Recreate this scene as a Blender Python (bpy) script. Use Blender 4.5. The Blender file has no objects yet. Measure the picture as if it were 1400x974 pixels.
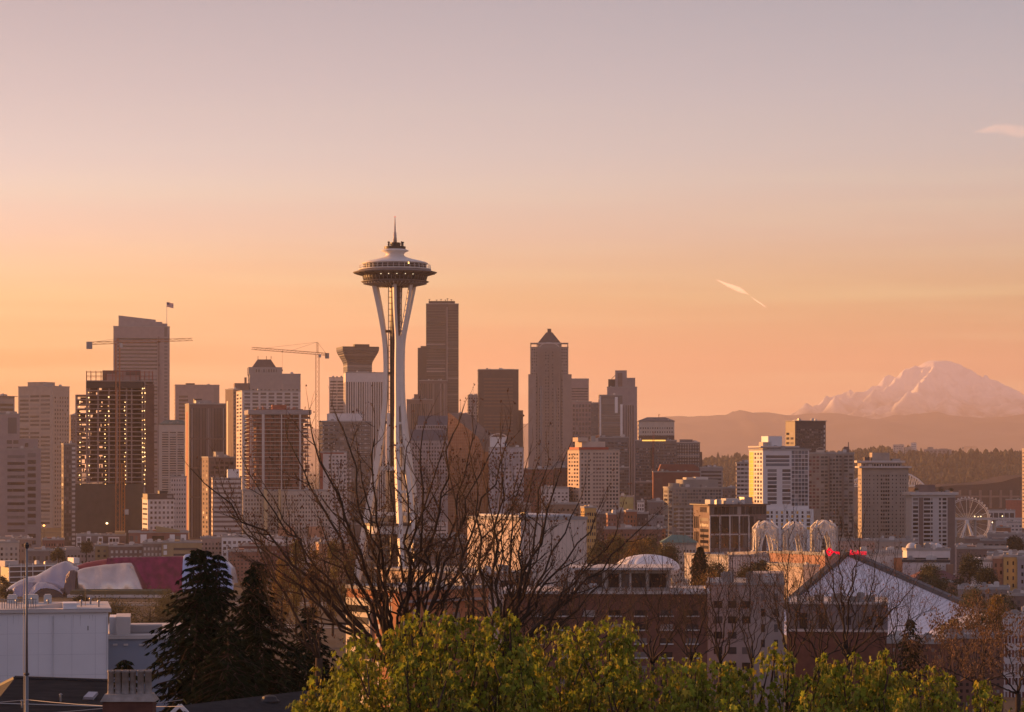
import bpy, bmesh, math, random
from mathutils import Vector, Matrix, noise
RNG = random.Random(7)
SC = bpy.context.scene
COL = SC.collection
PI = math.pi
R = math.radians
# ------------------------------------------------------------------ camera
FOC, CX, HOR, CZ = 3500.0, 700.0, 632.0, 61.7      # focal length in photo pixels, centre column, eye-level row, eye height
cam = bpy.data.cameras.new('camera'); camo = bpy.data.objects.new('camera', cam); COL.objects.link(camo)
cam.sensor_width = 36.0; cam.lens = 36.0*FOC/1400.0
cam.shift_y = (HOR-487.0)/1400.0
cam.clip_start = 1.0; cam.clip_end = 80000.0
camo.location = (0, 0, CZ); camo.rotation_euler = (PI/2, 0, 0)
SC.camera = camo
SC.render.resolution_x = 1024; SC.render.resolution_y = 712
# ------------------------------------------------------------------ sun and sky
SUN_EL, SUN_AZ = R(7.0), R(-61.0)                  # azimuth measured from the view direction (+Y), negative = left
SUN_DIR = Vector((math.sin(SUN_AZ)*math.cos(SUN_EL), math.cos(SUN_AZ)*math.cos(SUN_EL), math.sin(SUN_EL)))
sl = bpy.data.lights.new('sun', 'SUN'); sl.energy = 5.0; sl.angle = R(0.5); sl.color = (1.0, 0.43, 0.13)
so = bpy.data.objects.new('sun', sl); COL.objects.link(so)
so.rotation_euler = (-SUN_DIR).to_track_quat('-Z', 'Y').to_euler()
so.location = (-2000, 1200, 900)
wd = bpy.data.worlds.new('World'); SC.world = wd; wd.use_nodes = True
nt = wd.node_tree; nt.nodes.clear()
def N(t, tp, **kw):
    n = t.nodes.new(tp)
    for k, v in kw.items(): setattr(n, k, v)
    return n
def ramp(t, stops, interp='LINEAR'):
    r = N(t, 'ShaderNodeValToRGB'); r.color_ramp.interpolation = interp
    el = r.color_ramp.elements
    while len(el) > 1: el.remove(el[-1])
    el[0].position = stops[0][0]; el[0].color = (*stops[0][1], 1)
    for p, c in stops[1:]:
        e = el.new(p); e.color = (*c, 1)
    return r
def lin(r, g, b):
    f = lambda c: ((c/255+0.055)/1.055)**2.4 if c > 10 else c/255/12.92
    return (f(r), f(g), f(b))
def math_node(t, op, a, b=None, clamp=False):
    m = N(t, 'ShaderNodeMath', operation=op); m.use_clamp = clamp
    for i, v in enumerate((a, b)):
        if v is None: continue
        if isinstance(v, (int, float)): m.inputs[i].default_value = v
        else: t.links.new(v, m.inputs[i])
    return m.outputs[0]
def mixc(t, fac, a, b, mode='MIX'):
    m = N(t, 'ShaderNodeMix', data_type='RGBA', blend_type=mode)
    for i, v in ((0, fac), (6, a), (7, b)):
        if isinstance(v, (int, float)): m.inputs[i].default_value = v
        elif isinstance(v, tuple): m.inputs[i].default_value = (*v, 1)
        else: t.links.new(v, m.inputs[i])
    return m.outputs[2]
WSTR = 0.1
tc = N(nt, 'ShaderNodeTexCoord'); sep = N(nt, 'ShaderNodeSeparateXYZ'); nt.links.new(tc.outputs['Generated'], sep.inputs[0])
zel = sep.outputs[2]
sky = N(nt, 'ShaderNodeTexSky', sky_type='NISHITA'); sky.sun_disc = False
sky.sun_elevation = SUN_EL; sky.sun_rotation = SUN_AZ; sky.air_density = 1.6; sky.dust_density = 3.0
# dawn sky by height, on the sun's side and away from it
zf = math_node(nt, 'MULTIPLY', zel, 2.5, True)
SUNWARD = [(0.0, lin(250,166,108)), (0.10, lin(252,178,124)), (0.16, lin(252,190,143)), (0.27, lin(240,204,180)), (0.36, lin(222,190,178)), (0.46, lin(205,178,176)), (1.0, lin(160,150,165))]
AWAY = [(0.0, lin(208,138,96)), (0.10, lin(206,147,104)), (0.16, lin(211,162,122)), (0.27, lin(218,182,158)), (0.36, lin(206,180,170)), (0.46, lin(190,174,174)), (1.0, lin(140,138,158))]
BACK = [(0.0, lin(188,146,144)), (0.3, lin(198,160,158)), (0.6, lin(158,142,158)), (1.0, lin(125,124,148))]
r1, r2, r3 = ramp(nt, SUNWARD), ramp(nt, AWAY), ramp(nt, BACK)
for r_ in (r1, r2, r3): nt.links.new(zf, r_.inputs[0])
# horizontal angle toward the sun: mix by x across the picture, then by y behind the viewer
xf = math_node(nt, 'ADD', math_node(nt, 'MULTIPLY', sep.outputs[0], 2.5), 0.5, True)
front = mixc(nt, xf, r1.outputs[0], r2.outputs[0])
bf = math_node(nt, 'ADD', math_node(nt, 'MULTIPLY', sep.outputs[1], -1.2), 0.35, True)
grad = mixc(nt, bf, front, mixc(nt, 1.0, r3.outputs[0], (1.4, 1.4, 1.4), 'MULTIPLY'))
# thin streaks of cloud low over the city
mp = N(nt, 'ShaderNodeMapping'); nt.links.new(tc.outputs['Generated'], mp.inputs[0]); mp.inputs['Scale'].default_value = (4.0, 4.0, 80.0); mp.inputs['Rotation'].default_value = (0, R(2.5), 0)
cn = N(nt, 'ShaderNodeTexNoise'); nt.links.new(mp.outputs[0], cn.inputs[0]); cn.inputs['Scale'].default_value = 1.0; cn.inputs['Detail'].default_value = 5.0; cn.inputs['Roughness'].default_value = 0.55
cr = ramp(nt, [(0.47, (0,0,0)), (0.68, (1,1,1))]); nt.links.new(cn.outputs[0], cr.inputs[0])
band = ramp(nt, [(0.0, (0.3,)*3), (0.10, (1,1,1)), (0.18, (0.7,)*3), (0.30, (0.15,)*3), (0.42, (0,0,0))]); nt.links.new(zf, band.inputs[0])
cf = math_node(nt, 'MULTIPLY', math_node(nt, 'MULTIPLY', cr.outputs[0], band.outputs[0]), 0.36)
grad = mixc(nt, cf, grad, lin(255, 226, 172))
SKY_GAIN = 1.29
gain = ramp(nt, [(0.0, (.62,.64,.66)), (0.10, (.46,.47,.42)), (0.16, (.42,.54,.51)), (0.22, (.39,.53,.67)), (0.30, (.335,.51,.69)), (0.45, (.27,.41,.53)), (1.0, (.4,.4,.42))]); nt.links.new(zf, gain.inputs[0])
gs = mixc(nt, 1.0, mixc(nt, 1.0, grad, gain.outputs[0], 'MULTIPLY'), (SKY_GAIN/WSTR,)*3, 'MULTIPLY')
fin = mixc(nt, 0.90, sky.outputs[0], gs)
bg = N(nt, 'ShaderNodeBackground'); nt.links.new(fin, bg.inputs[0]); bg.inputs[1].default_value = WSTR
wo = N(nt, 'ShaderNodeOutputWorld'); nt.links.new(bg.outputs[0], wo.inputs[0])
# ------------------------------------------------------------------ exposure and sampling
vs = SC.view_settings; vs.view_transform = 'Standard'; vs.look = 'None'; vs.exposure = 0.8; vs.gamma = 1.0; vs.use_curve_mapping = False
SC.render.engine = 'CYCLES'
cy = SC.cycles; cy.use_denoising = True; cy.max_bounces = 6; cy.diffuse_bounces = 2; cy.glossy_bounces = 2; cy.transmission_bounces = 3
cy.volume_bounces = 2; cy.transparent_max_bounces = 12; cy.sample_clamp_indirect = 4.0; cy.caustics_reflective = False; cy.caustics_refractive = False
try: cy.denoising_prefilter = 'ACCURATE'
except Exception: pass
# ------------------------------------------------------------------ helpers
def PX(u, v, Y):                                    # a point of the place, from where it is seen and how far away it is
    return Vector(((u-CX)/FOC*Y, Y, CZ-(v-HOR)/FOC*Y))
def smooth(a, b, x):
    t = min(1, max(0, (x-a)/(b-a))); return t*t*(3-2*t)
GP = [(-400,60), (0,56), (30,52), (60,47), (110,41), (250,26), (500,9), (800,0), (1e6,0)]
def gz(x, y):
    for (a, za), (b, zb) in zip(GP, GP[1:]):
        if y <= b: z = za+(zb-za)*max(0, (y-a)/(b-a)); break
    if y > 1300: z -= 40*smooth(230, 720, x)*smooth(1300, 2300, y)
    return z
MATS = {}
def M(name, rgb=(.5,.5,.5), rough=.75, metal=0.0, var=.12, scale=.25, spec=.4, emit=None, estr=0, cell=False, bump=0, stretch=(1,1,1), var2=0):
    """plain principled surface with uneven colour; cell = each separate piece gets its own shade"""
    if name in MATS: return MATS[name]
    m = bpy.data.materials.new(name); m.use_nodes = True; t = m.node_tree; p = t.nodes['Principled BSDF']
    p.inputs['Roughness'].default_value = rough; p.inputs['Metallic'].default_value = metal; p.inputs['Specular IOR Level'].default_value = spec
    c0 = tuple(max(0, c*(1-var)) for c in rgb); c1 = tuple(min(1, c*(1+var)) for c in rgb)
    co = N(t, 'ShaderNodeTexCoord'); mpn = N(t, 'ShaderNodeMapping'); t.links.new(co.outputs['Object'], mpn.inputs[0]); mpn.inputs['Scale'].default_value = stretch
    nz = N(t, 'ShaderNodeTexNoise'); t.links.new(mpn.outputs[0], nz.inputs[0]); nz.inputs['Scale'].default_value = scale; nz.inputs['Detail'].default_value = 5
    rr = ramp(t, [(0.3, c0), (0.7, c1)]); t.links.new(nz.outputs[0], rr.inputs[0])
    out = rr.outputs[0]
    if cell:
        ge = N(t, 'ShaderNodeNewGeometry'); oi = N(t, 'ShaderNodeObjectInfo')
        s = math_node(t, 'FRACT', math_node(t, 'ADD', ge.outputs['Random Per Island'], math_node(t, 'MULTIPLY', oi.outputs['Random'], 7.31)))
        if cell == 'glass':
            r2_ = ramp(t, [(0.0, tuple(c*.55 for c in rgb)), (0.45, rgb), (0.72, tuple(min(1, c*2.2) for c in rgb)), (0.9, (.20,.165,.15)), (1.0, (.36,.30,.27))])
            t.links.new(s, r2_.inputs[0]); out = r2_.outputs[0]
            rf = ramp(t, [(0.0, (.06,)*3), (.7, (.16,)*3), (1.0, (.5,)*3)]); t.links.new(s, rf.inputs[0]); t.links.new(rf.outputs[0], p.inputs['Roughness'])
        else:
            r2_ = ramp(t, [(0.0, (1-cell,)*3), (1.0, (1+cell,)*3)]); t.links.new(s, r2_.inputs[0])
            out = mixc(t, 1.0, out, r2_.outputs[0], 'MULTIPLY')
    t.links.new(out, p.inputs['Base Color'])
    if bump:
        b = N(t, 'ShaderNodeBump'); b.inputs['Strength'].default_value = bump; b.inputs['Distance'].default_value = 0.3; t.links.new(nz.outputs[0], b.inputs['Height']); t.links.new(b.outputs[0], p.inputs['Normal'])
    if emit:
        p.inputs['Emission Color'].default_value = (*emit, 1); p.inputs['Emission Strength'].default_value = estr
        m.cycles.emission_sampling = 'NONE'
    MATS[name] = m
    return m
class MB:
    """collects boxes, tubes and sheets; build() links them as ONE mesh object"""
    def __init__(s): s.v = []; s.f = []; s.mi = []; s.mats = []; s.cur = 0; s.sm = []; s.smooth = False
    def mat(s, m):
        if m not in s.mats: s.mats.append(m)
        s.cur = s.mats.index(m); return s
    def add(s, vs, fs):
        o = len(s.v); s.v.extend(tuple(p) for p in vs)
        for f in fs: s.f.append(tuple(i+o for i in f)); s.mi.append(s.cur); s.sm.append(s.smooth)
    def box(s, x0, x1, y0, y1, z0, z1):
        s.add([(x0,y0,z0),(x1,y0,z0),(x1,y1,z0),(x0,y1,z0),(x0,y0,z1),(x1,y0,z1),(x1,y1,z1),(x0,y1,z1)],
              [(0,3,2,1),(4,5,6,7),(0,1,5,4),(1,2,6,5),(2,3,7,6),(3,0,4,7)])
    def obox(s, a, b, w, h, up=Vector((0,0,1))):     # a bar from a to b
        a, b = Vector(a), Vector(b); d = (b-a)
        if d.length < 1e-6: return
        d.normalize(); x = d.cross(up)
        if x.length < 1e-4: x = d.cross(Vector((1,0,0)))
        x.normalize(); y = x.cross(d).normalized()
        c = [x*w/2+y*h/2, -x*w/2+y*h/2, -x*w/2-y*h/2, x*w/2-y*h/2]
        s.add([a+q for q in c]+[b+q for q in c], [(0,1,2,3),(7,6,5,4),(0,4,5,1),(1,5,6,2),(2,6,7,3),(3,7,4,0)])
    def tube(s, pts, rad, k=6, cap=True):
        pts = [Vector(p) for p in pts]; n = len(pts)
        if isinstance(rad, (int, float)): rad = [rad]*n
        o = []; prev = None
        for i, p in enumerate(pts):
            d = (pts[min(i+1, n-1)]-pts[max(i-1, 0)])
            if d.length < 1e-7: d = Vector((0,0,1))
            d.normalize()
            if prev is None:
                x = d.cross(Vector((0.3,1,0.1)));
                if x.length < .05: x = d.cross(Vector((1,0,0)))
            else: x = prev-d*prev.dot(d)
            x.normalize(); prev = x; y = d.cross(x)
            for j in range(k):
                a = 2*PI*j/k; o.append(p+(x*math.cos(a)+y*math.sin(a))*rad[i])
        fs = [(i*k+j, i*k+(j+1)%k, (i+1)*k+(j+1)%k, (i+1)*k+j) for i in range(n-1) for j in range(k)]
        if cap: fs += [tuple(range(k-1,-1,-1)), tuple(range((n-1)*k, n*k))]
        s.add(o, fs)
    def lathe(s, prof, k=32, c=(0,0), close=True):
        o = []
        for r_, z in prof:
            for j in range(k):
                a = 2*PI*j/k; o.append((c[0]+r_*math.cos(a), c[1]+r_*math.sin(a), z))
        n = len(prof)
        fs = [(i*k+j, i*k+(j+1)%k, (i+1)*k+(j+1)%k, (i+1)*k+j) for i in range(n-1) for j in range(k)]
        if close: fs += [tuple(range(k-1,-1,-1)), tuple(range((n-1)*k, n*k))]
        s.add(o, fs)
    def prism(s, poly, y0, y1):                      # polygon in x,z pulled along y
        n = len(poly)
        s.add([(x, y0, z) for x, z in poly]+[(x, y1, z) for x, z in poly],
              [tuple(range(n)), tuple(range(2*n-1, n-1, -1))]+[(i, i+n, (i+1)%n+n, (i+1)%n) for i in range(n)])
    def zprism(s, poly, z0, z1):                     # polygon in x,y pulled upward (counter-clockwise)
        n = len(poly)
        s.add([(x, y, z0) for x, y in poly]+[(x, y, z1) for x, y in poly],
              [tuple(range(n-1,-1,-1)), tuple(range(n, 2*n))]+[(i, (i+1)%n, (i+1)%n+n, i+n) for i in range(n)])
    def grid(s, P):                                   # rows of points
        r, c = len(P), len(P[0])
        s.add([p for row in P for p in row], [(i*c+j, i*c+j+1, (i+1)*c+j+1, (i+1)*c+j) for i in range(r-1) for j in range(c-1)])
    def mesh(s, name):
        me = bpy.data.meshes.new(name); me.from_pydata(s.v, [], s.f)
        for m in s.mats: me.materials.append(m)
        if len(s.mats) > 1: me.polygons.foreach_set('material_index', s.mi)
        if any(s.sm): me.polygons.foreach_set('use_smooth', s.sm)
        me.update(); return me
    def build(s, name, m=None, parent=None, loc=None):
        if m is not None: s.mats = [m]+[q for q in s.mats if q is not m]
        return link(name, s.mesh(name), parent, loc)
def link(name, me, parent=None, loc=None):
    o = bpy.data.objects.new(name, me); COL.objects.link(o)
    if parent is not None: o.parent = parent
    if loc is not None: o.location = loc
    return o
def tag(o, label=None, cat=None, group=None, kind=None):
    if label: o['label'] = label
    if cat: o['category'] = cat
    if group: o['group'] = group
    if kind: o['kind'] = kind
    return o
def thing(name, label, cat, loc=(0,0,0), rz=0, group=None):
    o = bpy.data.objects.new(name, None); COL.objects.link(o); o.location = loc; o.rotation_euler = (0,0,rz)
    o.empty_display_size = 0.5
    return tag(o, label, cat, group)
# ------------------------------------------------------------------ air
HZ = dict(x0=-3000, x1=10500, y0=-120, y1=35500, z0=-60, z1=1500)
mb = MB(); mb.box(HZ['x0'], HZ['x1'], HZ['y0'], HZ['y1'], HZ['z0'], HZ['z1'])
hm = bpy.data.materials.new('haze'); hm.use_nodes = True; t = hm.node_tree; t.nodes.clear()
pv = N(t, 'ShaderNodeVolumePrincipled'); pv.inputs['Color'].default_value = (.97, .84, .84, 1); pv.inputs['Density'].default_value = 0.000034; pv.inputs['Anisotropy'].default_value = 0.25
ou = N(t, 'ShaderNodeOutputMaterial'); t.links.new(pv.outputs[0], ou.inputs['Volume'])
tag(mb.build('haze', hm), kind='stuff')
# ------------------------------------------------------------------ ground
g_ = M('ground', (.075,.06,.045), .95, var=.35, scale=.02, spec=.1)
xs = [-2950]+[-2750+i*250 for i in range(8)]+[-800+i*50 for i in range(33)]+[1000+i*500 for i in range(19)]+[10400]
ys = [-110, 0, 15, 30, 60, 110, 180, 250, 375, 500, 650, 800]+[900+i*100 for i in range(16)]+[2500+i*1000 for i in range(33)]+[35400]
mb = MB(); mb.smooth = True
mb.grid([[(x, y, gz(x, y)) for x in xs] for y in ys])
tag(mb.build('ground', g_), kind='structure')
# streets of the flat city: asphalt strips with kerbed pavements between the blocks
mb = MB(); mbp = MB()
for y in (960, 1110, 1600, 1850):
    mb.box(-700, 260, y-7, y+7, -0.02, 0.12); mbp.box(-700, 260, y+7.01, y+10, -0.02, 0.26); mbp.box(-700, 260, y-10, y-7.01, -0.02, 0.26)
tag(mb.build('road', M('asphalt', (.05,.05,.05), .9, scale=.3)), kind='structure')
tag(mbp.build('pavement', M('pavement', (.25,.24,.23), .9, scale=.3)), kind='structure')
mb = MB(); mb.add([(330, 2650, -34.0), (1400, 2650, -34.0), (1900, 5200, -34.0), (560, 5200, -34.0)], [(0,1,2,3)])
tag(mb.build('water', M('water', (.03,.035,.04), .08, spec=.5, var=.1, scale=.05)), kind='structure')
# ------------------------------------------------------------------ the snow peak
MD = 30000.0; MS = MD/14000.0                      # distance of the peak, and metres per working unit
SUMX, SUMY = (1287-CX)/FOC*MD, MD
def interp(tab, x):
    if x <= tab[0][0]: return tab[0][1]
    for (a, b), (c, d) in zip(tab, tab[1:]):
        if x <= c: return b+(d-b)*(x-a)/(c-a)
    return tab[-1][1]
LEFTP = [(0,552),(60,556),(110,545),(190,508),(290,440),(390,366),(440,346),(560,325),(640,308),(720,284),(800,268),(900,255),(1100,222),(1400,180),(1900,110),(2600,30)]
RIGHTP = [(0,552),(50,553),(140,512),(212,452),(332,380),(452,318),(620,250),(800,218),(1000,165),(1400,85),(2000,15)]
RIDGES = [([(12,0),(-50,-140),(-105,-300),(-190,-450),(-280,-600)], 62, 110), ([(-90,-20),(-190,-150),(-320,-270),(-430,-380)], 50, 90),
          ([(-300,-60),(-420,-160),(-560,-260),(-640,-420)], 46, 90), ([(110,-30),(165,-200),(240,-390),(280,-560)], 40, 110),
          ([(-25,-60),(-30,-250),(-60,-430),(-60,-620)], 34, 70), ([(240,-40),(360,-200),(470,-380),(520,-560)], 42, 120),
          ([(-560,-60),(-680,-170),(-800,-240)], 40, 80), ([(-150,-260),(-230,-380),(-360,-500)], 26, 60)]
def segd(px, py, a, b):
    ax, ay = a; bx, by = b; vx, vy = bx-ax, by-ay
    t_ = max(0, min(1, ((px-ax)*vx+(py-ay)*vy)/(vx*vx+vy*vy)))
    return math.hypot(px-ax-t_*vx, py-ay-t_*vy)
def peak(x, y):
    dx, dy = (x-SUMX)/MS, (y-SUMY)/MS
    wx = 16*noise.noise(Vector((dx*.01, dy*.01, 9.3))); wy = 16*noise.noise(Vector((dx*.01, dy*.01, 4.3)))
    r = math.hypot(dx, dy); a = math.atan2(dy, dx)
    w = 0.5-0.5*math.cos(a)
    h = interp(LEFTP, r)*w+interp(RIGHTP, r)*(1-w)
    k = smooth(0, 260, r)
    h -= 20*k
    rm_ = 0
    for pl, am, wd_ in RIDGES:
        d = min(segd(dx+wx, dy+wy, p_, q_) for p_, q_ in zip(pl, pl[1:]))
        rm_ = max(rm_, am*max(0, 1-d/wd_)*1.45*smooth(40, 330, r))
    h += rm_
    rid = 0
    for i, (am, fr, ph) in enumerate(((16, 9, 1.9), (10, 19, .7))):
        wob = 0.5*noise.noise(Vector((dx*.004+i*7, dy*.004, 3.1)))
        rid += am*(1-abs(math.sin(a*fr+ph+wob*fr)))
    h += (rid-12)*k*smooth(40, 300, r)
    h += 13*noise.fractal(Vector((dx*.008, dy*.008, 1.7)), 1.0, 2.1, 3)*smooth(30, 300, r)
    for fq, am in ((.007, 26), (.016, 8)):
        h += am*(.55-abs(noise.noise(Vector((dx*fq+fq*900, dy*fq, 6.1))))*2.2)*smooth(20, 200, r)
    ex, ey = dx+508, dy+60                          # the lesser crag on the left shoulder
    h = max(h, 398-0.72*abs(ex)-(.3 if ex > 0 else .0)*abs(ex)-.6*abs(ey)+16*noise.noise(Vector((dx*.03, dy*.03, 0))))
    return h*MS+CZ
mb = MB(); mb.smooth = True
gx = [SUMX+(-1500+i*9)*MS for i in range(290)]; gy = [SUMY+(-1500+i*12)*MS for i in range(165)]
mb.grid([[(x, y, min(peak(x, y), 1440)) for x in gx] for y in gy])
m = bpy.data.materials.new('snow'); m.use_nodes = True; t = m.node_tree; p = t.nodes['Principled BSDF']; p.inputs['Roughness'].default_value = .7
ge = N(t, 'ShaderNodeNewGeometry'); se = N(t, 'ShaderNodeSeparateXYZ'); t.links.new(ge.outputs['Position'], se.inputs[0])
nz = N(t, 'ShaderNodeTexNoise'); t.links.new(ge.outputs['Position'], nz.inputs[0]); nz.inputs['Scale'].default_value = .005; nz.inputs['Detail'].default_value = 7
hh = math_node(t, 'ADD', math_node(t, 'MULTIPLY', math_node(t, 'SUBTRACT', se.outputs[2], 520), 1/420.0), math_node(t, 'MULTIPLY', math_node(t, 'SUBTRACT', nz.outputs[0], .5), 1.6))
nz2 = N(t, 'ShaderNodeTexNoise'); t.links.new(ge.outputs['Position'], nz2.inputs[0]); nz2.inputs['Scale'].default_value = .006; nz2.inputs['Detail'].default_value = 6
rk = ramp(t, [(.58, (0,0,0)), (.66, (1,1,1))]); t.links.new(nz2.outputs[0], rk.inputs[0])
rs = ramp(t, [(0.0, (.09,.08,.075)), (0.5, (.50,.49,.47)), (1.0, (.80,.78,.75))]); t.links.new(hh, rs.inputs[0])
cfin = mixc(t, math_node(t, 'MULTIPLY', rk.outputs[0], .16), rs.outputs[0], (.12,.10,.10))
t.links.new(cfin, p.inputs['Base Color'])
tag(mb.build('mountain', m), kind='structure')
# ------------------------------------------------------------------ foothills in front of it
def foot_top(u):
    return interp([(300,590),(860,578),(920,571),(960,570),(985,572),(1000,566),(1025,569),(1045,564),(1075,568),(1110,569),(1140,566),(1180,572),(1240,570),(1300,572),(1400,568),(1800,580)], u)
mb = MB(); mb.smooth = True
rows = []; FD = 25500.0
for j in range(30):
    f = j/29
    row = []
    for i in range(230):
        u = 300+i*7
        Y = FD-4600+f*5600
        x = (u-CX)/FOC*FD
        topz = CZ+(HOR-foot_top(u))/FOC*FD
        prof = math.sin(min(f/.8, 1)*PI/2)**1.2 if f <= .8 else 1-(f-.8)*1.2
        nn = noise.fractal(Vector((x*.0016, Y*.0016, 5)), 1.0, 2.0, 6)
        z = -5+(topz+5)*prof*(1+.16*nn*(1-.6*smooth(.5,.8,f)))+5*nn
        row.append((x, Y, z))
    rows.append(row)
mb.grid(rows)
tag(mb.build('foothills', M('foothills', (.06,.05,.045), .95, var=.5, scale=.002, spec=.1)), kind='structure')
# ------------------------------------------------------------------ the wooded hill nearer by
def hill_top(u):
    return interp([(500,640),(880,636),(950,631),(990,627),(1040,622),(1130,620),(1160,617),(1230,616),(1300,621),(1340,620),(1400,621),(1700,626)], u)
HY = 6600.0
def hillz(x, Y):
    u = CX+x*FOC/HY
    top = CZ+(HOR-hill_top(u)-4)/FOC*HY
    f = smooth(5000, HY, Y)
    if Y > HY: f = 1-.6*smooth(HY, 8800, Y)
    return -40+(top+40)*f+9*noise.fractal(Vector((x*.004, Y*.004, 2)), 1.0, 2.0, 4)*smooth(5000, 5600, Y)*(1-smooth(HY-500,HY,Y)*.8)
mb = MB(); mb.smooth = True
mb.grid([[(-400+i*30, 4950+j*110, hillz(-400+i*30, 4950+j*110)) for i in range(80)] for j in range(36)])
tag(mb.build('hill', M('hill', (.05,.045,.03), .95, var=.5, scale=.01, spec=.1)), kind='structure')
# its woods, one mass of far tree crowns
mb = MB(); rg = random.Random(3)
for i in range(5200):
    u = rg.uniform(880, 1440); Y = HY+120-rg.random()**.8*1500
    x = (u-CX)/FOC*Y; z = hillz(x, Y)-2
    h = rg.uniform(9, 19)*(1.35 if rg.random() < .12 else 1); w = h*rg.uniform(.28, .5)
    if rg.random() < .25: w = h*.2; h *= 1.2
    k = 6; a0 = rg.random()*6
    ring = lambda rr, zz: [(x+rr*math.cos(a0+2*PI*j/k)*rg.uniform(.7,1.2), Y+rr*math.sin(a0+2*PI*j/k), z+zz*rg.uniform(.93,1.07)) for j in range(k)]
    pts = ring(w*.75, 0)+ring(w, h*.4)+ring(w*.62, h*.78)+[(x, Y, z+h)]
    fs = [(q, (q+1)%k, k+(q+1)%k, k+q) for q in range(k)]+[(k+q, k+(q+1)%k, 2*k+(q+1)%k, 2*k+q) for q in range(k)]+[(2*k+q, 2*k+(q+1)%k, 3*k) for q in range(k)]
    mb.add(pts, fs)
tag(mb.build('woodland', M('far_leaves', (.055,.05,.025), .95, var=.3, scale=.01, spec=.1, cell=.5)), kind='stuff')
# ------------------------------------------------------------------ building kit
GL = M('window_glass', (.035,.03,.032), .12, cell='glass', spec=.6)
GLD = M('dark_glass', (.02,.018,.02), .15, cell='glass', spec=.5)
GLB = M('blue_glass', (.05,.06,.075), .12, cell='glass', spec=.7)
WH = M('white_panel', (.74,.72,.70), .6, var=.05)
FR = M('pale_trim', (.55,.52,.49), .7, var=.08)
BRN = M('brown_trim', (.16,.10,.075), .7, var=.15)
DK = M('dark_metal', (.045,.04,.04), .6, var=.25)
STL = M('steel_grey', (.28,.27,.27), .45, metal=.6, var=.2)
CON = M('concrete', (.34,.32,.30), .85, var=.14, scale=.15)
ORG = M('orange_paint', (.55,.20,.04), .6, var=.1)
RUST = M('rusty_red', (.30,.075,.045), .7, var=.15)
PANELS = {}
def panel(w, h, m, side):
    """one pane, thin box standing 6 cm proud of its wall, shared by all panes of that size"""
    k = (round(w, 2), round(h, 2), m.name, side)
    if k not in PANELS:
        b = MB(); t_ = .06
        if side == 'F': b.box(-w/2, w/2, -t_, t_, -h/2, h/2)
        else: b.box(-t_, t_, -w/2, w/2, -h/2, h/2)
        b.mats = [m]; PANELS[k] = b.mesh('pane')
    return PANELS[k]
def g(n, pitch, fw=.6, fh=.55, x0=0., x1=1., top=None, bot=None, mat=GL, name='window', off=0., skip=0.0, m=None):
    """rows of panes: n columns, one row every `pitch` photo pixels between the photo rows top and bot"""
    return dict(n=n, pitch=pitch, fw=fw, fh=fh, x0=x0, x1=x1, top=top, bot=bot, mat=mat, name=name, off=off, skip=skip, m=m)
def solve(u0, uc, u1, Y, ratio):
    k0, kc, k1 = [(u-CX)/FOC for u in (u0, uc, u1)]
    xc = kc*Y
    if abs(uc-u0) < .01:                            # seen square on: one face only
        th = -math.atan((k0+k1)/2); wr = (k1*Y-xc)/(math.cos(th)-k1*math.sin(th))
        return th, wr, None
    def dims(th):
        s_, c_ = math.sin(th), math.cos(th)
        wr = (k1*Y-xc)/(c_-k1*s_); wl = (xc-k0*Y)/(s_+k0*c_)
        return wr, wl
    lo, hi = -math.atan(k0)+1e-3, R(89)+min(0, math.atan(k1))-.0 
    for _ in range(60):
        md = (lo+hi)/2; wr, wl = dims(md)
        if wl < 0 or wr < 0: 
            hi = md; continue
        if wl/wr > ratio: lo = md
        else: hi = md
    wr, wl = dims(lo if dims(lo)[0] > 0 else hi)
    return lo, wr, wl
CITY = {}
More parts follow.
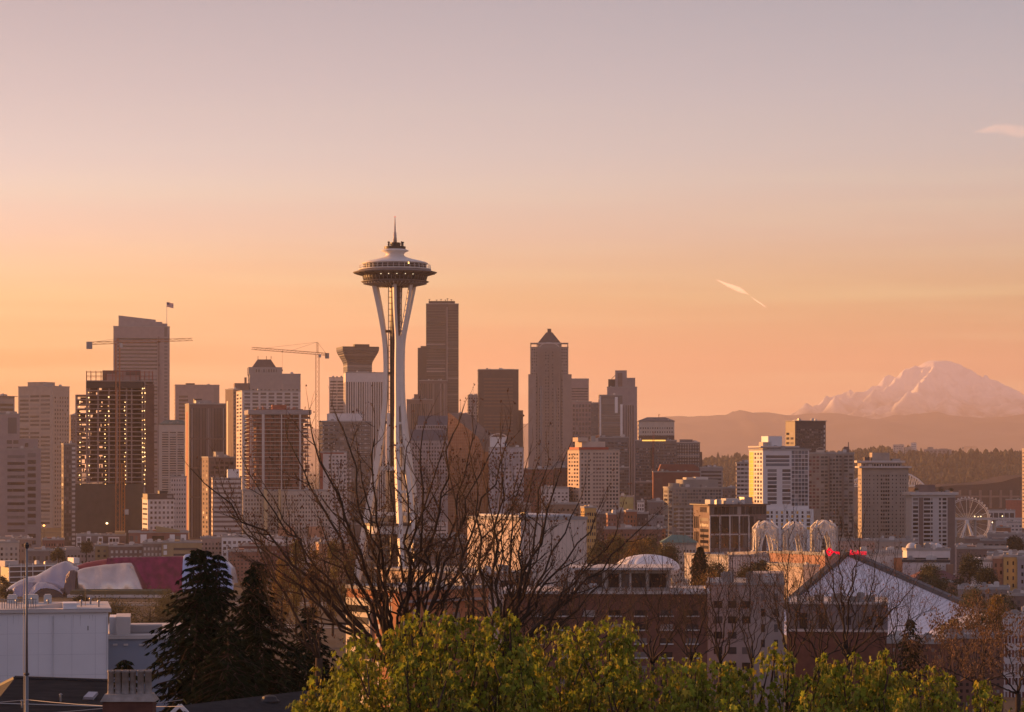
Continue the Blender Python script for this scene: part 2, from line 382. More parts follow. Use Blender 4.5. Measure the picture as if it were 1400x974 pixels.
def B(name, label, u0, uc, u1, vt, Y, wall, F=(), L=(), ratio=1.0, depth=None, pent=(), cat='building', group=None, roof=None, vb=None, par=.9, cap=100, base=None, fins=0, slabs=0, over=0.0, plant=True):
    """a building seen from u0 to u1 with its nearest corner at column uc and roof line at row vt"""
    th, wr, wl = solve(u0, uc, u1, Y, ratio)
    if wl is None: wl = depth or max(12, .8*wr)
    xc = (uc-CX)/FOC*Y
    z0 = gz(xc, Y)-1.0 if base is None else base
    H = CZ-(vt-HOR)/FOC*Y-z0
    root = thing(name, label, cat, (xc, Y, z0), th, group)
    px = Y/FOC
    mb = MB(); mb.mat(wall)
    mb.box(0, wr, 0, wl, 0, H)
    if fins:                                         # upright ribs on the front wall
        for i in range(fins+1):
            x = wr*i/fins; mb.box(max(0,x-.35), min(wr,x+.35), -.45, -.003, 2, H-1.5)
    if slabs:                                        # floor edges on the front wall
        z = H-slabs*px
        while z > H*.1:
            mb.box(.3, wr-.3, -.5, -.003, z-.25, z+.25); z -= slabs*px
    mb.build('wall', None, root)
    rm = roof or CON
    o_ = over
    rb = MB(); rb.mat(rm)
    rb.box(-.25-o_, wr+.25+o_, -.25-o_, wl+.25+o_, H+.003, H+.35)
    rb.box(-.25-o_, wr+.25+o_, -.25-o_, .15-o_, H+.352, H+par); rb.box(-.25-o_, wr+.25+o_, wl-.15+o_, wl+.25+o_, H+.352, H+par)
    rb.box(-.25-o_, .15-o_, .152-o_, wl-.152+o_, H+.352, H+par); rb.box(wr-.15+o_, wr+.25+o_, .152-o_, wl-.152+o_, H+.352, H+par)
    roofo = rb.build('roof', None, root)
    for q in pent:                                   # rooftop rooms: (from, to) as shares of the front, height in photo pixels, material
        a, b, hp = q[:3]; pm = q[3] if len(q) > 3 else wall; pn = q[4] if len(q) > 4 else 'rooftop_room'
        f0, f1 = (q[5], q[6]) if len(q) > 6 else (.25, .75)
        pb = MB(); pb.box(wr*a, wr*b, wl*f0, wl*f1, 0, hp*px)
        if hp*px > 2: pb.box(wr*a-.15, wr*b+.15, wl*f0-.15, wl*f1+.15, hp*px+.003, hp*px+.3)
        pb.build(pn, pm, root, (0,0,H+.36))
    # a few units of plant on the roof
    rg = random.Random(len(CITY)*17+3)
    pls = MB()
    for k in range((rg.randint(2, 5) if wr > 10 else 1) if plant else 0):
        w_, d_, h_ = rg.uniform(.8,3), rg.uniform(.8,3), rg.uniform(.7,2.2)
        x, y = rg.uniform(.12,.85)*wr, rg.uniform(.05,.22)*wl
        bb = MB(); bb.box(-w_/2, w_/2, -d_/2, d_/2, 0, h_); bb.box(-w_/3, w_/3, -d_/3, d_/3, h_+.003, h_+.25)
        bb.build('air_unit', STL if k % 2 else FR, root, (x, y, H+.36))
    made = 0; rest = {}
    for side, specs in (('F', F), ('L', L), ('R', L)):
        W_ = wr if side == 'F' else wl
        for s in specs:
            a0, a1 = s['x0']*W_, s['x1']*W_
            top = CZ-((s['top'] if s['top'] is not None else vt+2)-HOR)/FOC*Y-z0
            bot = max(1.5, CZ-(s['bot']-HOR)/FOC*Y-z0) if s['bot'] is not None else max(1.5, CZ-(HOR+190)/FOC*Y-z0)
            pit = s['pitch']*px if s['pitch'] else top-bot
            rows = max(1, int((top-bot)/pit+1e-6)) if not s['m'] else s['m']
            cw = (a1-a0)/s['n']; w, h = round(cw*s['fw'], 2), round(pit*s['fh'], 2)
            big = w/px > 2.6 and h/px > 1.5
            for r_ in range(rows):
                for c in range(s['n']):
                    if s['skip'] and rg.random() < s['skip']: continue
                    a = a0+cw*(c+.5+s['off']); z = top-pit*(r_+.5)
                    if side == 'F': loc = (a, 0, z)
                    elif side == 'L': loc = (0, a, z)
                    else: loc = (wr, a, z)
                    if big and made < cap and side != 'R':
                        link(s['name'], panel(w, h, s['mat'], side), root, loc); made += 1
                    else:
                        e = rest.setdefault((s['name'], s['mat'].name), MB()); e.mats = [s['mat']]
                        t_ = .06; x, y, z_ = loc
                        if side == 'F': e.box(x-w/2, x+w/2, -t_, t_, z_-h/2, z_+h/2)
                        else: e.box(x-t_, x+t_, y-w/2, y+w/2, z_-h/2, z_+h/2)
    for (nm, mn), e in rest.items():
        tag(e.build(nm, None, root), kind='stuff')
    CITY[label] = dict(root=root, H=H, wr=wr, wl=wl, px=px, th=th, z0=z0, xc=xc, Y=Y, roof=roofo)
    return CITY[label]
def at(b, u, v):
    """local x along the front and local z for a photo position on that building's front wall"""
    k = (u-CX)/FOC; s_, c_ = math.sin(b['th']), math.cos(b['th'])
    x = (k*b['Y']-b['xc'])/(c_-k*s_)
    Yp = b['Y']+x*s_
    return x, CZ-(v-HOR)/FOC*Yp-b['z0']
def strip(b, name, u0, u1, v0, v1, m, y0=-.4, y1=-.003):
    """a proud panel on the front wall between photo columns u0,u1 and rows v0,v1"""
    x0, _ = at(b, u0, v0); x1, _ = at(b, u1, v0); _, z1 = at(b, (u0+u1)/2, v0); _, z0 = at(b, (u0+u1)/2, v1)
    q = MB(); q.box(0, x1-x0, y0, y1, 0, z1-z0)
    return q.build(name, m, b['root'], (x0, 0, z0))
def block(b, name, u0, u1, v0, v1, m, d0=2.0, d1=None):
    """a solid volume rising behind the front wall line"""
    x0, _ = at(b, u0, v0); x1, _ = at(b, u1, v0); _, z1 = at(b, (u0+u1)/2, v0); _, z0 = at(b, (u0+u1)/2, v1)
    q = MB(); q.box(0, x1-x0, d0, d1 if d1 else b['wl']*.9, 0, z1-z0)
    return q.build(name, m, b['root'], (x0, 0, z0))
def lattice(mb, a, b, w, bay, rod=.18, chord=.3):
    """square lattice mast or jib from a to b"""
    a, b = Vector(a), Vector(b); d = b-a; L = d.length; d.normalize()
    x = d.cross(Vector((0,0,1)))
    if x.length < .1: x = Vector((1,0,0))
    x.normalize(); y = d.cross(x).normalized()
    cs = [x*w/2+y*w/2, -x*w/2+y*w/2, -x*w/2-y*w/2, x*w/2-y*w/2]
    for c in cs: mb.obox(a+c, b+c, chord, chord)
    n = max(2, int(L/bay))
    for i in range(n):
        p, q = a+d*L*i/n, a+d*L*(i+1)/n
        for j in range(4):
            c0, c1 = cs[j], cs[(j+1)%4]
            if i % 2: c0, c1 = c1, c0
            mb.obox(p+c0, q+c1, rod, rod)
# ------------------------------------------------------------------ wall materials of the towers
TAN = M('tan_concrete', (.40,.33,.28), .85, var=.1)
GRY = M('grey_concrete', (.30,.27,.26), .85, var=.1)
MAU = M('mauve_stone', (.33,.27,.26), .8, var=.1)
BRK = M('brown_stone', (.20,.14,.12), .8, var=.12)
DKB = M('dark_bronze', (.085,.06,.055), .45, var=.15)
BLK = M('black_granite', (.05,.04,.042), .35, var=.15)
CRM = M('cream_stone', (.50,.43,.36), .8, var=.08)
PLE = M('pale_concrete', (.56,.50,.46), .8, var=.08)
RED = M('red_brick', (.22,.085,.06), .85, var=.15)
GRN = M('green_roof', (.10,.13,.11), .8)
GLW = M('glass_wall', (.10,.085,.085), .2, var=.2, spec=.7)
GLK = M('slate_glass', (.085,.085,.10), .2, var=.2, spec=.7)
DNT = M('dark_netting', (.06,.048,.045), .8, var=.25, scale=.15)
YEL = M('ochre_stucco', (.42,.30,.13), .8, var=.08)
# ------------------------------------------------------------------ far left
B('apartment_tower', 'balconied apartment tower cut by the left edge of the picture with flat overhanging roof', -30, -2, 20, 542, 2250, GRY, F=[g(1,6.4,.82,.55), ], L=[g(3,6.4,.7,.5)], ratio=1.3, over=1.8, par=.5)
b = B('office_tower', 'tan concrete tower with deep windows and a boxed penthouse left of the unfinished frame', 25, 72, 95, 529, 2400, TAN, F=[g(6,5.6,.42,.5,.08,.97,541)], L=[g(3,5.6,.86,.5,.06,.98,539)], ratio=1.7, pent=[(.05,.75,6,TAN,'rooftop_room',.3,.75)])
b = B('office_block', 'mauve office block with a dark square window at its stepped top', -12, -12, 27, 567, 1950, MAU, F=[g(1,24,.65,.92,.5,.98,570,594,GLD,m=1), g(2,9,.8,.55,.52,.98,600,700)], depth=30)
block(b, 'shoulder', 27, 52, 600, 800, MAU, 1, 26)
strip(b, 'window', 34, 38.5, 606, 611, GLD, -.2)
B('office_block', 'low grey office block with ribbon windows in the lower left corner of the skyline', 7, 7, 56, 615, 1750, MAU, F=[g(1,9.2,.95,.42,.05,.56,620), g(1,9.2,.95,.6,.62,.86,618), g(8,9.2,.5,.4,.05,.56,620,mat=GLD)], depth=30)
B('slim_tower', 'slim tower seen in the gap left of the unfinished frame', 95, 96.5, 112, 568, 2600, BRK, F=[g(4,4,.5,.5)], L=[g(1,4,.5,.5)], ratio=.9)
B('apartment_tower', 'narrow glass apartment tower with a sunlit edge beside the unfinished frame', 84, 87, 104, 608, 1800, GLW, F=[g(3,6.2,.8,.62,.03,.6), g(1,6.2,.9,.5,.65,.98,mat=FR,name='balcony')], L=[g(1,6.2,.7,.5)], ratio=.8)
# ------------------------------------------------------------------ the unfinished tower with its work lamps
WL = M('lamp_light', (1,.7,.3), .5, emit=(1,.62,.24), estr=1.9)
Yc = 1600
b = B('unfinished_tower', 'unfinished concrete tower of open floors dotted with work lamps', 118, 118, 210, 521, Yc, M('raw_concrete', (.34,.25,.215), .9, var=.15), depth=34, par=.3)
# the open frame is one structure: cut the plain wall back to a core and hang floors and posts round it
r_ = b['root']
for o in [o for o in r_.children if o.name.split('.')[0] in ('wall', 'air_unit')]: bpy.data.objects.remove(o)
H, px = b['H'], b['px']; z660 = CZ-(661-HOR)/FOC*Yc-b['z0']
RAW = M('raw_concrete')
SHD = M('shaded_concrete', (.17,.11,.09), .9, var=.2)  # darker copy of the raw concrete, shade of the open floors put into its colour
xl, _ = at(b, 103, 600); wr, wl = b['wr'], b['wl']
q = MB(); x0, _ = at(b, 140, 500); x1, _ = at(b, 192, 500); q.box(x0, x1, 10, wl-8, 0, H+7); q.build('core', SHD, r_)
zs = []
z = H
while z > z660: zs.append(z); z -= 6.25*px
for i, z in enumerate(zs):
    q = MB(); q.box(xl if i > 2 else 0, wr, 0, wl, z-.6, z); q.build('floor_slab', RAW, r_)
posts_u = [104, 118.5, 122, 134, 149, 160, 173, 180, 194.5, 198]
q = MB()
for u in posts_u:
    x, _ = at(b, u, 600)
    top = H if u > 110 else H-3*6.25*px
    for y in (.6, wl*.5, wl-1): q.box(x-.45, x+.45, y-.45, y+.45, z660, top-.36)
q.build('columns', RAW, r_).name = 'column_frame'
q = MB()                                            # site clutter between the floors: props, boards, partitions
rg = random.Random(11)
for i, z in enumerate(zs[1:]):
    for k in range(26):
        x = rg.uniform(xl if i > 2 else 0, wr-2); w = rg.uniform(.6, 5); y = rg.uniform(3, wl-4)
        q.box(x, min(wr, x+w), y, y+rg.uniform(.3, 2), z+.01, z+rg.uniform(.9, 3.0))
    if i > 2:
        for x in (rg.uniform(.02,.1)*wr, rg.uniform(.35,.5)*wr, rg.uniform(.55,.65)*wr, rg.uniform(.7,.82)*wr): q.box(x, x+rg.uniform(4, 9), 13, 13.3, z+.01, z+2.5)
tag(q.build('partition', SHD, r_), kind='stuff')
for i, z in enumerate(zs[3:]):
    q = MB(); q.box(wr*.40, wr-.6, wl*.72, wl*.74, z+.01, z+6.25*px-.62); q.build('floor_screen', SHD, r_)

q = MB(); x0, _ = at(b, 199, 500); q.box(x0, wr+.4, -1.2, wl*.5, z660-8, H-2)
q.build('hoist_shaft', M('hoist_mesh', (.16,.085,.06), .8, var=.2), r_)
strip(b, 'safety_net', 118, 196, 522, 531, DNT, -.5, -.1)
q = MB()
for (u0, u1, v0, v1) in ((146,160,511,521), (160,172,508,521), (172,190,513,521)):
    x0, zt = at(b, u0, v0); x1, zb = at(b, u1, v1); q.box(x0, x1, 4, 16, zb+.4, zt)
q.build('core_top', RAW, r_)
q = MB()
for u in [118, 124, 131, 138, 146, 154, 168, 178, 186, 192, 198, 204, 209]:
    x, zt = at(b, u, 507); q.obox((x, .5, H+.3), (x, .5, zt), .3, .3); q.obox((x, wl*.6, H+.3), (x, wl*.6, zt), .3, .3)
for v in (508, 514):
    x0, zt = at(b, 118, v); x1, _ = at(b, 209, v); q.obox((x0, .5, zt), (x1, .5, zt), .22, .22); q.obox((x0, wl*.6, zt), (x1, wl*.6, zt), .22, .22)
q.build('scaffold', RUST, r_)
# lower floors already closed in
x0, _ = at(b, 103, 600); x1, _ = at(b, 196, 600)
q = MB(); q.box(x0, x1, 0, wl, 0, z660-.4)
nf = 26
for i in range(nf+1):
    x = x0+(x1-x0)*i/nf; q.box(x-.12, x+.12, -.25, -.003, 1, z660-.5)
for k in range(9): q.box(x0, x1, -.2, -.002, z660-3-k*4.2, z660-2.6-k*4.2)
q.build('curtain_wall', M('bronze_glass', (.05,.037,.033), .25, var=.25, spec=.6), r_)
bulb = MB(); bulb.lathe([(.08,-.32),(.27,-.19),(.34,0),(.27,.19),(.08,.32)], 8)
bulb.mats = [WL]; bme = bulb.mesh('work_lamp'); nl = 0; bulb.mats = [M('dim_lamp_light', (1,.6,.25), .5, emit=(1,.5,.15), estr=1.2)]; bme_dim = bulb.mesh('work_lamp')
lampu = {109.3: range(5, 26), 121.8: list(range(3, 12))+[13,15,17,19,21], 144.0: range(8, 25), 148.5: range(4, 11), 171.0: range(5, 26), 194.8: range(2, 19), 198.0: range(2, 26)}
for u, rows in lampu.items():
    x, _ = at(b, u, 600)
    for k in rows:
        z = H-(k-.42)*6.25*px
        if z > z660-2 and nl < 100 and rg.random() > .1: lo_ = link('work_lamp', bme if rg.random() > .35 else bme_dim, r_, (x+rg.uniform(-.35,.35), -.7, z+rg.uniform(-.3,.3))); lo_.scale = (rg.uniform(.7,1.25),)*3; nl += 1
# sun-struck boards seen through the open floors
# ------------------------------------------------------------------ tower crane in front of it
CR = M('crane_yellow', (.42,.20,.06), .6, var=.1)
def crane(label, u_m, Y, v_base, v_jib, v_apex, jibvec, counter, mw=2.0, mat=CR, base=None, jw=1.5):
    p = PX(u_m, v_jib, Y); zb = PX(u_m, v_base, Y).z if base is None else base
    rt = thing('tower_crane', label, 'crane', (p.x, p.y, zb))
    h = p.z-zb; ap = PX(u_m, v_apex, Y).z-zb
    q = MB(); lattice(q, (0,0,0), (0,0,h), mw, mw*1.5, .14, .3); q.build('mast', mat, rt)
    j = Vector(jibvec); c = -j.normalized()*counter
    q = MB(); lattice(q, (0,0,h+.8), Vector((0,0,h+.8))+j, jw, jw*2, .12, .26); q.build('jib', mat, rt)
    q = MB(); lattice(q, (0,0,h+.8), Vector((0,0,h+.8))+c, jw, jw*2, .14, .3); cj = q.build('counter_jib', mat, rt)
    e = Vector((0,0,h+.8))+c
    q = MB(); q.box(e.x-1.6, e.x+1.6, e.y-1.4, e.y+1.4, e.z-3.4, e.z+1); q.build('counterweight', CON, cj)
    q = MB(); lattice(q, (0,0,h+1.6), (0,0,ap), 1.1, 2, .12, .22); q.build('tower_head', mat, rt)
    q = MB()
    for f in (.42, .85): q.obox((0,0,ap), Vector((0,0,h+1.4))+j*f, .13, .13)
    q.obox((0,0,ap), Vector((0,0,h+1.4))+c*.9, .13, .13); q.build('stay_cable', DK, rt)
    q = MB(); q.box(.9, 2.9, -1.2, .8, h-2.4, h+.2); q.box(1.1, 2.7, -1.24, -1.2, h-1.6, h-.3); q.build('cab', FR, rt)
    hk = Vector((0,0,h))+j*.55
    q = MB(); q.obox(hk+Vector((-.8,0,0)), hk+Vector((.8,0,0)), 1.2, .7); q.obox(hk, hk-Vector((0,0,14)), .1, .1); q.obox(hk-Vector((0,0,14)), hk-Vector((0,0,15.2)), .6, .6)
    q.build('trolley', DK, rt)
    return rt
pj = PX(262, 467, 2350)-PX(160, 470, Yc-16)
crane('tower crane with a long level jib rising in front of the unfinished tower', 161, Yc-16, 800, 470, 463, (PX(262, 466, 1640)-PX(161, 470, Yc-16)), 25, 2.4, M('crane_orange', (.40,.16,.06), .6), jw=1.6)
q = PX(165, 661, Yc-5)
hl = thing('builders_hoist', 'orange builders hoist mast standing against the closed lower floors of the unfinished tower', 'hoist', (PX(168.5, 661, Yc-5).x, Yc-5, gz(0,1500)-1))
m_ = MB(); lattice(m_, (0,0,0), (0,0,62), 1.8, 2.4, .15, .3); m_.build('mast', ORG, hl)
m_ = MB(); m_.box(1.0, 3.2, -1.1, 1.1, 30, 33.2); m_.box(1.2, 3.0, -1.14, -1.1, 31, 32.6); m_.build('hoist_car', FR, hl)
# ------------------------------------------------------------------ the tall tower with the slanted crown
b = B('skyscraper', 'tall mauve skyscraper with a slanted crown and a flag on its roof', 155, 155, 232, 447, 2750, MAU, F=[g(1,5.05,.97,.47,.06,.79,461,700), g(1,0,.9,.98,.90,.965,443,None,GLD,'dark_recess'), ], depth=52, cap=60)
x0, zt0 = at(b, 162, 431); x1, zt1 = at(b, 213, 437); x2, zt2 = at(b, 222, 440)
q = MB(); q.prism([(x0, b['H']+.4), (x2, b['H']+.4), (x2, zt2), (x1, zt2+.1), (x1, zt1), (x0, zt0)], 6, 44); q.build('crown', M('crown_glass', (.30,.26,.26), .4, var=.1), b['root'])
block(b, 'rooftop_room', 222, 229, 442, 447, MAU, 8, 40)
x0, _ = at(b, 217, 500); q = MB(); q.box(x0-.5, x0+.5, -.9, -.003, 2, b['H']-10); q.build('pilaster', BRK, b['root'])
x0, _ = at(b, 155, 500); q = MB()
for k in range(34):
    z = b['H']-12-k*5.05*b['px']; 
    if z > 4: q.box(at(b,219,500)[0], at(b,231,500)[0], -.5, -.003, z, z+1.6)
q.build('spandrel', MAU, b['root'])
p = PX(228, 442, 2768); fp = thing('flagpole', 'thin flagpole with a flag on the roof of the slanted crown tower', 'flagpole', (p.x, p.y, p.z))
q = MB(); q.tube([(0,0,0),(0,0,23)], [.32,.18], 6); q.build('pole', FR, fp)
fl = MB(); FRD, FWH, FBL = M('flag_red', (.45,.03,.03)), M('flag_white', (.75,.73,.7)), M('flag_blue', (.03,.04,.16))
def flagp(s, tt): return (s*7.2, .5*math.sin(s*7), 22.6-tt*5.2-1.2*s+.25*math.sin(s*6))
for i in range(13):
    fl.mat(FRD if i % 2 == 0 else FWH)
    a0 = .4 if i < 7 else 0
    for k in range(8):
        s0, s1 = a0+(1-a0)*k/8, a0+(1-a0)*(k+1)/8
        fl.add([flagp(s0, (i+1)/13), flagp(s1, (i+1)/13), flagp(s1, i/13), flagp(s0, i/13)], [(0,1,2,3)])
fl.mat(FBL)
for k in range(4): fl.add([flagp(.1*k, 7/13), flagp(.1*k+.1, 7/13), flagp(.1*k+.1, 0), flagp(.1*k, 0)], [(0,1,2,3)])
fl.build('flag', None, fp)
# ------------------------------------------------------------------ between the two unfinished towers
B('office_tower', 'grey stone tower with a dark ribbed corner behind the pale gridded block', 238, 239.5, 300, 527, 2950, MAU, F=[g(1,5,.9,.55,.07,.30,540), g(3,5,.5,.5,.4,.85,560), g(1,0,.8,.98,.86,.98,529)], L=[g(1,5,.5,.5)], ratio=.8, pent=[(.25,.45,2.5,DK)], cap=40)
b = B('office_block', 'pale block of three columns of ribbon windows under a green copper roof', 217, 217, 254, 581, 2250, CRM, F=[g(3,3.25,.82,.5,.10,.95,590,680)], depth=34, roof=GRN, par=.6)
q = MB(); wr, H = b['wr'], b['H']; q.add([(0,0,H+.7),(wr,0,H+.7),(wr,34,H+.7),(0,34,H+.7),(wr*.25,10,H+4.5),(wr*.9,10,H+4.5),(wr*.9,24,H+4.5),(wr*.25,24,H+4.5)], [(0,1,5,4),(1,2,6,5),(2,3,7,6),(3,0,4,7),(4,5,6,7)]); q.build('hip_roof', GRN, b['root'])
B('hotel_block', 'pale block dotted with small square windows low beside the dark striped tower', 233, 233, 255, 653, 1850, PLE, F=[g(6,6.3,.45,.42,.03,.97,654)], depth=24)
B('office_tower', 'dark bronze tower of fine upright ribs with one sunlit edge', 253, 258.5, 309, 553, 2050, M('bronze_rib', (.15,.10,.09), .6, var=.12), F=[g(24,0,.5,.985,.02,.99,557,None,GLD,'glass_strip'), g(1,40,.99,.06,.01,.99,580,None,BRK,'spandrel')], L=[g(1,0,.5,.97,.1,.9,560,None,RUST,'glass_strip')], ratio=.9, pent=[(.2,.62,4.5,STL,'plant_room',.1,.5),(.2,.4,7,DK,'plant_room',.5,.8)], cap=60)
b = B('office_tower', 'slim brown tower with a broad sunlit golden flank', 308, 319, 327, 533, 2450, BRK, F=[g(3,5,.5,.6)], L=[g(1,0,.35,.96,.55,.95,545,None,GLD,'glass_strip')], ratio=2.2, pent=[(.1,.9,1.5,CON)])
# ------------------------------------------------------------------ hip-roofed tower and its neighbours
b = B('skyscraper', 'stepped stone tower with a truncated dark pyramid roof above the jib of the second crane', 339, 341.5, 411, 512, 2650, GRY, F=[g(12,4.6,.5,.45,.03,.97,531,700), g(1,0,.9,.9,.62,.66,515)], L=[g(2,5,.4,.4)], ratio=.8, cap=60)
block(b, 'upper_storey', 340, 386, 502, 512, GRY, 3, 30); 
for k in range(9): strip(b, 'window', 350+k*3.4, 351.8+k*3.4, 505, 509, GL, 2.9, 3.1)
x0, z0 = at(b, 345, 502.5); x1, _ = at(b, 378, 502.5); x2, z2 = at(b, 353, 491); x3, _ = at(b, 371, 491)
q = MB(); q.add([(x0,4,z0),(x1,4,z0),(x1,28,z0),(x0,28,z0),(x2,11,z2),(x3,11,z2),(x3,21,z2),(x2,21,z2)], [(0,1,5,4),(1,2,6,5),(2,3,7,6),(3,0,4,7),(4,5,6,7),(3,2,1,0)]); q.build('pyramid_roof', DKB, b['root'])
q = MB()
for u in (353.5, 365, 371.5): x, z = at(b, u, 491); q.obox((x,12,z),(x,12,z+3.5),.5,.5)
q.build('finial', DK, b['root'])
block(b, 'side_wing', 321, 341, 524, 800, BRK, 2, 30); block(b, 'corner_turret', 334.5, 337.5, 516, 524, BRK, 4, 10)
b = B('apartment_tower', 'balconied residential tower with pale edges behind the red unfinished frame', 323, 331, 411, 535, 2350, PLE, F=[g(7,4.9,.72,.62,.02,.98,536)], L=[g(2,4.9,.6,.5,mat=GL)], ratio=.7, cap=90)
# ------------------------------------------------------------------ red unfinished tower
Yr = 1900
b = B('unfinished_tower', 'unfinished tower of red formwork floors and pale columns under the second crane', 336, 341, 424, 561, Yr, M('red_formwork', (.28,.12,.085), .85, var=.25), ratio=.7, par=.3)
r_ = b['root']; H, wr, wl, px = b['H'], b['wr'], b['wl'], b['px']
for o in [o for o in r_.children if o.name.split('.')[0] in ('wall', 'air_unit')]: bpy.data.objects.remove(o)
FW = M('red_formwork')
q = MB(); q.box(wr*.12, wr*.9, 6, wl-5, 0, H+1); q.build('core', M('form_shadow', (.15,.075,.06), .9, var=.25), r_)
z = H-3
k = 0
while z > 4:
    q = MB(); q.box(-.6, wr+.6, -.6, wl+.6, z-.3, z); q.build('floor_slab', FR if k % 3 else CON, r_)
    z -= 5.25*px; k += 1
q = MB()
for i in range(13):
    x = wr*(i+.5)/13; q.box(x-.3, x+.3, .3, .9, 2, H-3.4)
for i in range(6):
    y = wl*(i+.5)/6; q.box(.3, .9, y-.3, y+.3, 2, H-3.4)
q.build('formwork', FW, r_)
rg = random.Random(5); q = MB()
z = H-3
while z > 6:
    z -= 5.25*px
    for k in range(16):
        x = rg.uniform(.4, wr-3); q.box(x, x+rg.uniform(1, 4), 1.2, 1.4, z+.01, z+rg.uniform(.8, 2.3))
tag(q.build('guard_panel', FW, r_), kind='stuff')
for u0, u1 in ((358, 361.5), (384, 385.5), (409, 411.5)): strip(b, 'column', u0, u1, 565, 800, PLE, -.9, -.62)
q = MB(); q.box(-1, wr+1, -1, wl+1, H-2.9, H+.2); q.build('top_formwork', M('grey_formwork', (.30,.27,.27), .8), r_)
for i in range(14):
    x = rg.uniform(0, wr); q = MB(); y = rg.uniform(0, 8); h_ = rg.uniform(1.2, 3.4); q.obox((0,0,0), (rg.uniform(-1,1), .3, h_), .35, .35); q.obox((-.6,0,h_*.6), (.8,.1,h_*.6), .2, .2); q.build('steel_prop', RUST, r_, (x, y, H+.25))
q = MB(); q.box(wr*.38, wr*.62, 3, 9, H+.3, H+4); q.build('stair_cabin', RUST, r_)
crane('tower crane with cable stayed jib reaching left over the red unfinished frame', 434, 2060, 800, 485, 468, PX(345, 478, 1960)-PX(434, 485, 2060), 17, 2.6, M('crane_tan', (.45,.26,.12), .6), jw=1.7)
# ------------------------------------------------------------------ striped towers left of the needle
b = B('skyscraper', 'glass tower flaring out toward its top behind the white pinstriped block', 459, 468, 519, 476, 3050, GLK, F=[g(1,3.2,.98,.3,.0,1.,482,515,GLB)], L=[g(1,3.2,.98,.3,.0,1.,482,515,GLB)], ratio=.9, base=30, cap=30)
rt = b['root']
for o in [o for o in rt.children if o.name.split('.')[0] in ('wall', 'window', 'roof')]: bpy.data.objects.remove(o)
H, wr, wl = b['H'], b['wr'], b['wl']
def flare(zf): return .13*max(0, 1-zf/.42)**.0 if False else .16*(1-smooth(0, .55, zf))
q = MB(); rows = []
nz_ = 26
for i in range(nz_+1):
    zf = i/nz_; z = H-zf*42*b['px']; e = (.17-flare(zf))*wr
    rows.append([(e, e, z), (wr-e, e, z), (wr-e, wl-e, z), (e, wl-e, z), (e, e, z)])
rows.append([(p[0], p[1], 0) for p in rows[-1]])
q.grid(rows); q.add([rows[0][j] for j in range(4)], [(0,1,2,3)]); q.build('wall', GLK, rt)
for i in range(1, 14):
    zf = i/14; z = H-zf*42*b['px']; e = (.17-flare(zf))*wr-.12
    q = MB(); q.box(e, wr-e, e, wl-e, z-.5, z+.5); q.build('window_band', GLD, rt)
q = MB(); q.box(.5, wr-.5, .5, wl-.5, H+.01, H+2); q.build('roof', DK, rt)
q = MB(); q.box(wr*.35, wr*.75, 5, 15, H+2.01, H+5); q.build('plant_room', DK, rt)
B('office_tower', 'white tower of dark ribbon windows left of the pinstriped block', 450, 450, 471, 517, 2900, PLE, F=[g(2,4.2,.9,.5,.04,.98,520)], depth=30)
b = B('office_tower', 'white tower with a blank top band above dark pinstripe windows', 469.5, 472.5, 527, 510, 2850, M('white_marble', (.62,.57,.53), .7, var=.06), F=[g(17,0,.52,.99,.01,.99,521.5,None,GLD,'glass_strip')], L=[g(3,0,.45,.99,.05,.95,521.5,None,GLD,'glass_strip')], ratio=.8, pent=[(.3,.6,1.5,FR)])
B('apartment_tower', 'apartment block with stacked balconies under a large white rooftop box near the needle', 436, 441, 508, 577, 1900, GLW, F=[g(1,6.1,.95,.22,.0,.26,579,630,FR,'balcony'), g(1,6.1,.95,.22,.66,.97,579,630,FR,'balcony'), g(9,6.1,.8,.6,.02,.98,579,720), g(9,5.5,.6,.5,.02,.6,628,720,PLE,'panel')], L=[g(1,6.1,.95,.25,mat=FR,name='balcony')], ratio=.7, pent=[(.15,.82,10.5,M('white_box', (.68,.64,.62), .7, var=.1, scale=.3),'rooftop_room',.05,.8)])
B('apartment_block', 'pale block framed by a dark red upright and cornice behind bare branches', 437, 437, 474, 619, 1820, PLE, F=[g(5,5.2,.5,.45,.3,1,622,700), g(1,0,.9,.995,.0,.13,619,760,RUST,'red_upright'), g(1,3.4,.99,.9,.13,.9,617.5,621,RUST,'red_cornice')], depth=24)
b = B('apartment_block', 'wide apartment block with two sunlit uprights behind the left bare branches', 330, 332, 452, 672, 1650, CRM, F=[g(22,5.5,.45,.5,.28,1,676), g(6,5.5,.5,.5,.02,.22,676)], L=[g(2,5.5,.5,.5)], ratio=.5)
for u0, u1, v1 in ((360.5, 365, 721), (380.5, 383.5, 726)):
    x0, z1 = at(b, u0, 669); x1, _ = at(b, u1, 669); q = MB(); q.box(0, x1-x0, -6, -.003, 1, z1); q.build('stair_tower', M('sunlit_panel', (.62,.45,.24), .7), b['root'], (x0, 0, 0))  # ochre puts the sunlight on these two uprights into their colour
for u0, u1, v0 in ((380, 401, 720), (421, 441, 720)):
    x0, z1 = at(b, u0, v0); x1, _ = at(b, u1, v0); q = MB(); q.box(0, x1-x0, -14, -.003, 1, z1); q.build('terracotta_bay', M('terracotta', (.52,.25,.14), .8), b['root'], (x0, 0, 0))
b = B('office_block', 'white banded office block with a white rooftop box behind the left bare branches', 289, 291, 330, 655, 1780, BRK, F=[g(1,6.5,.98,.55,.02,.99,655,740,PLE,'spandrel')], L=[g(1,6.5,.98,.5,.02,.98,655,740,PLE,'spandrel')], ratio=.8, pent=[(.52,.92,12,WH,'rooftop_room',.0,.5)])
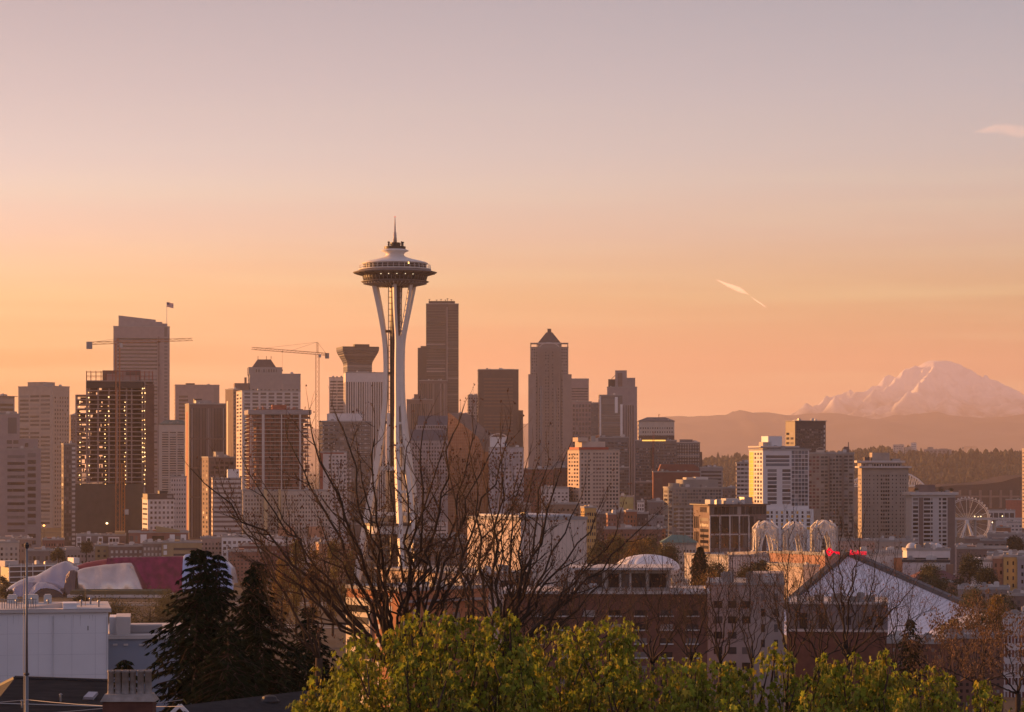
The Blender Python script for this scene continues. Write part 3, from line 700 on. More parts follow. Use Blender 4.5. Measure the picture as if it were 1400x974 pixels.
B('office_block', 'dark mid-rise with a sunlit corner between bronze tower and white banded block', 276, 285, 322, 626, 1950, BRK, F=[g(5,6.4,.7,.55,.05,.95,630,mat=GLD)], L=[g(2,6.4,.4,.5)], ratio=.8, pent=[(.3,.6,7,CON,'rooftop_room',.1,.5)])
b = B('hotel_block', 'white block of square windows with one orange sunlit flank', 194.5, 202, 238.5, 683, 1480, M('white_precast', (.60,.55,.51), .75), F=[g(6,6.9,.5,.48,.06,.99,684,None)], L=[g(1,6.9,.9,.35,.05,.95,686)], ratio=.9, roof=DKB, pent=[(.0,.98,6,DKB,'rooftop_room',.05,.9),(.5,.8,10,DK,'plant_room',.3,.6)])
# ------------------------------------------------------------------ centre towers
b = B('skyscraper', 'tallest black tower at the centre of the skyline with aerials on its stepped top', 582.5, 582.5, 627, 416, 3400, BLK, F=[g(1,3.7,.97,.42,.01,.60,421,560,GLD), g(1,3.7,.97,.42,.64,.985,423,560,GLD)], depth=48, cap=80)
rt = b['root']; H = b['H']
block(b, 'stepped_top', 586, 622, 411.5, 416, BLK, 4, 40)
x0, _ = at(b, 611, 500); q = MB(); q.box(x0-.5, x0+.8, -1.1, -.003, 0, H-4); q.build('corner_fold', MAU, rt)
block(b, 'lower_wing', 571, 583, 475.5, 800, BLK, 6, 40); block(b, 'lower_wing', 575, 583, 473, 476, BLK, 8, 40)
for u, h in ((587,3), (597,2), (603,3), (609,2), (612,4), (617,2.5)):
    x, z = at(b, u, 411); q = MB(); q.obox((0,0,0), (0,0,h*b['px']), .7, .7); q.obox((-1.5,0,h*b['px']*.8), (1.5,0,h*b['px']*.8), .5, .5); q.build('aerial', DK, rt, (x, 15, z))
b = B('office_tower', 'brown pinstriped tower standing in front of the tallest black tower', 573, 573, 612, 521, 3150, M('brown_granite', (.15,.105,.095), .6, var=.1), F=[g(15,0,.5,.98,.02,.98,523,None,GLD,'glass_strip')], depth=40, pent=[(.05,.5,1.2,FR)])
b = B('office_tower', 'brown pinstriped tower with a notched top right of the needle shaft', 556, 556, 592, 547, 2950, BRK, F=[g(14,0,.5,.98,.02,.98,551,None,GLD,'glass_strip')], depth=36, pent=[(.28,.45,7,BRK,'rooftop_room',.0,.5)])
B('office_tower', 'small grey tower sliver left of the ribbon windowed brown tower', 639, 640, 654, 541, 3200, GRY, F=[g(4,4,.5,.5)], L=[g(2,4,.5,.5)], ratio=.7)
b = B('skyscraper', 'square brown tower with full width ribbon windows and a dark top band', 653, 653.8, 709, 506, 2950, DKB, F=[g(1,4.6,.84,.42,.07,.93,516,560,BRN,'spandrel'), g(1,4.6,.84,.42,.07,.93,566,600,BRN,'spandrel'), g(1,4.6,.45,.42,.5,1.0,601,650,BRN,'spandrel')], L=[g(1,4.6,.8,.42)], ratio=.9, pent=[(.65,.9,1.3,DK)])
block(b, 'side_wing', 708, 715.5, 561, 800, DKB, 8, 40)
b = B('skyscraper', 'stone tower with a pyramid cap and arched gables right of the centre', 725, 725, 777, 475, 2700, M('rose_stone', (.30,.235,.205), .75, var=.08), F=[g(3,4.2,.45,.45,.03,.19,476,700), g(3,4.2,.45,.45,.81,.97,476,700), g(2,4.2,.5,.5,.22,.36,530,700), g(2,4.2,.5,.5,.64,.78,530,700), g(4,4.2,.45,.45,.38,.62,480,700)], depth=40, cap=90, par=.4)
rt = b['root']; H, wr, wl = b['H'], b['wr'], b['wl']; ST = MATS['rose_stone']
q = MB(); x0, _ = at(b, 735.5, 500); x1, _ = at(b, 766.5, 500); _, zg = at(b, 750, 470); q.box(x0, x1, 5, 35, H+.4, zg); q.build('gable_block', ST, rt)
q = MB(); xm = (x0+x1)/2; rr = (x1-x0)/2-1.5
for i in range(14):
    a0, a1 = PI*i/14, PI*(i+1)/14
    q.obox((xm+rr*math.cos(a0), 4.8, H-.8+rr*.55*math.sin(a0)), (xm+rr*math.cos(a1), 4.8, H-.8+rr*.55*math.sin(a1)), .8, 1.1)
q.build('arch', PLE, rt)
q = MB(); q.box(x0-.8, x1+.8, 4.2, 35.8, zg+.01, zg+1.2); q.build('cornice', PLE, rt)
_, zp = at(b, 750, 453.5); q = MB(); e = 3.2
q.add([(x0,5,zg+1.21),(x1,5,zg+1.21),(x1,35,zg+1.21),(x0,35,zg+1.21),(xm-e,20-e,zp),(xm+e,20-e,zp),(xm+e,20+e,zp),(xm-e,20+e,zp)], [(0,1,5,4),(1,2,6,5),(2,3,7,6),(3,0,4,7),(4,5,6,7),(3,2,1,0)]); q.build('pyramid_roof', DKB, rt)
_, zt = at(b, 750, 448.5); q = MB(); q.box(xm-2, xm+2, 18, 22, zp+.01, zt); q.build('lantern', DKB, rt)
for (ua, ub) in ((725, 735), (766.5, 777)):
    xa, _ = at(b, ua, 500); xb, _ = at(b, ub, 500)
    q = MB()
    for x in (xa+.5, xb-.5): q.box(x-.5, x+.5, 2, 3, H+.95, H+3.6); q.box(x-.5, x+.5, 12, 13, H+.95, H+3.6)
    q.box(xa, xb, 1.5, 13.5, H+3.61, H+4.8); q.build('corner_loggia', ST, rt)
for (ua, ub, va, y0) in ((722.3, 781.5, 512, -2.5), (735.5, 766.5, 477, -1.6)):
    xa, _ = at(b, ua, 500); xb, _ = at(b, ub, 500); _, za = at(b, 750, va)
    q = MB()
    if va == 512: q.box(xa, at(b, 733, 500)[0], y0, wl*.8, 0, za); q.box(at(b, 769, 500)[0], xb, y0, wl*.8, 0, za)
    else:
        for uu in (735.8, 742, 748, 752.5, 758.5, 765): x, _ = at(b, uu, 500); q.box(x-.6, x+.6, y0, -.004, 0, za)
    q.build('bay' if va == 512 else 'pier', ST, rt)
for (ua, ub) in ((738, 741), (757.5, 760.5)): strip(b, 'glass_strip', ua, ub, 528, 700, GLB, -1.2, -.05)
for (ua, ub) in ((723, 732), (770, 780.5)):
    for k in range(34):
        for f in (.15, .45, .75):
            pass
B('office_tower', 'stone tower with wide ribbons behind the pyramid capped tower', 778, 778, 805, 520, 3050, MAU, F=[g(1,3.6,.95,.4,.02,.98,530,560)], depth=36, par=2)
B('office_tower', 'rosy gridded tower right of the pyramid capped tower', 781.5, 781.5, 809, 550, 2880, M('rose_precast', (.36,.27,.25), .8), F=[g(6,6.2,.62,.62,.03,.97,552,660)], depth=36)
B('office_tower', 'grey glass tower between the rosy gridded tower and the white edged one', 808, 808, 825, 552, 2820, GLK, F=[g(5,3.2,.8,.5,.02,.98,554,640,GLB)], depth=30, pent=[(.2,.8,1.5,STL)])
b = B('skyscraper', 'stepped brown tower with a tall set back top and fine upright strips', 830, 830, 871, 530, 2950, MAU, F=[g(6,0,.45,.98,.52,.98,553,None,GLD,'glass_strip')], depth=38, cap=40)
block(b, 'stepped_top', 841, 857, 506.5, 530, MAU, 2, 30); block(b, 'stepped_top', 857, 868.5, 516.5, 530, MAU, 6, 32); block(b, 'plant_room', 831.5, 841, 518.5, 530, DK, 6, 28)
strip(b, 'stair_recess', 844.5, 851, 510, 600, BRK, 1.7, 1.99)
x, z = at(b, 836, 518); q = MB(); q.obox((x,10,z),(x+6,10,z+6),.6,.6); q.build('roof_davit', DK, b['root'])
b = B('office_tower', 'glass tower with bright white edges in front of the stepped brown tower', 818, 819.5, 851, 541, 2720, GLW, F=[g(1,3.3,.95,.35,.1,.95,560,650,GLB), g(1,0,.9,.99,.0,.075,541,None,WH,'white_edge')], L=[g(1,3.3,.9,.4)], ratio=.8)
block(b, 'upper_glass', 823.5, 843, 545, 553, GLD, -.6, 10); strip(b, 'white_edge', 840.5, 844.5, 543, 565, WH, -.9, -.61); strip(b, 'white_edge', 848, 851, 553, 600, WH, -.9, -.3)
b = B('office_tower', 'pale tower under a dark hipped roof at the right end of the tall cluster', 872, 873, 922, 577, 2600, CRM, F=[g(14,5.4,.5,.45,.03,.97,583,612)], L=[g(3,5.4,.5,.45)], ratio=.8, cap=50)
H, wr, wl = b['H'], b['wr'], b['wl']; q = MB(); zt = H+6.6*b['px']
q.add([(-1,-1,H+.95),(wr+1,-1,H+.95),(wr+1,wl+1,H+.95),(-1,wl+1,H+.95),(wr*.25,wl*.4,zt),(wr*.75,wl*.4,zt),(wr*.75,wl*.6,zt),(wr*.25,wl*.6,zt)], [(0,1,5,4),(1,2,6,5),(2,3,7,6),(3,0,4,7),(4,5,6,7),(3,2,1,0)]); q.build('hip_roof', DKB, b['root'])
q = MB(); q.obox((wr*.58,wl*.5,zt),(wr*.58,wl*.5,zt+3.5),.5,.5); q.obox((wr*.56,wl*.5,zt+2),(wr*.62,wl*.5,zt+2.6),.4,.4); q.build('roof_crane', RUST, b['root'])
b = B('office_tower', 'wide glass tower with a glowing yellow roof edge below the hipped roof', 868.5, 868.5, 925, 603, 2250, GLK, F=[g(10,4.1,.8,.55,.02,.42,612,700,GLD), g(14,4.1,.8,.55,.5,.98,606,700,GLW if False else GLD)], depth=36, cap=80)
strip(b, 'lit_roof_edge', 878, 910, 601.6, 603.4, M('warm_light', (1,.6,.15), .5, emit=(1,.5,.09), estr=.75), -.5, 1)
block(b, 'roof_storey', 873, 922, 595.5, 601.5, DKB, 5, 30); strip(b, 'glass_recess', 889.5, 894.5, 612, 640, GLD, -.3)
q = MB(); x, _ = at(b, 890.5, 600); lattice(q, (x,-2.4,0), (x+2,-2.4,b['H']+8), 1.2, 2.4, .15, .25); q.build('hoist_mast', RUST, b['root'])
b = B('office_tower', 'grey glass tower of upright panels right of the yellow roof edge', 925, 925, 957, 606, 2330, GLK, F=[g(9,0,.12,.99,.01,.99,607,None,FR,'mullion'), g(1,4.3,.98,.5,.01,.99,608,680,GLD), g(1,4.3,.5,.6,.0,.1,608,650,DK,'balcony')], depth=32)
block(b, 'side_wing', 957, 960, 618, 800, DKB, 4, 24); block(b, 'upper_storey', 929, 947, 601, 606, GLK, 4, 20)
# ------------------------------------------------------------------ middle ground of the centre
b = B('office_block', 'punched window office block under two sloping slate roofs behind the branches', 562, 562, 613, 603, 1950, M('lilac_stone', (.42,.36,.35), .8), F=[g(13,5.1,.58,.55,.02,.98,605,680)], depth=36, cap=100, par=.3)
rt = b['root']; SL = M('slate_metal', (.10,.095,.11), .4, var=.1)
for (ua, ub, va, vb, y0, y1, wm) in ((561, 609, 587.5, 603, 1, 14, SL), (571, 613, 568, 581, 14, 30, SL)):
    x0, z1 = at(b, ua, va); x1, z0 = at(b, ub, vb); q = MB(); q.add([(x0,y0,z0),(x1,y0,z0),(x1,y0+5,z1),(x0,y0+5,z1),(x0,y1,z0),(x1,y1,z0),(x1,y1-2,z1),(x0,y1-2,z1)], [(0,1,2,3),(3,2,6,7),(5,4,7,6),(4,0,3,7),(1,5,6,2),(0,4,5,1)]); q.build('sloped_roof', wm, rt)
x0, z1 = at(b, 569, 581); x1, z0 = at(b, 611, 588); q = MB(); q.box(x0, x1, 12, 30, z0-6, z1); q.build('upper_storey', MATS['lilac_stone'], rt)
for k in range(13): strip(b, 'window', 571+k*3.05, 573+k*3.05, 582.3, 585.5, GLD, 11.85, 11.99)
b = B('office_tower', 'glass tower cut to a steep orange blade of sunlit glass behind the branches', 612.5, 661, 664, 640, 1850, GLK, ratio=12.0, base=-2, par=.2)
rt = b['root']; W_, wr, H = b['wl'], b['wr'], b['H']
for o in [o for o in rt.children if o.name.split('.')[0] in ('wall', 'roof', 'air_unit')]: bpy.data.objects.remove(o)
pxl = b['px']
def topv(f): return interp([(0, 565), (.18, 570), (.45, 583), (.7, 592), (.88, 601), (1.0, 618)], f)
nb = 16
outl = [(W_*(1-i/nb), CZ-(topv(i/nb)-HOR)/FOC*1880-b['z0']) for i in range(nb+1)]
q = MB(); q.mat(M('amber_glass', (.30,.14,.075), .25, metal=.5, var=.2)); P0 = [(0, y, z) for y, z in outl]; P1 = [(22, y, z) for y, z in outl]
BLD = M('amber_glass')
q.add(P0+[(0, 0, 0), (0, W_, 0)], [tuple(range(nb+3))]); q.add(P1+[(22,0,0),(22,W_,0)], [tuple(range(nb+2,-1,-1))])
q.mat(BLD); q.mat(BRN); q.grid([P0, P1]); q.mat(BLD); q.add([(0,0,0),(22,0,0),(22,0,outl[-1][1]),(0,0,outl[-1][1])], [(0,1,2,3)]); q.add([(0,W_,0),(22,W_,0),(22,W_,outl[0][1]),(0,W_,outl[0][1])], [(0,1,2,3)])
q.build('glass_blade', None, rt)
q = MB()
for k in range(1, 18):
    y = W_*k/18; zt = interp([(p[0], p[1]) for p in reversed(outl)], y); q.box(-.12, -.003, y-.12, y+.12, 0, zt-.4)
for k in range(46):
    z = 3+k*4.2*pxl*1.0
    if z > outl[0][1]: break
    ym = 0
    for y_, z_ in reversed(outl):
        if z_ >= z: ym = y_; break
    if ym < W_-1: q.box(-.1, -.002, ym, W_, z-.12, z+.12)
q.build('mullion', BRK, rt)
B('office_tower', 'slate glass slab rising right behind the orange blade of glass', 624, 624, 648, 568, 1990, GLK, F=[g(1,4.4,.98,.4,.01,.99,580,660,GLD)], depth=30, par=.5)
b = B('apartment_tower', 'mottled pale apartment tower behind the right side of the central bare tree', 668, 670, 716, 613, 1820, M('mottled_panel', (.40,.37,.38), .8, var=.3, scale=.12), F=[g(9,5.3,.55,.5,.03,.97,617,700,GL,'window',0,.25)], L=[g(2,5.3,.5,.5)], ratio=.7, pent=[(.02,.5,14,WH,'rooftop_room',.1,.6)])
q = MB(); zt = b['H']+14*b['px']
for i in range(10):
    a0, a1 = PI*i/10, PI*(i+1)/10; w = b['wr']*.25; q.obox((b['wr']*.26+w*math.cos(a0), 4, zt+3*math.sin(a0)), (b['wr']*.26+w*math.cos(a1), 4, zt+3*math.sin(a1)), 5, .6)
q.build('arched_canopy', PLE, b['root'])
B('office_block', 'dark red brick block of lit windows beneath the pyramid capped tower', 716, 716, 757, 642, 1900, RED, F=[g(9,6.2,.45,.4,.03,.97,645)], depth=30)
B('office_block', 'dark brown brick block beside the tan flats with red roof', 753, 753, 778, 640, 1950, M('dark_brick', (.13,.065,.055), .85), F=[g(6,6.2,.45,.4,.03,.97,648)], depth=30, pent=[(.1,.9,8,GRY)])
# ------------------------------------------------------------------ tan flats with the red roof
b = B('apartment_tower', 'tan apartment tower with a red roof slab and one brightly sunlit side', 776, 792, 847, 616, 1500, M('tan_stucco', (.52,.41,.33), .85, var=.06), F=[g(3,5.15,.55,.55,.03,.28,618), g(4,5.15,.72,.5,.33,.63,618,None,BRK,'balcony_recess'), g(4,5.15,.6,.55,.66,.98,618)], L=[g(4,5.15,.6,.5,.05,.95,619)], ratio=.75, cap=100, par=.5)
rt = b['root']; RR = M('red_roof', (.35,.07,.045), .7)
q = MB(); q.box(-.4, b['wr']*.72, -.4, b['wl']*.8, b['H']+.4, b['H']+1.9); q.build('red_roof_slab', RR, rt)
q = MB(); x0, _ = at(b, 798, 600); x1, _ = at(b, 830, 600); q.box(x0, x1, 3, 14, b['H']+1.91, b['H']+5.2); q.build('penthouse', CRM, rt)
q = MB(); x1, _ = at(b, 805, 600); q.box(x0-3, x1, 1.5, 10, b['H']+5.21, b['H']+7.6); q.build('lift_room', MATS['tan_stucco'], rt)
block(b, 'corner_tower', 838.5, 846.5, 614.5, 616, MATS['tan_stucco'], .2, 12)
crane('small orange tower crane on the skyline just above the tan flats', 812, 1760, 640, 599.5, 596, PX(818.5, 598, 1790)-PX(812, 599.5, 1760), 5, 1.5, M('crane_rust', (.50,.22,.10), .6), jw=1.2)
B('office_block', 'dark glass block right behind the tan apartment tower', 816, 816, 859, 599, 1900, GLK, F=[g(9,4.4,.8,.5,.02,.98,604,720,GLD)], depth=30, pent=[(.1,.4,2.5,DK),(.5,.9,2,STL)])
B('office_block', 'narrow dark blue glass block beside the right edge of the tan flats', 847, 847, 860, 640, 1780, GLK, F=[g(4,4.4,.8,.5,.02,.98,642,720,GLD)], depth=30)
b = B('office_block', 'low glass office wing of mullions below the yellow roof edge tower', 868, 868, 896, 660, 2050, GLK, F=[g(5,4.4,.75,.6,.02,.98,661,700,GLD)], depth=26)
b = B('brick_block', 'dull red windowless brick tower with sloping shoulders', 892, 893, 957, 646, 2000, RED, F=[g(9,0,.3,.96,.05,.2,652,None,BRK,'brick_recess')], ratio=.6)
x0, z0 = at(b, 900, 646); x1, _ = at(b, 957, 646); xa, z1 = at(b, 904, 635); xb, _ = at(b, 948, 634)
q = MB(); q.prism([(x0,z0+.5),(x1,z0+.5),(x1-1,z0+4),(xb,z1),(xa,z1)], 4, 30); q.build('brick_shoulder', RED, b['root'])
B('office_block', 'dark grey block with roof plant right of the dull red brick tower', 957, 957, 988, 640, 2250, GRY, F=[g(1,5,.95,.5,.03,.97,643,700,GLD)], depth=30, pent=[(.2,.55,3,DK),(.1,.95,1.5,CON)])
B('brick_block', 'small brown brick block low between two apartment towers', 988, 990, 1009, 668, 1900, BRK, F=[g(4,5.5,.5,.5)], L=[g(2,5,.5,.5)], ratio=1.0)
b = B('apartment_tower', 'stepped grey apartment tower with sunlit corner windows', 907, 920, 986, 668, 1450, M('sage_panel', (.27,.255,.235), .8), F=[g(17,4.6,.78,.62,.0,1.,669,692,GLB), g(8,5.6,.72,.6,.0,.98,694), g(2,5.6,.7,.3,.04,.42,696,None,FR,'balcony')], L=[g(2,5.6,.7,.55)], ratio=.75, cap=100)
block(b, 'upper_storey', 936, 984, 656, 668, MATS['sage_panel'], 3, 20); block(b, 'penthouse', 941, 952, 653, 656, CRM, 4, 12); block(b, 'corner_step', 921, 930, 661, 668, MATS['sage_panel'], 1, 12); block(b, 'plant_room', 955, 972, 652.5, 656, FR, 6, 14)
b = B('office_block', 'office block with great framed panes and a sunlit brick flank', 948, 970, 1048, 691, 1250, BRK, F=[g(9,0,.88,.96,.01,.62,693,704,GLD), g(6,0,.9,.96,.63,.99,693,704,GLD), g(4,0,.92,.94,.01,.78,706,730,GLD,m=1), g(4,0,.92,.94,.01,.78,732,750,GLD,m=1), g(1,0,.95,.9,.80,.99,708,760,DKB,'panel')], L=[g(3,0,.7,.9,.66,.97,706,724,GLD,m=1), g(3,0,.7,.9,.66,.97,727,744,GLD,m=1), g(1,7.6,.9,.55,.03,.6,707,760,GLD), g(9,0,.6,.8,.03,.6,693,702,GLD)], ratio=.62, over=1.2, par=.5, roof=DKB)
for u in (970.3, 984, 997.5, 1010.5, 1023.5): strip(b, 'frame_post', u-.8, u+.8, 705, 770, PLE, -.5)
for v in (705, 731): strip(b, 'frame_beam', 971.2, 1024, v-.7, v+.7, PLE, -.48)
for (a_, c_) in ((.1,.3),(.38,.62),(.7,.85)):
    q = MB(); q.box(b['wr']*a_, b['wr']*c_, 6, 12, b['H']+.5, b['H']+2.4+a_*2); q.build('plant_room', FR if a_ < .6 else STL, b['root'])
# ------------------------------------------------------------------ right-hand towers
B('apartment_tower', 'plain apartment tower of stacked pale balconies left of the golden edged tower', 1006, 1007, 1028, 634, 1700, GRY, F=[g(1,5.6,.98,.4,.02,.98,636,720,PLE,'balcony'), g(4,5.6,.7,.4,.02,.98,633,720,GL)], L=[g(1,5.6,.8,.5)], ratio=.8)
b = B('apartment_tower', 'white and glass apartment tower with a golden sunlit flank and white penthouse box', 1024, 1043, 1106, 616, 1350, M('white_cladding', (.66,.62,.60), .7, var=.05), F=[g(1,5.45,.98,.7,.06,.58,622,640,GLB), g(1,5.45,.98,.72,.1,.3,641,694,GLB), g(1,5.45,.98,.72,.42,.6,641,694,GLB), g(5,5.45,.85,.8,.62,.98,616,694,GLB)], L=[g(1,5.45,.95,.9,.66,.98,618,694,M('gold_panel', (.60,.34,.08), .35, metal=.5),'gold_panel'), g(3,5.45,.6,.6,.03,.64,618,694)], ratio=.8, cap=100)
rt = b['root']
q = MB(); x0, _ = at(b, 1042, 700); x1, _ = at(b, 1108, 700); _, z1 = at(b, 1070, 696.5); q.box(x0-1, x1+.6, -3, 12, 0, z1); q.build('podium', WH, rt)
for k in range(9):
    for j in range(5):
        u = 1044+k*7; strip(b, 'window', u, u+(4.8 if k in (0, 8) else 2.5), 699+j*5.4, 702.6+j*5.4, GL if (k+j) % 3 else MATS['gold_panel'], -3.1, -3.003)
block(b, 'roof_slab', 1041, 1094, 610, 612, PLE, 1, 20); block(b, 'penthouse', 1053, 1072, 596.5, 610, WH, 3, 13); block(b, 'upper_storey', 1052, 1104, 612, 616, GLK, 1.5, 16)
q = MB(); q.box(1.2, 6, 3, 9, b['H']+.9, b['H']+4.4); q.build('lift_room', CRM, rt)
b = B('office_tower', 'dark glass tower rising alone against the foothills', 1074, 1087, 1129, 576, 1900, DKB, F=[g(12,3.4,.75,.62,.03,.9,586,640,GLD), g(1,6.4,.6,.5,.92,.99,580,640,FR,'balcony')], L=[g(2,6.4,.7,.5,.1,.98,590,640,GLD)], ratio=.7, over=.6, par=.5, pent=[(.15,.3,1.2,FR)])
b = B('apartment_tower', 'mottled tan apartment tower with red tinted windows and a small roof spire', 1104, 1104, 1168, 621, 1400, M('tan_panel', (.34,.285,.24), .85), F=[g(3,4.9,.7,.6,.02,.26,623,700,M('rosy_glass', (.12,.05,.045), .2, cell='glass')), g(2,4.9,.8,.55,.28,.44,623,None,GLW if False else GL), g(4,4.9,.72,.55,.46,.74,622,None,GLD), g(2,4.9,.75,.55,.77,.98,622,None,GL)], depth=24, cap=100)
rt = b['root']
for (ua, ub, va, m_) in ((1116, 1127, 615.5, CRM), (1130, 1142, 617.5, TAN), (1146, 1153, 617, CON)): block(b, 'rooftop_room', ua, ub, va, 621, m_, 4, 14)
q = MB()
for i in range(8):
    a0, a1 = PI*i/8, PI*(i+1)/8; x, z = at(b, 1122, 616); q.obox((x+2.4*math.cos(a0), 8, z+1.6*math.sin(a0)), (x+2.4*math.cos(a1), 8, z+1.6*math.sin(a1)), 6, .4)
q.build('vaulted_roof', TAN, rt)
x, z = at(b, 1158, 621); q = MB(); q.box(x-1.8, x+1.2, 5, 9, z, z+4); q.obox((x+.8,6,z+4),(x+.8,6,z+6.6),.5,.5); q.build('roof_spire', BRK, rt)
for u in (1140, 1158.5): strip(b, 'balcony_stack', u-6.5, u-5.4, 624, 720, BRK, -1.1)
b = B('apartment_tower', 'tall beige hotel like tower with a double cornice and a blocky top', 1173, 1178, 1242, 640, 1450, M('beige_stucco', (.36,.30,.25), .85), F=[g(3,5.3,.35,.4,.03,.2,648), g(2,5.3,.3,.38,.22,.38,648), g(4,5.3,.7,.5,.40,.60,648,None,GLD), g(2,5.3,.3,.38,.62,.78,648), g(3,5.3,.35,.4,.80,.97,648)], L=[g(2,5.3,.4,.4,.1,.9,648)], ratio=.6, cap=100, over=1.3, par=1.0, roof=PLE)
block(b, 'upper_storey', 1178, 1234, 633, 640, MATS['beige_stucco'], 2, 18)
block(b, 'upper_cornice', 1172, 1238, 630, 632.8, PLE, 1, 20); block(b, 'top_block', 1194, 1218, 619, 630, MATS['beige_stucco'], 5, 16); block(b, 'plant_room', 1184, 1191, 625, 630, DKB, 5, 14); block(b, 'plant_room', 1222, 1233, 627.5, 630, CON, 6, 14)
for k in range(14): strip(b, 'window', 1181+k*3.7, 1183+k*3.7, 634.5, 637.5, GLD, 1.85, 1.99)
b = B('apartment_tower', 'white banded apartment tower with a thick flat roof and dark stripes', 1238, 1247, 1306, 677, 1400, M('white_stucco', (.54,.49,.46), .85, var=.06), F=[g(1,5.6,.98,.62,.02,.14,680,None,GLD), g(1,0,.98,.99,.155,.26,680,None,BRK,'dark_stripe'), g(1,5.6,.98,.62,.27,.42,680,None,GLD), g(1,5.6,.9,.6,.43,.48,680,None,GLD), g(1,5.6,.9,.6,.62,.67,680,None,GLD), g(1,5.6,.9,.6,.70,.80,680,None,GLD), g(1,0,.98,.99,.82,.995,680,None,BRK,'dark_stripe')], L=[g(2,5.6,.35,.6,.1,.9,680,None,FR,'balcony')], ratio=.6, cap=100, over=1.2, par=1.6, roof=PLE)
block(b, 'plant_room', 1260, 1282, 663, 675, BRK, 5, 14)
# rooftop garden bushes
rg = random.Random(2)
def leafball(mb, c, r, n, s, rg):
    for _ in range(n):
        d = Vector((rg.gauss(0,1), rg.gauss(0,1), rg.gauss(0,1))); d.normalize(); p = Vector(c)+Vector((d.x*r[0], d.y*r[1], d.z*r[2]))*(rg.random()**.33)
        a = Vector((rg.gauss(0,1), rg.gauss(0,1), rg.gauss(0,1))).normalized()*s*rg.uniform(.6,1.4); bb = a.cross(Vector((rg.gauss(0,1), rg.gauss(0,1), rg.gauss(0,1)))).normalized()*s*rg.uniform(.4,1)
        mb.add([p-a*.5, p+bb*.5, p+a*.5, p-bb*.5], [(0,1,2,3)])
BUSH = M('dark_leaves', (.045,.05,.02), .9, var=.3, spec=.1, cell=.5)
for u, v, l in ((1253, 670.5, 'dark roof garden bush at the left end of the flat white roof'), (1287, 668, 'taller roof garden bush right of the dark plant room'), (1300, 671, 'small roof garden bush at the right end of the flat white roof')):
    p = PX(u, v, 1409); rt = thing('bush', l, 'bush', (p.x, p.y, CZ-(675-HOR)/FOC*1400+.6), 0, 'bushes on the flat white roof')
    q = MB(); q.tube([(0,0,0),(.1,0,1.2)], .15, 5); q.build('stem', BRK, rt); q = MB(); leafball(q, (0,0,1.4), (1.6,1.3,1.0 if u != 1287 else 1.9), 160, .5, rg); q.build('foliage', BUSH, rt)
b = B('office_tower', 'tower edge glowing orange at the right border of the picture', 1397.5, 1400.5, 1424, 615, 1900, MAU, F=[g(4,5,.5,.5)], L=[g(1,5,.5,.4)], ratio=.8)
# ------------------------------------------------------------------ beyond the right-hand towers
YS = 4700
rt = thing('stadium', 'stadium with a white arched roof truss far behind the tall beige tower', 'stadium', tuple(PX(1226, 667, YS)))
def sv(u, v): p = PX(u, v, YS); o = PX(1226, 667, YS); return Vector((p.x-o.x, 0, p.z-o.z))
q = MB(); prev = None
arc = [(1168, 657), (1178, 651.5), (1195, 646.5), (1215, 644), (1232, 645.5), (1245, 649.5), (1255, 655.5), (1263, 663)]
low = [(u, interp([(1168,663),(1200,662.5),(1263,664)], u)) for u, _ in arc]
for (a, c), (d, e) in zip(zip(arc, low), zip(arc[1:], low[1:])):
    q.obox(sv(*a), sv(*d), 2.6, 2.6); q.obox(sv(*c), sv(*e), 1.6, 1.6)
    n = 3
    for k in range(n):
        f0, f1 = k/n, (k+1)/n; A = sv(*a).lerp(sv(*d), f0); Bv = sv(*c).lerp(sv(*e), (f0+f1)/2); Cv = sv(*a).lerp(sv(*d), f1)
        q.obox(A, Bv, .8, .8); q.obox(Bv, Cv, .8, .8)
q.build('roof_arch', WH, rt)
q = MB(); a, c = sv(1160, 668), sv(1275, 664); q.box(a.x, c.x, 6, 120, -60, 2); q.box(a.x, c.x, 3, 5.9, -8, -5); q.build('stand', GLK, rt)
rt = thing('stadium', 'dark hulking stadium with a low curved roof at the right below the hill', 'stadium', tuple(PX(1345, 690, 4300)))
o_ = PX(1345, 690, 4300)
q = MB(); pts = [(1262,702),(1262,668),(1300,664),(1345,662),(1370,659),(1386,654),(1402,651),(1440,650),(1440,702)]
q.prism([((PX(u, v, 4300)-o_).x, (PX(u, v, 4300)-o_).z) for u, v in pts][::-1], 0, 190); q.build('hall', M('stadium_cladding', (.05,.04,.042), .95, spec=.05), rt)
q = MB()
for k in range(11):
    x = (PX(1270+k*14, 690, 4300)-o_).x; q.box(x-2, x+2, -3, -.01, -6, 24)
q.box((PX(1264,690,4300)-o_).x, (PX(1436,690,4300)-o_).x, -3.4, -3.01, 12, 15); q.build('truss', BRK, rt)
# harbour wheel
YW = 2900; W0 = PX(1322, 713, YW); RWm = 31.5/FOC*YW
rt = thing('ferris_wheel', 'big white ferris wheel on the waterfront right of the white banded tower', 'ferris wheel', (W0.x, W0.y, W0.z))
q = MB(); q.smooth = False
n = 42
for yy in (-1.1, 1.1):
    for rr in (RWm, RWm-1.6):
        for i in range(n):
            a0, a1 = 2*PI*i/n, 2*PI*(i+1)/n
            q.obox((rr*math.cos(a0), yy, rr*math.sin(a0)), (rr*math.cos(a1), yy, rr*math.sin(a1)), .34, .34)
q.build('rim', WH, rt)
for i in range(21):
    a = 2*PI*i/21+.1; q = MB(); q.obox((.9*math.cos(a), -.8, .9*math.sin(a)), (RWm*math.cos(a), -1.1, RWm*math.sin(a)), .17, .17); q.obox((.9*math.cos(a), .8, .9*math.sin(a)), (RWm*math.cos(a), 1.1, RWm*math.sin(a)), .17, .17); q.build('spoke', WH, rt)
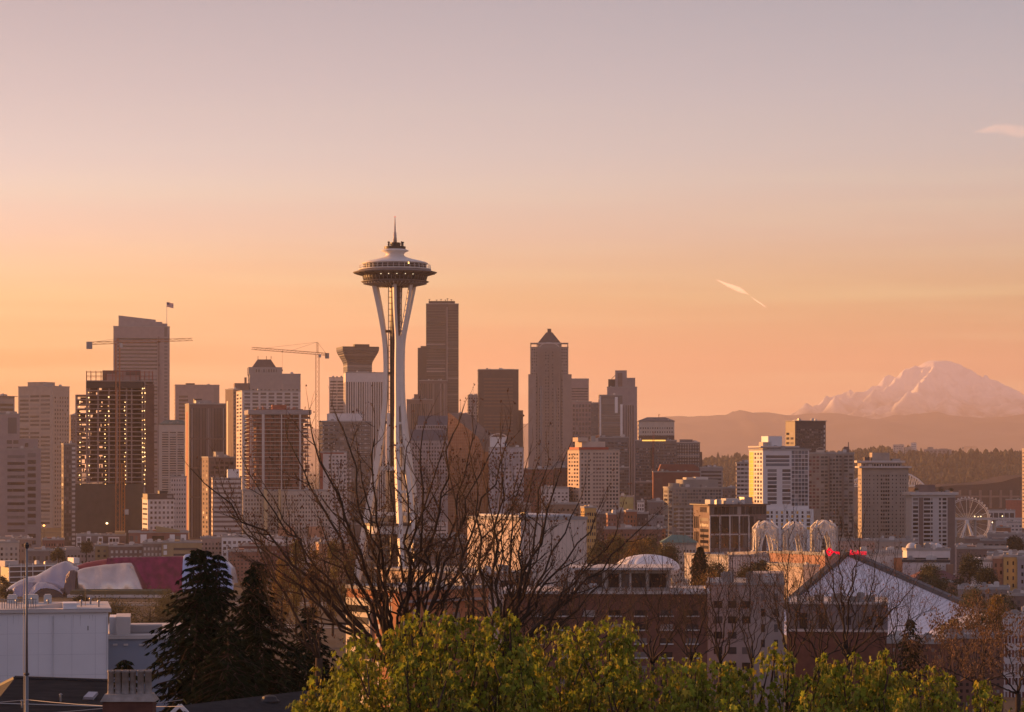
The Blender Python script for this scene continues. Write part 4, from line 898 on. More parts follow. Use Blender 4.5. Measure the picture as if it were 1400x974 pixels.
gm = MB(); gm.lathe([(.2,-1.2),(.9,-1),(1.0,0),(.8,.9),(.2,1.2)], 8); gm.mats = [FR]; gme = gm.mesh('gondola')
for i in range(42):
    a = 2*PI*i/42; link('gondola', gme, rt, ((RWm+1.5)*math.cos(a), 0, (RWm+1.5)*math.sin(a)-.6))
q = MB(); q.tube([(0,-2.4,0),(0,2.4,0)], [1.7,1.7], 14); q.build('hub', WH, rt)
for s in (-1, 1):
    q = MB(); e = (PX(1322+s*9.2, 739.5, YW)-W0); q.obox((s*.6,-2,-1), (e.x,-7,e.z), 1.1, 1.1); q.obox((s*.6,2,-1), (e.x,7,e.z), 1.1, 1.1); q.build('leg', WH, rt)
q = MB(); q.box(-14, 14, -9, 9, -27, -24); q.box(-9, 9, -7, 7, -23.99, -20.5); q.build('platform', GRY, rt)
# elevated road in front of the bay
rt = thing('viaduct', 'pale elevated road running level across the waterfront in front of the wheel', 'viaduct', (PX(1352, 709, 2760).x, 2760, PX(1352, 709, 2760).z))
q = MB(); q.box(-42, 95, -6, 6, -1.2, 0); q.build('deck', PLE, rt)
q = MB(); q.box(-42, 95, -6.3, -6.01, -1.4, .9); q.build('parapet', PLE, rt)
for k in range(7):
    q = MB(); q.box(-1, 1, -4, 4, -20, -1.21); q.box(-1.6, 1.6, -5, 5, -2.6, -1.22); q.build('pier', CON, rt, (-36+k*21, 0, 0))
WL2 = M('lamp_glow', (1,.8,.5), .5, emit=(1,.66,.3), estr=3)
for i, (u, v, Y, l) in enumerate(((1331.7,707,2765,'leftmost glowing lamp on the elevated road'), (1336.3,707.3,2765,'dimmer second lamp from the left on the elevated road'), (1340,707,2765,'third lamp from the left on the elevated road'), (1369.5,706.5,2765,'lone lamp glowing on the elevated road near the dock roof'), (1355.8,715,2700,'lamp glowing below the elevated road'))):
    p = PX(u, v, Y); rt = thing('street_lamp', l, 'street lamp', (p.x, p.y-4, p.z-7), 0, 'lamps by the elevated road')
    q = MB(); q.tube([(0,0,0),(0,0,7)], [.16,.1], 6); q.build('post', DK, rt); q = MB(); s_ = .55 if i != 1 else .4; q.lathe([(.05,-s_),(s_*.8,-s_*.5),(s_,0),(s_*.8,s_*.5),(.05,s_)], 8); q.build('lamp', WL2, rt, (0,0,7+s_))
B('dock_shed', 'long low dock roof on thin posts right of the ferris wheel', 1350, 1350, 1388, 698.5, 3050, FR, F=[g(5,0,.8,.9,.02,.98,701,712,DK,'opening',m=1)], depth=30, cat='dock')
B('warehouse', 'orange red warehouse at the right edge behind the dock', 1375, 1375, 1412, 684, 3400, M('orange_shed', (.42,.12,.07), .8), F=[g(8,0,.1,.9,.02,.98,685,692,RUST,'rib',m=1)], depth=40, cat='warehouse')
# ------------------------------------------------------------------ on the far hill
for (u0, u1, v, l, m_) in ((1221, 1236, 608.5, 'pale hospital block on the crest of the far hill', PLE), (1237, 1247, 612, 'low hospital wing between two taller blocks on the hill', CRM), (1245.5, 1253, 606, 'slim pale hospital tower on the crest of the hill', WH), (1263, 1301, 615, 'long grey stepped hospital on the hill right of the pale blocks', GRY)):
    b = B('hospital', l, u0, u0, u1, v, 6350, m_, F=[g(6,2.4,.6,.5,.05,.95,v+1,624,GLD)], depth=40, base=60, cat='hospital', group='hospital blocks on the far hill')
    if u0 == 1263: block(b, 'upper_storey', 1268, 1276, 611.5, 615, GRY, 3, 30); block(b, 'upper_storey', 1284, 1296, 613.5, 615, GRY, 3, 30)
crane('thin tower crane on the far hill right of the hospital', 1320, 6300, 626, 612.5, 610.5, PX(1335, 612, 6330)-PX(1320, 612.5, 6300), 11, 2.4, M('crane_tan'), jw=2)
# ------------------------------------------------------------------ the needle tower
YN = 1278.0; NS = YN/FOC; NX = (540-CX)/FOC*YN
nd = thing('observation_tower', 'slender white three legged observation tower with a saucer top and thin spire', 'tower', (NX, YN, 0))
NW = M('needle_white', (.70,.645,.58), .55, var=.05); NDK = M('needle_dark', (.035,.025,.022), .5, var=.3); NGR = M('needle_grey', (.20,.17,.155), .6)
def zn(v): return (801-v)*NS
RP = [(0,19.5),(20,16.3),(40,12.6),(60,8.9),(75,6.5),(88,5.2),(100,4.5),(112,4.5),(122,5.0),(132,6.4),(142,8.3),(151,10.2)]
SP = [(0,4.2),(30,3.4),(60,2.5),(78,1.75),(90,1.25),(122,1.2),(128,1.9),(138,3.2),(151,4.5)]
def sm_interp(tab, z):
    return (interp(tab, z-3)+2*interp(tab, z)+interp(tab, z+3))/4
PHI = R(25)
for L in range(3):
    a = PHI+L*2*PI/3
    er = Vector((math.sin(a), -math.cos(a), 0)); et = Vector((math.cos(a), math.sin(a), 0))
    q = MB(); q.smooth = False
    for s_ in (-1, 1):
        rows = []
        n = 70
        for i in range(n+1):
            z = -1+i*(152.0)/n
            r_ = sm_interp(RP, z); sp = sm_interp(SP, z)*s_
            hw = .72+.3*smooth(110,60,z); hr = 1.05+.45*smooth(110, 40, z)
            c = er*r_+et*sp+Vector((0,0,z))
            rows.append([c+er*hr+et*hw, c+er*hr-et*hw, c-er*hr-et*hw, c-er*hr+et*hw, c+er*hr+et*hw])
        q.grid(rows)
    # solid web where the pair runs together, with rounded ends
    rows = []
    for i in range(41):
        f = i/40; z = 89+f*36
        w = (sm_interp(SP, z)-.5)*min(1, math.sqrt(max(0, min(f, 1-f)*9)))
        c = er*(sm_interp(RP, z)+.9)+Vector((0,0,z)); rows.append([c+et*w, c-et*w])
    q.grid(rows)
    rows = [[p-er*1.8 for p in row] for row in rows]; q.grid(rows)
    q.build('leg', NW, nd)
    q = MB()
    for z in (81, 70, 58.5, 47): 
        r_ = sm_interp(RP, z); sp = sm_interp(SP, z); c = er*r_+Vector((0,0,z)); q.obox(c-et*sp, c+et*sp, 1.8, 1.3)
    q.build('cross_tie', NW, nd)
    for z in (127, 106, 81.5):
        q = MB(); q.obox(er*2.2+Vector((0,0,z)), er*(sm_interp(RP, z)-1)+Vector((0,0,z)), .9, 1.3); q.build('strut', NDK, nd)
# ring beams between the legs
for z, hh in ((58.5, 2.0), (36, 1.6)):
    q = MB()
    for L in range(3):
        a0, a1 = PHI+L*2*PI/3, PHI+(L+1)*2*PI/3; r_ = interp(RP, z)
        p0 = Vector((math.sin(a0)*r_, -math.cos(a0)*r_, z)); p1 = Vector((math.sin(a1)*r_, -math.cos(a1)*r_, z)); q.obox(p0, p1, 1.6, hh)
    q.build('ring_beam', NW, nd)
# low skyline hall ringed by a dark edge
q = MB(); 
hexp = lambda r_: [(r_*math.cos(2*PI*i/24), r_*math.sin(2*PI*i/24)) for i in range(24)]
q.zprism(hexp(14.5), 27.2, 30.2); q.build('skyline_hall', NW, nd)
q = MB(); q.zprism(hexp(15.6), 30.21, 31.4); q.build('hall_roof', NDK, nd)
q = MB(); q.zprism(hexp(15.2), 26.2, 27.19); q.build('hall_floor', NW, nd)
# core with lift rails
q = MB(); q.zprism([(2.5*math.cos(PI/3*i), 2.5*math.sin(PI/3*i)) for i in range(6)], 0, 150); q.build('core', NDK, nd)
q = MB()
for i in range(6):
    a = PI/3*i+.2; x, y = 3.3*math.cos(a), 3.3*math.sin(a); q.obox((x, y, 0), (x, y, 150), .35, .35)
    x2, y2 = 3.3*math.cos(a+PI/3), 3.3*math.sin(a+PI/3)
    for k in range(50): q.obox((x, y, 3*k), (x2, y2, 3*k), .2, .2)
q.build('lift_rail', M('needle_rust', (.16,.085,.06), .7), nd)
q = MB(); q.box(-3.9, -2.3, -3.4, -1.4, zn(638), zn(565)); q.build('lift_shaft', NW, nd)
# the saucer
def lathe_part(name, prof, m, k=72, sm=True):
    q = MB(); q.smooth = sm; q.lathe([(r_, z) for r_, z in prof], k); return q.build(name, m, nd)
lathe_part('lower_disc', [(2,zn(391.5)),(9.5,zn(391.2)),(13.5,zn(389)),(16.4,zn(386.6)),(17.1,zn(385.6)),(16.6,zn(385)),(15,zn(384.4)),(2,zn(384.2))], NGR)
q = MB()
for i in range(48):
    a = 2*PI*i/48; c, s_ = math.cos(a), math.sin(a)
    q.obox((9.2*c, 9.2*s_, zn(391.4)), (15.8*c, 15.8*s_, zn(387.6)), .35, .9)
q.build('rib', M('rib_grey', (.42,.38,.36), .6), nd)
lathe_part('restaurant_glass', [(2,zn(384.1)),(15.4,zn(384.1)),(15.9,zn(381)),(16.1,zn(377.5)),(2,zn(377.5))], NDK, sm=False)
q = MB()
for i in range(48):
    a = 2*PI*(i+.5)/48; c, s_ = math.cos(a), math.sin(a); q.obox((15.55*c,15.55*s_,zn(384)), (16.2*c,16.2*s_,zn(377.6)), .28, .28)
q.build('mullion', NGR, nd)
lathe_part('halo', [(2,zn(377.4)),(16.5,zn(377.3)),(19.2,zn(375.2)),(21,zn(373.2)),(21,zn(372.8)),(19.4,zn(371.6)),(17.6,zn(370.2)),(2,zn(370))], NGR)
q = MB()
for i in range(24):
    a = 2*PI*i/24; c, s_ = math.cos(a), math.sin(a); q.obox((16.4*c,16.4*s_,zn(376.6)), (20.4*c,20.4*s_,zn(373.6)), .3, .7)
q.build('halo_rib', NDK, nd)
lathe_part('deck_slab', [(2,zn(369.9)),(17.9,zn(369.9)),(18.1,zn(369)),(18.1,zn(368.2)),(2,zn(368.2))], NW)
lathe_part('deck_glass', [(2,zn(368.1)),(15.2,zn(368.1)),(15.4,zn(361.5)),(2,zn(361.5))], NDK, sm=False)
q = MB()
for i in range(40):
    a = 2*PI*i/40; c, s_ = math.cos(a), math.sin(a); q.obox((17.9*c,17.9*s_,zn(368.2)), (17.6*c,17.6*s_,zn(362.6)), .14, .14)
    a2 = 2*PI*(i+1)/40; c2, s2 = math.cos(a2), math.sin(a2)
    for v, rr in ((362.6,17.6),(365.2,17.75)): q.obox((rr*c,rr*s_,zn(v)), (rr*c2,rr*s2,zn(v)), .1, .1)
q.build('railing', NW, nd)
q = MB()
for i in range(36):
    a = 2*PI*i/36; c, s_ = math.cos(a), math.sin(a); q.obox((15.5*c,15.5*s_,zn(368)), (15.6*c,15.6*s_,zn(361.6)), .3, .3)
q.build('deck_post', NGR, nd)
lathe_part('cone_roof', [(2,zn(361.4)),(16.4,zn(361.3)),(16.6,zn(360.6)),(15.5,zn(358.9)),(12.5,zn(356.9)),(9,zn(354.6)),(6,zn(352.2)),(4.6,zn(349.8)),(4.4,zn(347.8)),(5.2,zn(345.4)),(6.9,zn(343.4)),(6.9,zn(342.9)),(5.6,zn(341.2)),(2,zn(341))], NW)
lathe_part('service_deck', [(1,zn(340.9)),(5.3,zn(340.9)),(5.4,zn(337.4)),(1,zn(337.4))], NDK, 32, False)
q = MB(); rg = random.Random(4)
for i in range(16):
    a = rg.random()*6.28; r_ = rg.uniform(2.8, 5); x, y = r_*math.cos(a), r_*math.sin(a); h = rg.uniform(.8, 2.6); q.obox((x,y,zn(337.3)), (x,y,zn(337.3)+h), .5, .5); q.obox((x-.5,y,zn(337.3)+h*.8), (x+.5,y,zn(337.3)+h*.8), .4, .4)
tag(q.build('aerial', NDK, nd), kind='stuff')
lathe_part('crown_drum', [(1,zn(337.3)),(2.3,zn(337.3)),(2.3,zn(332)),(1,zn(332))], NDK, 16, False)
q = MB(); q.smooth = True; q.tube([(0,0,zn(332)),(0,0,zn(318)),(0,0,zn(317.9)),(0,0,zn(304)),(0,0,zn(297))], [1.05,.72,.5,.3,.16], 8); q.build('spire', M('spire_tan', (.50,.38,.32), .5), nd)
q = MB(); q.lathe([(.05,zn(297.5)),(.5,zn(296.8)),(.05,zn(295.9))], 8); q.build('beacon', M('beacon_red', (.5,.05,.03), .5, emit=(1,.1,.05), estr=.4), nd)
DL = M('deck_lamp', (1,.7,.35), .5, emit=(1,.55,.16), estr=2)
bm_ = MB(); bm_.box(-.3,.3,-.15,.15,-.5,.5); bm_.mats = [DL]; bme2 = bm_.mesh('deck_lamp')
for du, v in ((20.2,362.3),): 
    x = du*NS; y = -math.sqrt(15.8**2-x**2); link('deck_light', bme2, nd, (x, y, zn(v)))
bm_ = MB(); bm_.lathe([(.02,-.3),(.3,0),(.02,.3)], 6); bm_.mats = [M('spot_lamp', (1,.9,.7), .5, emit=(1,.8,.5), estr=1.2)]; bme3 = bm_.mesh('spot_lamp')
for du in (-17, -6.5, 4.7, 16, 26): 
    x = du*NS; y = -math.sqrt(16.5**2-x**2); link('spot_light', bme3, nd, (x, y, zn(377.2)))
# ------------------------------------------------------------------ low blocks at the feet of the towers
ROS = M('rosy_brick', (.26,.13,.10), .85, var=.15); OCH = M('ochre_block', (.36,.27,.15), .85); TAU = M('taupe_block', (.24,.19,.17), .85); PIN = M('pink_stucco', (.45,.33,.28), .85)
LW = [
 # name, label, u0, uc, u1, v, Y, wall, windows
 ('apartment_block', 'pale flats in the lower left corner behind the white parking deck', -8, -8, 26, 743, 1430, CRM, [g(5,7.5,.45,.5,.02,.98,747)]),
 ('apartment_block', 'grey flats with a dark recessed middle right of the far left pale flats', 18, 18, 44, 738, 1470, TAU, [g(5,7.5,.5,.5,.02,.98,742)]),
 ('apartment_block', 'low flats with rooftop rooms below the grey ribbon window block', 0, 0, 34, 737, 1560, PIN, [g(8,6,.5,.5,.02,.98,741)]),
 ('apartment_block', 'dark red flats with a white rooftop box near the street lamp glow', 58, 58, 88, 739, 1540, ROS, [g(8,6.5,.5,.5,.02,.98,742)]),
 ('brick_block', 'wide tan brick block of square windows under a bright roof ledge', 36, 36, 90, 754, 1380, TAU, [g(9,13,.55,.42,.05,.98,757)]),
 ('office_block', 'flat dark block stretching right from the tan brick block', 76, 76, 135, 752, 1440, GRY, [g(12,8,.5,.4,.02,.98,757)]),
 ('apartment_block', 'dark flats with three white framed window bays below the closed in tower floors', 104, 104, 137, 733, 1480, TAU, []),
 ('apartment_block', 'dark flats with a wide white bay and a tan upper storey', 138, 138, 172, 733, 1500, BRK, []),
 ('apartment_block', 'red trimmed flats with big white panels below the white square window block', 176, 176, 258, 729, 1420, ROS, []),
 ('apartment_block', 'ochre flats of two window columns beside dark brick', 130, 130, 148, 747, 1400, OCH, [g(2,7,.4,.5,.05,.95,750)]),
 ('brick_block', 'dark brick block of white framed windows above the crimson metal hall', 149, 149, 196, 748, 1390, BRK, [g(7,7.5,.5,.5,.02,.98,751,None,FR)]),
 ('brick_block', 'brown brick block with a rooftop ledge behind the right end of the crimson hall', 195, 195, 222, 744, 1380, TAU, [g(5,7.5,.5,.5,.02,.98,747,None,FR)]),
 ('office_block', 'ochre office block with a white end bay behind the blue metal hall', 221, 221, 276, 743, 1370, OCH, [g(1,8,.95,.4,.28,.9,747), g(1,8,.6,.7,.02,.16,744,None,WH,'panel')]),
 ('brick_block', 'rosy flats peeping over the ochre office block', 274, 274, 304, 737, 1440, PIN, [g(6,6,.5,.5,.02,.98,741)]),
 ('office_block', 'white gridded block behind the left bare branches', 303, 303, 345, 735, 1420, WH, [g(6,8,.6,.5,.02,.98,738)]),
 ('brick_block', 'dark red brick block with dotted windows behind the poplars', 312, 312, 360, 755, 1330, ROS, [g(9,5,.4,.4,.02,.98,759)]),
 ('brick_block', 'long maroon brick building right of the dark red brick block', 326, 326, 395, 747, 1360, M('maroon_brick', (.15,.06,.06), .85), [g(14,6,.4,.4,.02,.98,752)]),
 ('office_block', 'white block of tall square windows in the gap of the left branches', 358, 358, 394, 737, 1390, WH, [g(6,8,.55,.55,.02,.98,739)]),
 ('office_block', 'long low white roofed block behind the middle of the bare branches', 393, 393, 452, 739, 1370, PLE, [g(9,8,.6,.4,.02,.98,743)]),
 ('brick_block', 'tan brick block glowing left of the needle legs', 432, 436, 480, 744, 1340, M('glow_brick', (.42,.24,.15), .85), [g(8,6,.45,.5,.02,.98,749)]),
 ('office_block', 'stained white block with a round mark right of the needle legs', 578, 578, 612, 714, 1560, PLE, [g(1,5,.9,.35,.02,.98,718)]),
 ('office_block', 'dark office building of grey ribbon windows behind the needle legs on the right', 566, 566, 640, 736, 1085, GLK, [g(1,4.5,.98,.5,.01,.99,740,None,GLB)]),
 ('brick_block', 'brown block with a small dark tower left of the beige hall roof', 690, 690, 726, 690, 1600, TAU, [g(6,6,.45,.45,.02,.98,694)]),
 ('brick_block', 'tan low block just behind the beige hall roof', 742, 742, 793, 690, 1330, M('low_tan', (.25,.18,.13), .85), [g(8,7,.45,.4,.02,.98,694)]),
 ('office_block', 'pale low block with a white chimney left of the tan apartment tower', 740, 740, 778, 668, 1500, PLE, [g(7,5,.5,.4,.02,.98,672)]),
 ('office_block', 'ochre office block with a glowing orange corner right of the beige hall', 794, 799, 815, 695, 1150, M('ochre_office', (.48,.32,.12), .8), [g(5,9,.6,.5,.05,.98,699)]),
 ('office_block', 'dark glass block with a tan stair between ochre office and brick rows', 815, 815, 832, 703, 1350, GLK, [g(4,6,.7,.5,.02,.98,706)]),
 ('brick_block', 'small rosy brick block under the tan apartment tower', 829, 831, 843, 704, 1300, ROS, [g(3,6,.45,.5,.05,.95,708)]),
 ('brick_block', 'dark brown brick block right of the small rosy one', 842, 842, 856, 701, 1320, BRK, [g(4,6,.45,.5,.05,.95,705)]),
 ('brick_block', 'brown brick block with two orange lit corners', 853, 856, 871, 700, 1310, M('orange_brick', (.30,.13,.07), .85), [g(3,6,.5,.55,.1,.9,704)]),
 ('brick_block', 'near black brick block right of the orange cornered one', 871, 871, 886, 703, 1330, DKB, [g(3,6,.4,.5,.05,.95,707)]),
 ('office_block', 'flat tan warehouse wall below the dull red brick tower', 885, 885, 908, 687, 1600, TAU, [g(4,9,.3,.3,.02,.98,690)]),
 ('office_block', 'dark flat roofed block left of the stepped grey apartment tower', 886, 886, 908, 708, 1330, GRY, [g(4,6,.5,.4,.05,.95,711)]),
 ('office_block', 'pale green low block right of the tan apartment tower', 846, 846, 866, 680, 1600, M('green_stucco', (.30,.31,.16), .85), [g(3,8,.4,.4,.05,.6,684)]),
 ('office_block', 'white mullioned low block below the low glass office wing', 871, 871, 881, 687, 1580, WH, [g(3,5,.6,.7,.05,.95,689)]),
 ('brick_block', 'long low brick terrace behind the yellow green trees', 826, 826, 905, 724, 1200, M('terrace_brick', (.22,.11,.08), .85), [g(18,7,.45,.4,.02,.98,728)]),
 ('brick_block', 'small orange lit brick house front beside the stepped grey tower', 897, 899, 910, 723, 1220, M('orange_front', (.42,.18,.08), .85), [g(2,5,.5,.5,.1,.9,727)]),
 ('apartment_block', 'low pale roofed flats right of the white banded tower', 1306, 1306, 1330, 748, 1150, PIN, [g(5,7,.4,.4,.05,.95,752)]),
 ('office_block', 'taupe block with three white framed doors below the harbour wheel', 1318, 1318, 1350, 737, 1500, TAU, [g(4,11,.5,.75,.3,.98,741)]),
 ('office_block', 'long dark roofed building with pale columns right of the harbour wheel', 1340, 1340, 1420, 740, 1420, TAU, [g(9,0,.6,.8,.02,.98,743,752,DK,m=1)]),
 ('brick_block', 'orange brick block with a flat roof above the waterfront rooftops', 1362, 1362, 1382, 722, 1900, M('tile_brick', (.34,.15,.08), .85), [g(4,6,.4,.4,.05,.95,725)]),
 ('office_block', 'white and blue waterfront sheds under the elevated road', 1376, 1376, 1420, 715, 2300, PLE, [g(8,5,.6,.4,.02,.98,717,None,GLB)]),
 ('office_block', 'long pale block with grey roof behind the orange brick block', 1350, 1350, 1400, 731, 1700, GRY, [g(10,6,.5,.4,.02,.98,734)]),
 ('brick_block', 'dark brown block below the pale columns building', 1308, 1308, 1378, 751, 1080, BRK, [g(12,8,.3,.3,.02,.98,756)]),
 ('apartment_block', 'small cream shop row under the dark brown block', 1350, 1350, 1420, 759, 1010, CRM, [g(9,0,.5,.5,.02,.98,763,771,DK,m=1)]),
 ('apartment_block', 'ochre apartment block of two window columns at the right edge', 1372, 1372, 1391, 762, 950, M('amber_stucco', (.50,.34,.13), .85), [g(2,10.2,.28,.5,.1,.9,765)]),
 ('apartment_block', 'grey lilac apartment block at the right border beside the ochre one', 1391, 1391, 1425, 765, 945, M('lilac_stucco', (.36,.31,.32), .85), [g(3,10.2,.28,.5,.05,.95,770)]),
 ('brick_block', 'dark brown apartment wing left of the ochre apartment block', 1357, 1357, 1373, 764, 955, BRK, [g(2,10,.4,.5,.05,.95,768)]),
 ('office_block', 'white ribbed hall behind the round dark trees', 1326, 1326, 1358, 768, 960, WH, [g(10,0,.3,.9,.02,.98,769,800,TAU,'rib',m=1)]),
]
for (nm, lb, u0, uc, u1, v, Y, wl_, F_) in LW:
    B(nm, lb, u0, uc, u1, v, Y, wl_, F=F_, L=[g(2,7,.4,.4)], ratio=.6, depth=22, cap=24, cat='building', base=gz((uc-CX)/FOC*Y, Y)-3, pent=[(.2,.45,2.6)] if (u1-u0) > 16 else ())
def ct(s): return CITY[s]
b = ct('dark flats with three white framed window bays below the closed in tower floors')
for u in (104.5, 118, 134): strip(b, 'window_bay', u, u+6.5, 734, 749 if u < 110 else 747, WH, -1.2); [strip(b, 'window', u+1.2, u+5.3, 736+k*6, 740.5+k*6, GL, -1.3, -1.21) for k in range(2)]
b = ct('dark flats with a wide white bay and a tan upper storey')
strip(b, 'window_bay', 148, 163, 734.5, 747, WH, -1.2); [strip(b, 'window', 150+k*4.3, 153.4+k*4.3, 736.5, 741, GL, -1.3, -1.21) for k in range(3)]; block(b, 'upper_storey', 157, 171, 727, 733, OCH, 2, 14)
b = ct('red trimmed flats with big white panels below the white square window block')
for u0, u1 in ((192, 200.5), (232, 239), (247, 254.5)): strip(b, 'white_panel', u0, u1, 731, 743, WH, -.6)
for u0, u1 in ((177, 182), (185, 188), (240, 246), (208, 224)): strip(b, 'window', u0, u1, 733, 741, GL, -.3)
x0, z0 = at(b, 213, 729); x1, z1 = at(b, 213, 719.5); x2, _ = at(b, 246, 726)
q = MB(); q.prism([(x0, z0+.5), (x2, z0+.5), (x2, z0+1.5), (x0, z1)], -.5, 12); q.build('mono_pitch_roof', OCH, b['root'])
# street glow and chimney
for u, v, Y, l in ((60.2, 719.7, 1580, 'orange street lamp glowing below the tan concrete tower'), (146.3, 716.6, 1590, 'white lamp shining low on the closed in tower floors')):
    p = PX(u, v, Y); rt = thing('street_lamp', l, 'street lamp', (p.x, p.y, p.z-9)); q = MB(); q.tube([(0,0,0),(0,0,9)], [.16,.1], 6); q.build('post', DK, rt)
    q = MB(); q.lathe([(.05,-.6),(.6,-.3),(.75,0),(.6,.3),(.05,.6)], 8); q.build('lamp', M('sodium_lamp', (1,.5,.1), .5, emit=(1,.36,.08), estr=3) if u < 100 else WL2, rt, (0,-.3,9.4))
# white parking deck at far left
b = B('parking_deck', 'white parking deck of open floors behind the silver metal hall', 1, 12, 110, 775, 1290, DKB, L=[], F=[], ratio=.25, base=-1, cat='parking deck')
strip(b, 'end_wall', 1.5, 12, 775, 800, WH, -.3) if False else None
for v in (773, 780, 787.5, 794.5): strip(b, 'floor_edge', 11, 112, v, v+1.4, WH, -.7)
for u in (12, 28, 44, 61, 78, 95, 110): strip(b, 'column', u-.5, u+.5, 770, 808, WH, -.8, -.71)
block(b, 'stair_block', 8, 26, 767, 775, PLE, 1, 8); block(b, 'lift_room', 103, 111, 763, 772, WH, 2, 9)
# ------------------------------------------------------------------ the curved metal museum
YM = 1180; MP = PX(120, 812, YM)
mu = thing('museum', 'curving metal clad museum of silver gold crimson and blue sheets', 'museum', (MP.x, MP.y, MP.z))
def mp(u, v, d=0): p = PX(u, v, YM); return (p.x-MP.x, d, p.z-MP.z)
def skin(name, tops, v0, depth, m, lean=0, curl=.5, wrinkle=.5, seed=0, n=60, rows=18, foot=None):
    """sheet standing from row v0 (or the traced foot) up to the traced crest, bellied outward, then rolled back over the roof"""
    q = MB(); q.smooth = True; rr = []
    u0, u1 = tops[0][0], tops[-1][0]
    for j in range(rows+1):
        f = j/rows; row = []
        for i in range(n+1):
            u = u0+(u1-u0)*i/n; vt = interp(tops, u); vb_ = interp(foot, u) if foot else v0
            g_ = min(1, f/.78)
            zz = math.sin(g_*PI/2)**(1-.35*curl)
            yy = depth*(.22+.4*curl)*g_**1.4
            if f > .78: yy += (f-.78)/.22*depth*.8; zz = 1-.10*((f-.78)/.22)**2
            wv = wrinkle*(noise.noise(Vector((u*.05+seed, f*.8, seed)))*3.2+noise.noise(Vector((u*.16+f*2, f*1.5, seed+3)))*.9)*math.sin(PI*min(1, f*.9+.08))
            row.append(mp(u+lean*f, vb_+(vt-vb_)*zz, yy+wv))
        rr.append(row)
    q.grid(rr); return q.build(name, m, mu)
def shine(name, rgb, rgb2, rough=.28, sc=.12):
    m = M(name, rgb, rough, metal=.92, var=.1, scale=sc)
    t = m.node_tree; p = t.nodes['Principled BSDF']; nz_ = [x for x in t.nodes if x.type == 'TEX_NOISE'][0]; rr = [x for x in t.nodes if x.type == 'VALTORGB'][0]
    rr.color_ramp.elements[0].color = (*rgb2, 1); rr.color_ramp.elements[1].color = (*rgb, 1)
    w = N(t, 'ShaderNodeTexBrick'); mp_ = N(t, 'ShaderNodeMapping'); co = N(t, 'ShaderNodeTexCoord'); t.links.new(co.outputs['Object'], mp_.inputs[0]); mp_.inputs['Rotation'].default_value = (PI/2, 0, 0); t.links.new(mp_.outputs[0], w.inputs[0])
    w.inputs['Scale'].default_value = .45; w.inputs['Mortar Size'].default_value = .012
    b_ = N(t, 'ShaderNodeBump'); b_.inputs['Strength'].default_value = .35; b_.inputs['Distance'].default_value = .2
    ad = math_node(t, 'ADD', w.outputs['Fac'], nz_.outputs[0]); t.links.new(ad, b_.inputs['Height']); t.links.new(b_.outputs[0], p.inputs['Normal'])
    return m
SIL = shine('silver_sheet', (.44,.41,.46), (.33,.30,.35), .22); GOL = shine('gold_silver_sheet', (.78,.64,.54), (.50,.42,.38), .2); CRI = shine('crimson_sheet', (.26,.02,.09), (.10,.012,.035), .3, .3); BLU = shine('blue_sheet', (.36,.46,.66), (.30,.37,.54), .3); REDS = shine('red_sheet', (.38,.06,.07), (.25,.04,.06), .4)
skin('silver_sheet', [(-14,822),(-2,810),(8,802),(18,796),(28,792),(36,790),(42,789),(52,783),(66,775),(78,770),(82,769),(86,771.5),(92,775),(98,777),(101,779)], 826, 26, SIL, wrinkle=.8, seed=2, curl=.9)
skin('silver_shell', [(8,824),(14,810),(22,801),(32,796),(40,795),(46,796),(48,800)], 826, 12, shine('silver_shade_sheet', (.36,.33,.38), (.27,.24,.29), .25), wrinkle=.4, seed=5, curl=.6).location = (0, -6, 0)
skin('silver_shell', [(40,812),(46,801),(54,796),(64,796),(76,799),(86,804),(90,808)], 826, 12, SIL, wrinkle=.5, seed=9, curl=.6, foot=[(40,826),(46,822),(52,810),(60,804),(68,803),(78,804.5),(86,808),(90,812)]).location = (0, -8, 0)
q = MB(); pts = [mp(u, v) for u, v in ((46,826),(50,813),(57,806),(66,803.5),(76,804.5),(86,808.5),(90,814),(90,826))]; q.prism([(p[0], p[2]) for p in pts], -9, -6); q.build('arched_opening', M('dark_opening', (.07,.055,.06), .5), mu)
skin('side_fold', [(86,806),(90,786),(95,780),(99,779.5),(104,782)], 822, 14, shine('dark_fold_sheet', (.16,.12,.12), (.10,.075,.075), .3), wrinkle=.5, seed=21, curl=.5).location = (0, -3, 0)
skin('gold_sheet', [(95,789),(98,784),(104,780),(112,777.5),(124,775.5),(140,773),(156,771.5),(168,770.5),(176,770.5),(180,774),(186,784),(191,794),(195,805)], 806, 18, GOL, wrinkle=.9, seed=8, curl=.55)
skin('red_sheet', [(84,780),(94,776),(108,771.5),(124,768.5),(142,766)], 800, 24, REDS, wrinkle=.3, seed=11, curl=.2).location = (0, 14, 0)
skin('crimson_sheet', [(140,764.5),(160,763.5),(200,763),(236,762.3),(246,762.3),(250,763)], 812, 16, CRI, wrinkle=.5, seed=14, curl=.15).location = (0, 10, 0)
skin('blue_sheet', [(246,762),(248,760),(252,759),(262,759),(286,762),(304,768),(312,778),(316,800)], 812, 20, BLU, wrinkle=.5, seed=17, curl=.2).location = (0, 8, 0)
q = MB(); a, c = mp(101, 811), mp(236, 815); q.box(a[0], c[0], -18, 4, a[2]-1.2, a[2]); q.build('station_roof', PLE, mu)
q = MB(); q.box(a[0]+1, c[0]-1, -16, 2, a[2]+.01, a[2]+1.8); q.build('roof_planting', M('moss', (.10,.09,.045), .9), mu)
for u in (132, 170, 206): p = mp(u, 815); q = MB(); q.tube([(p[0],-12,p[2]-8),(p[0],-12,p[2]+.1)], .45, 8); q.build('column', PLE, mu)
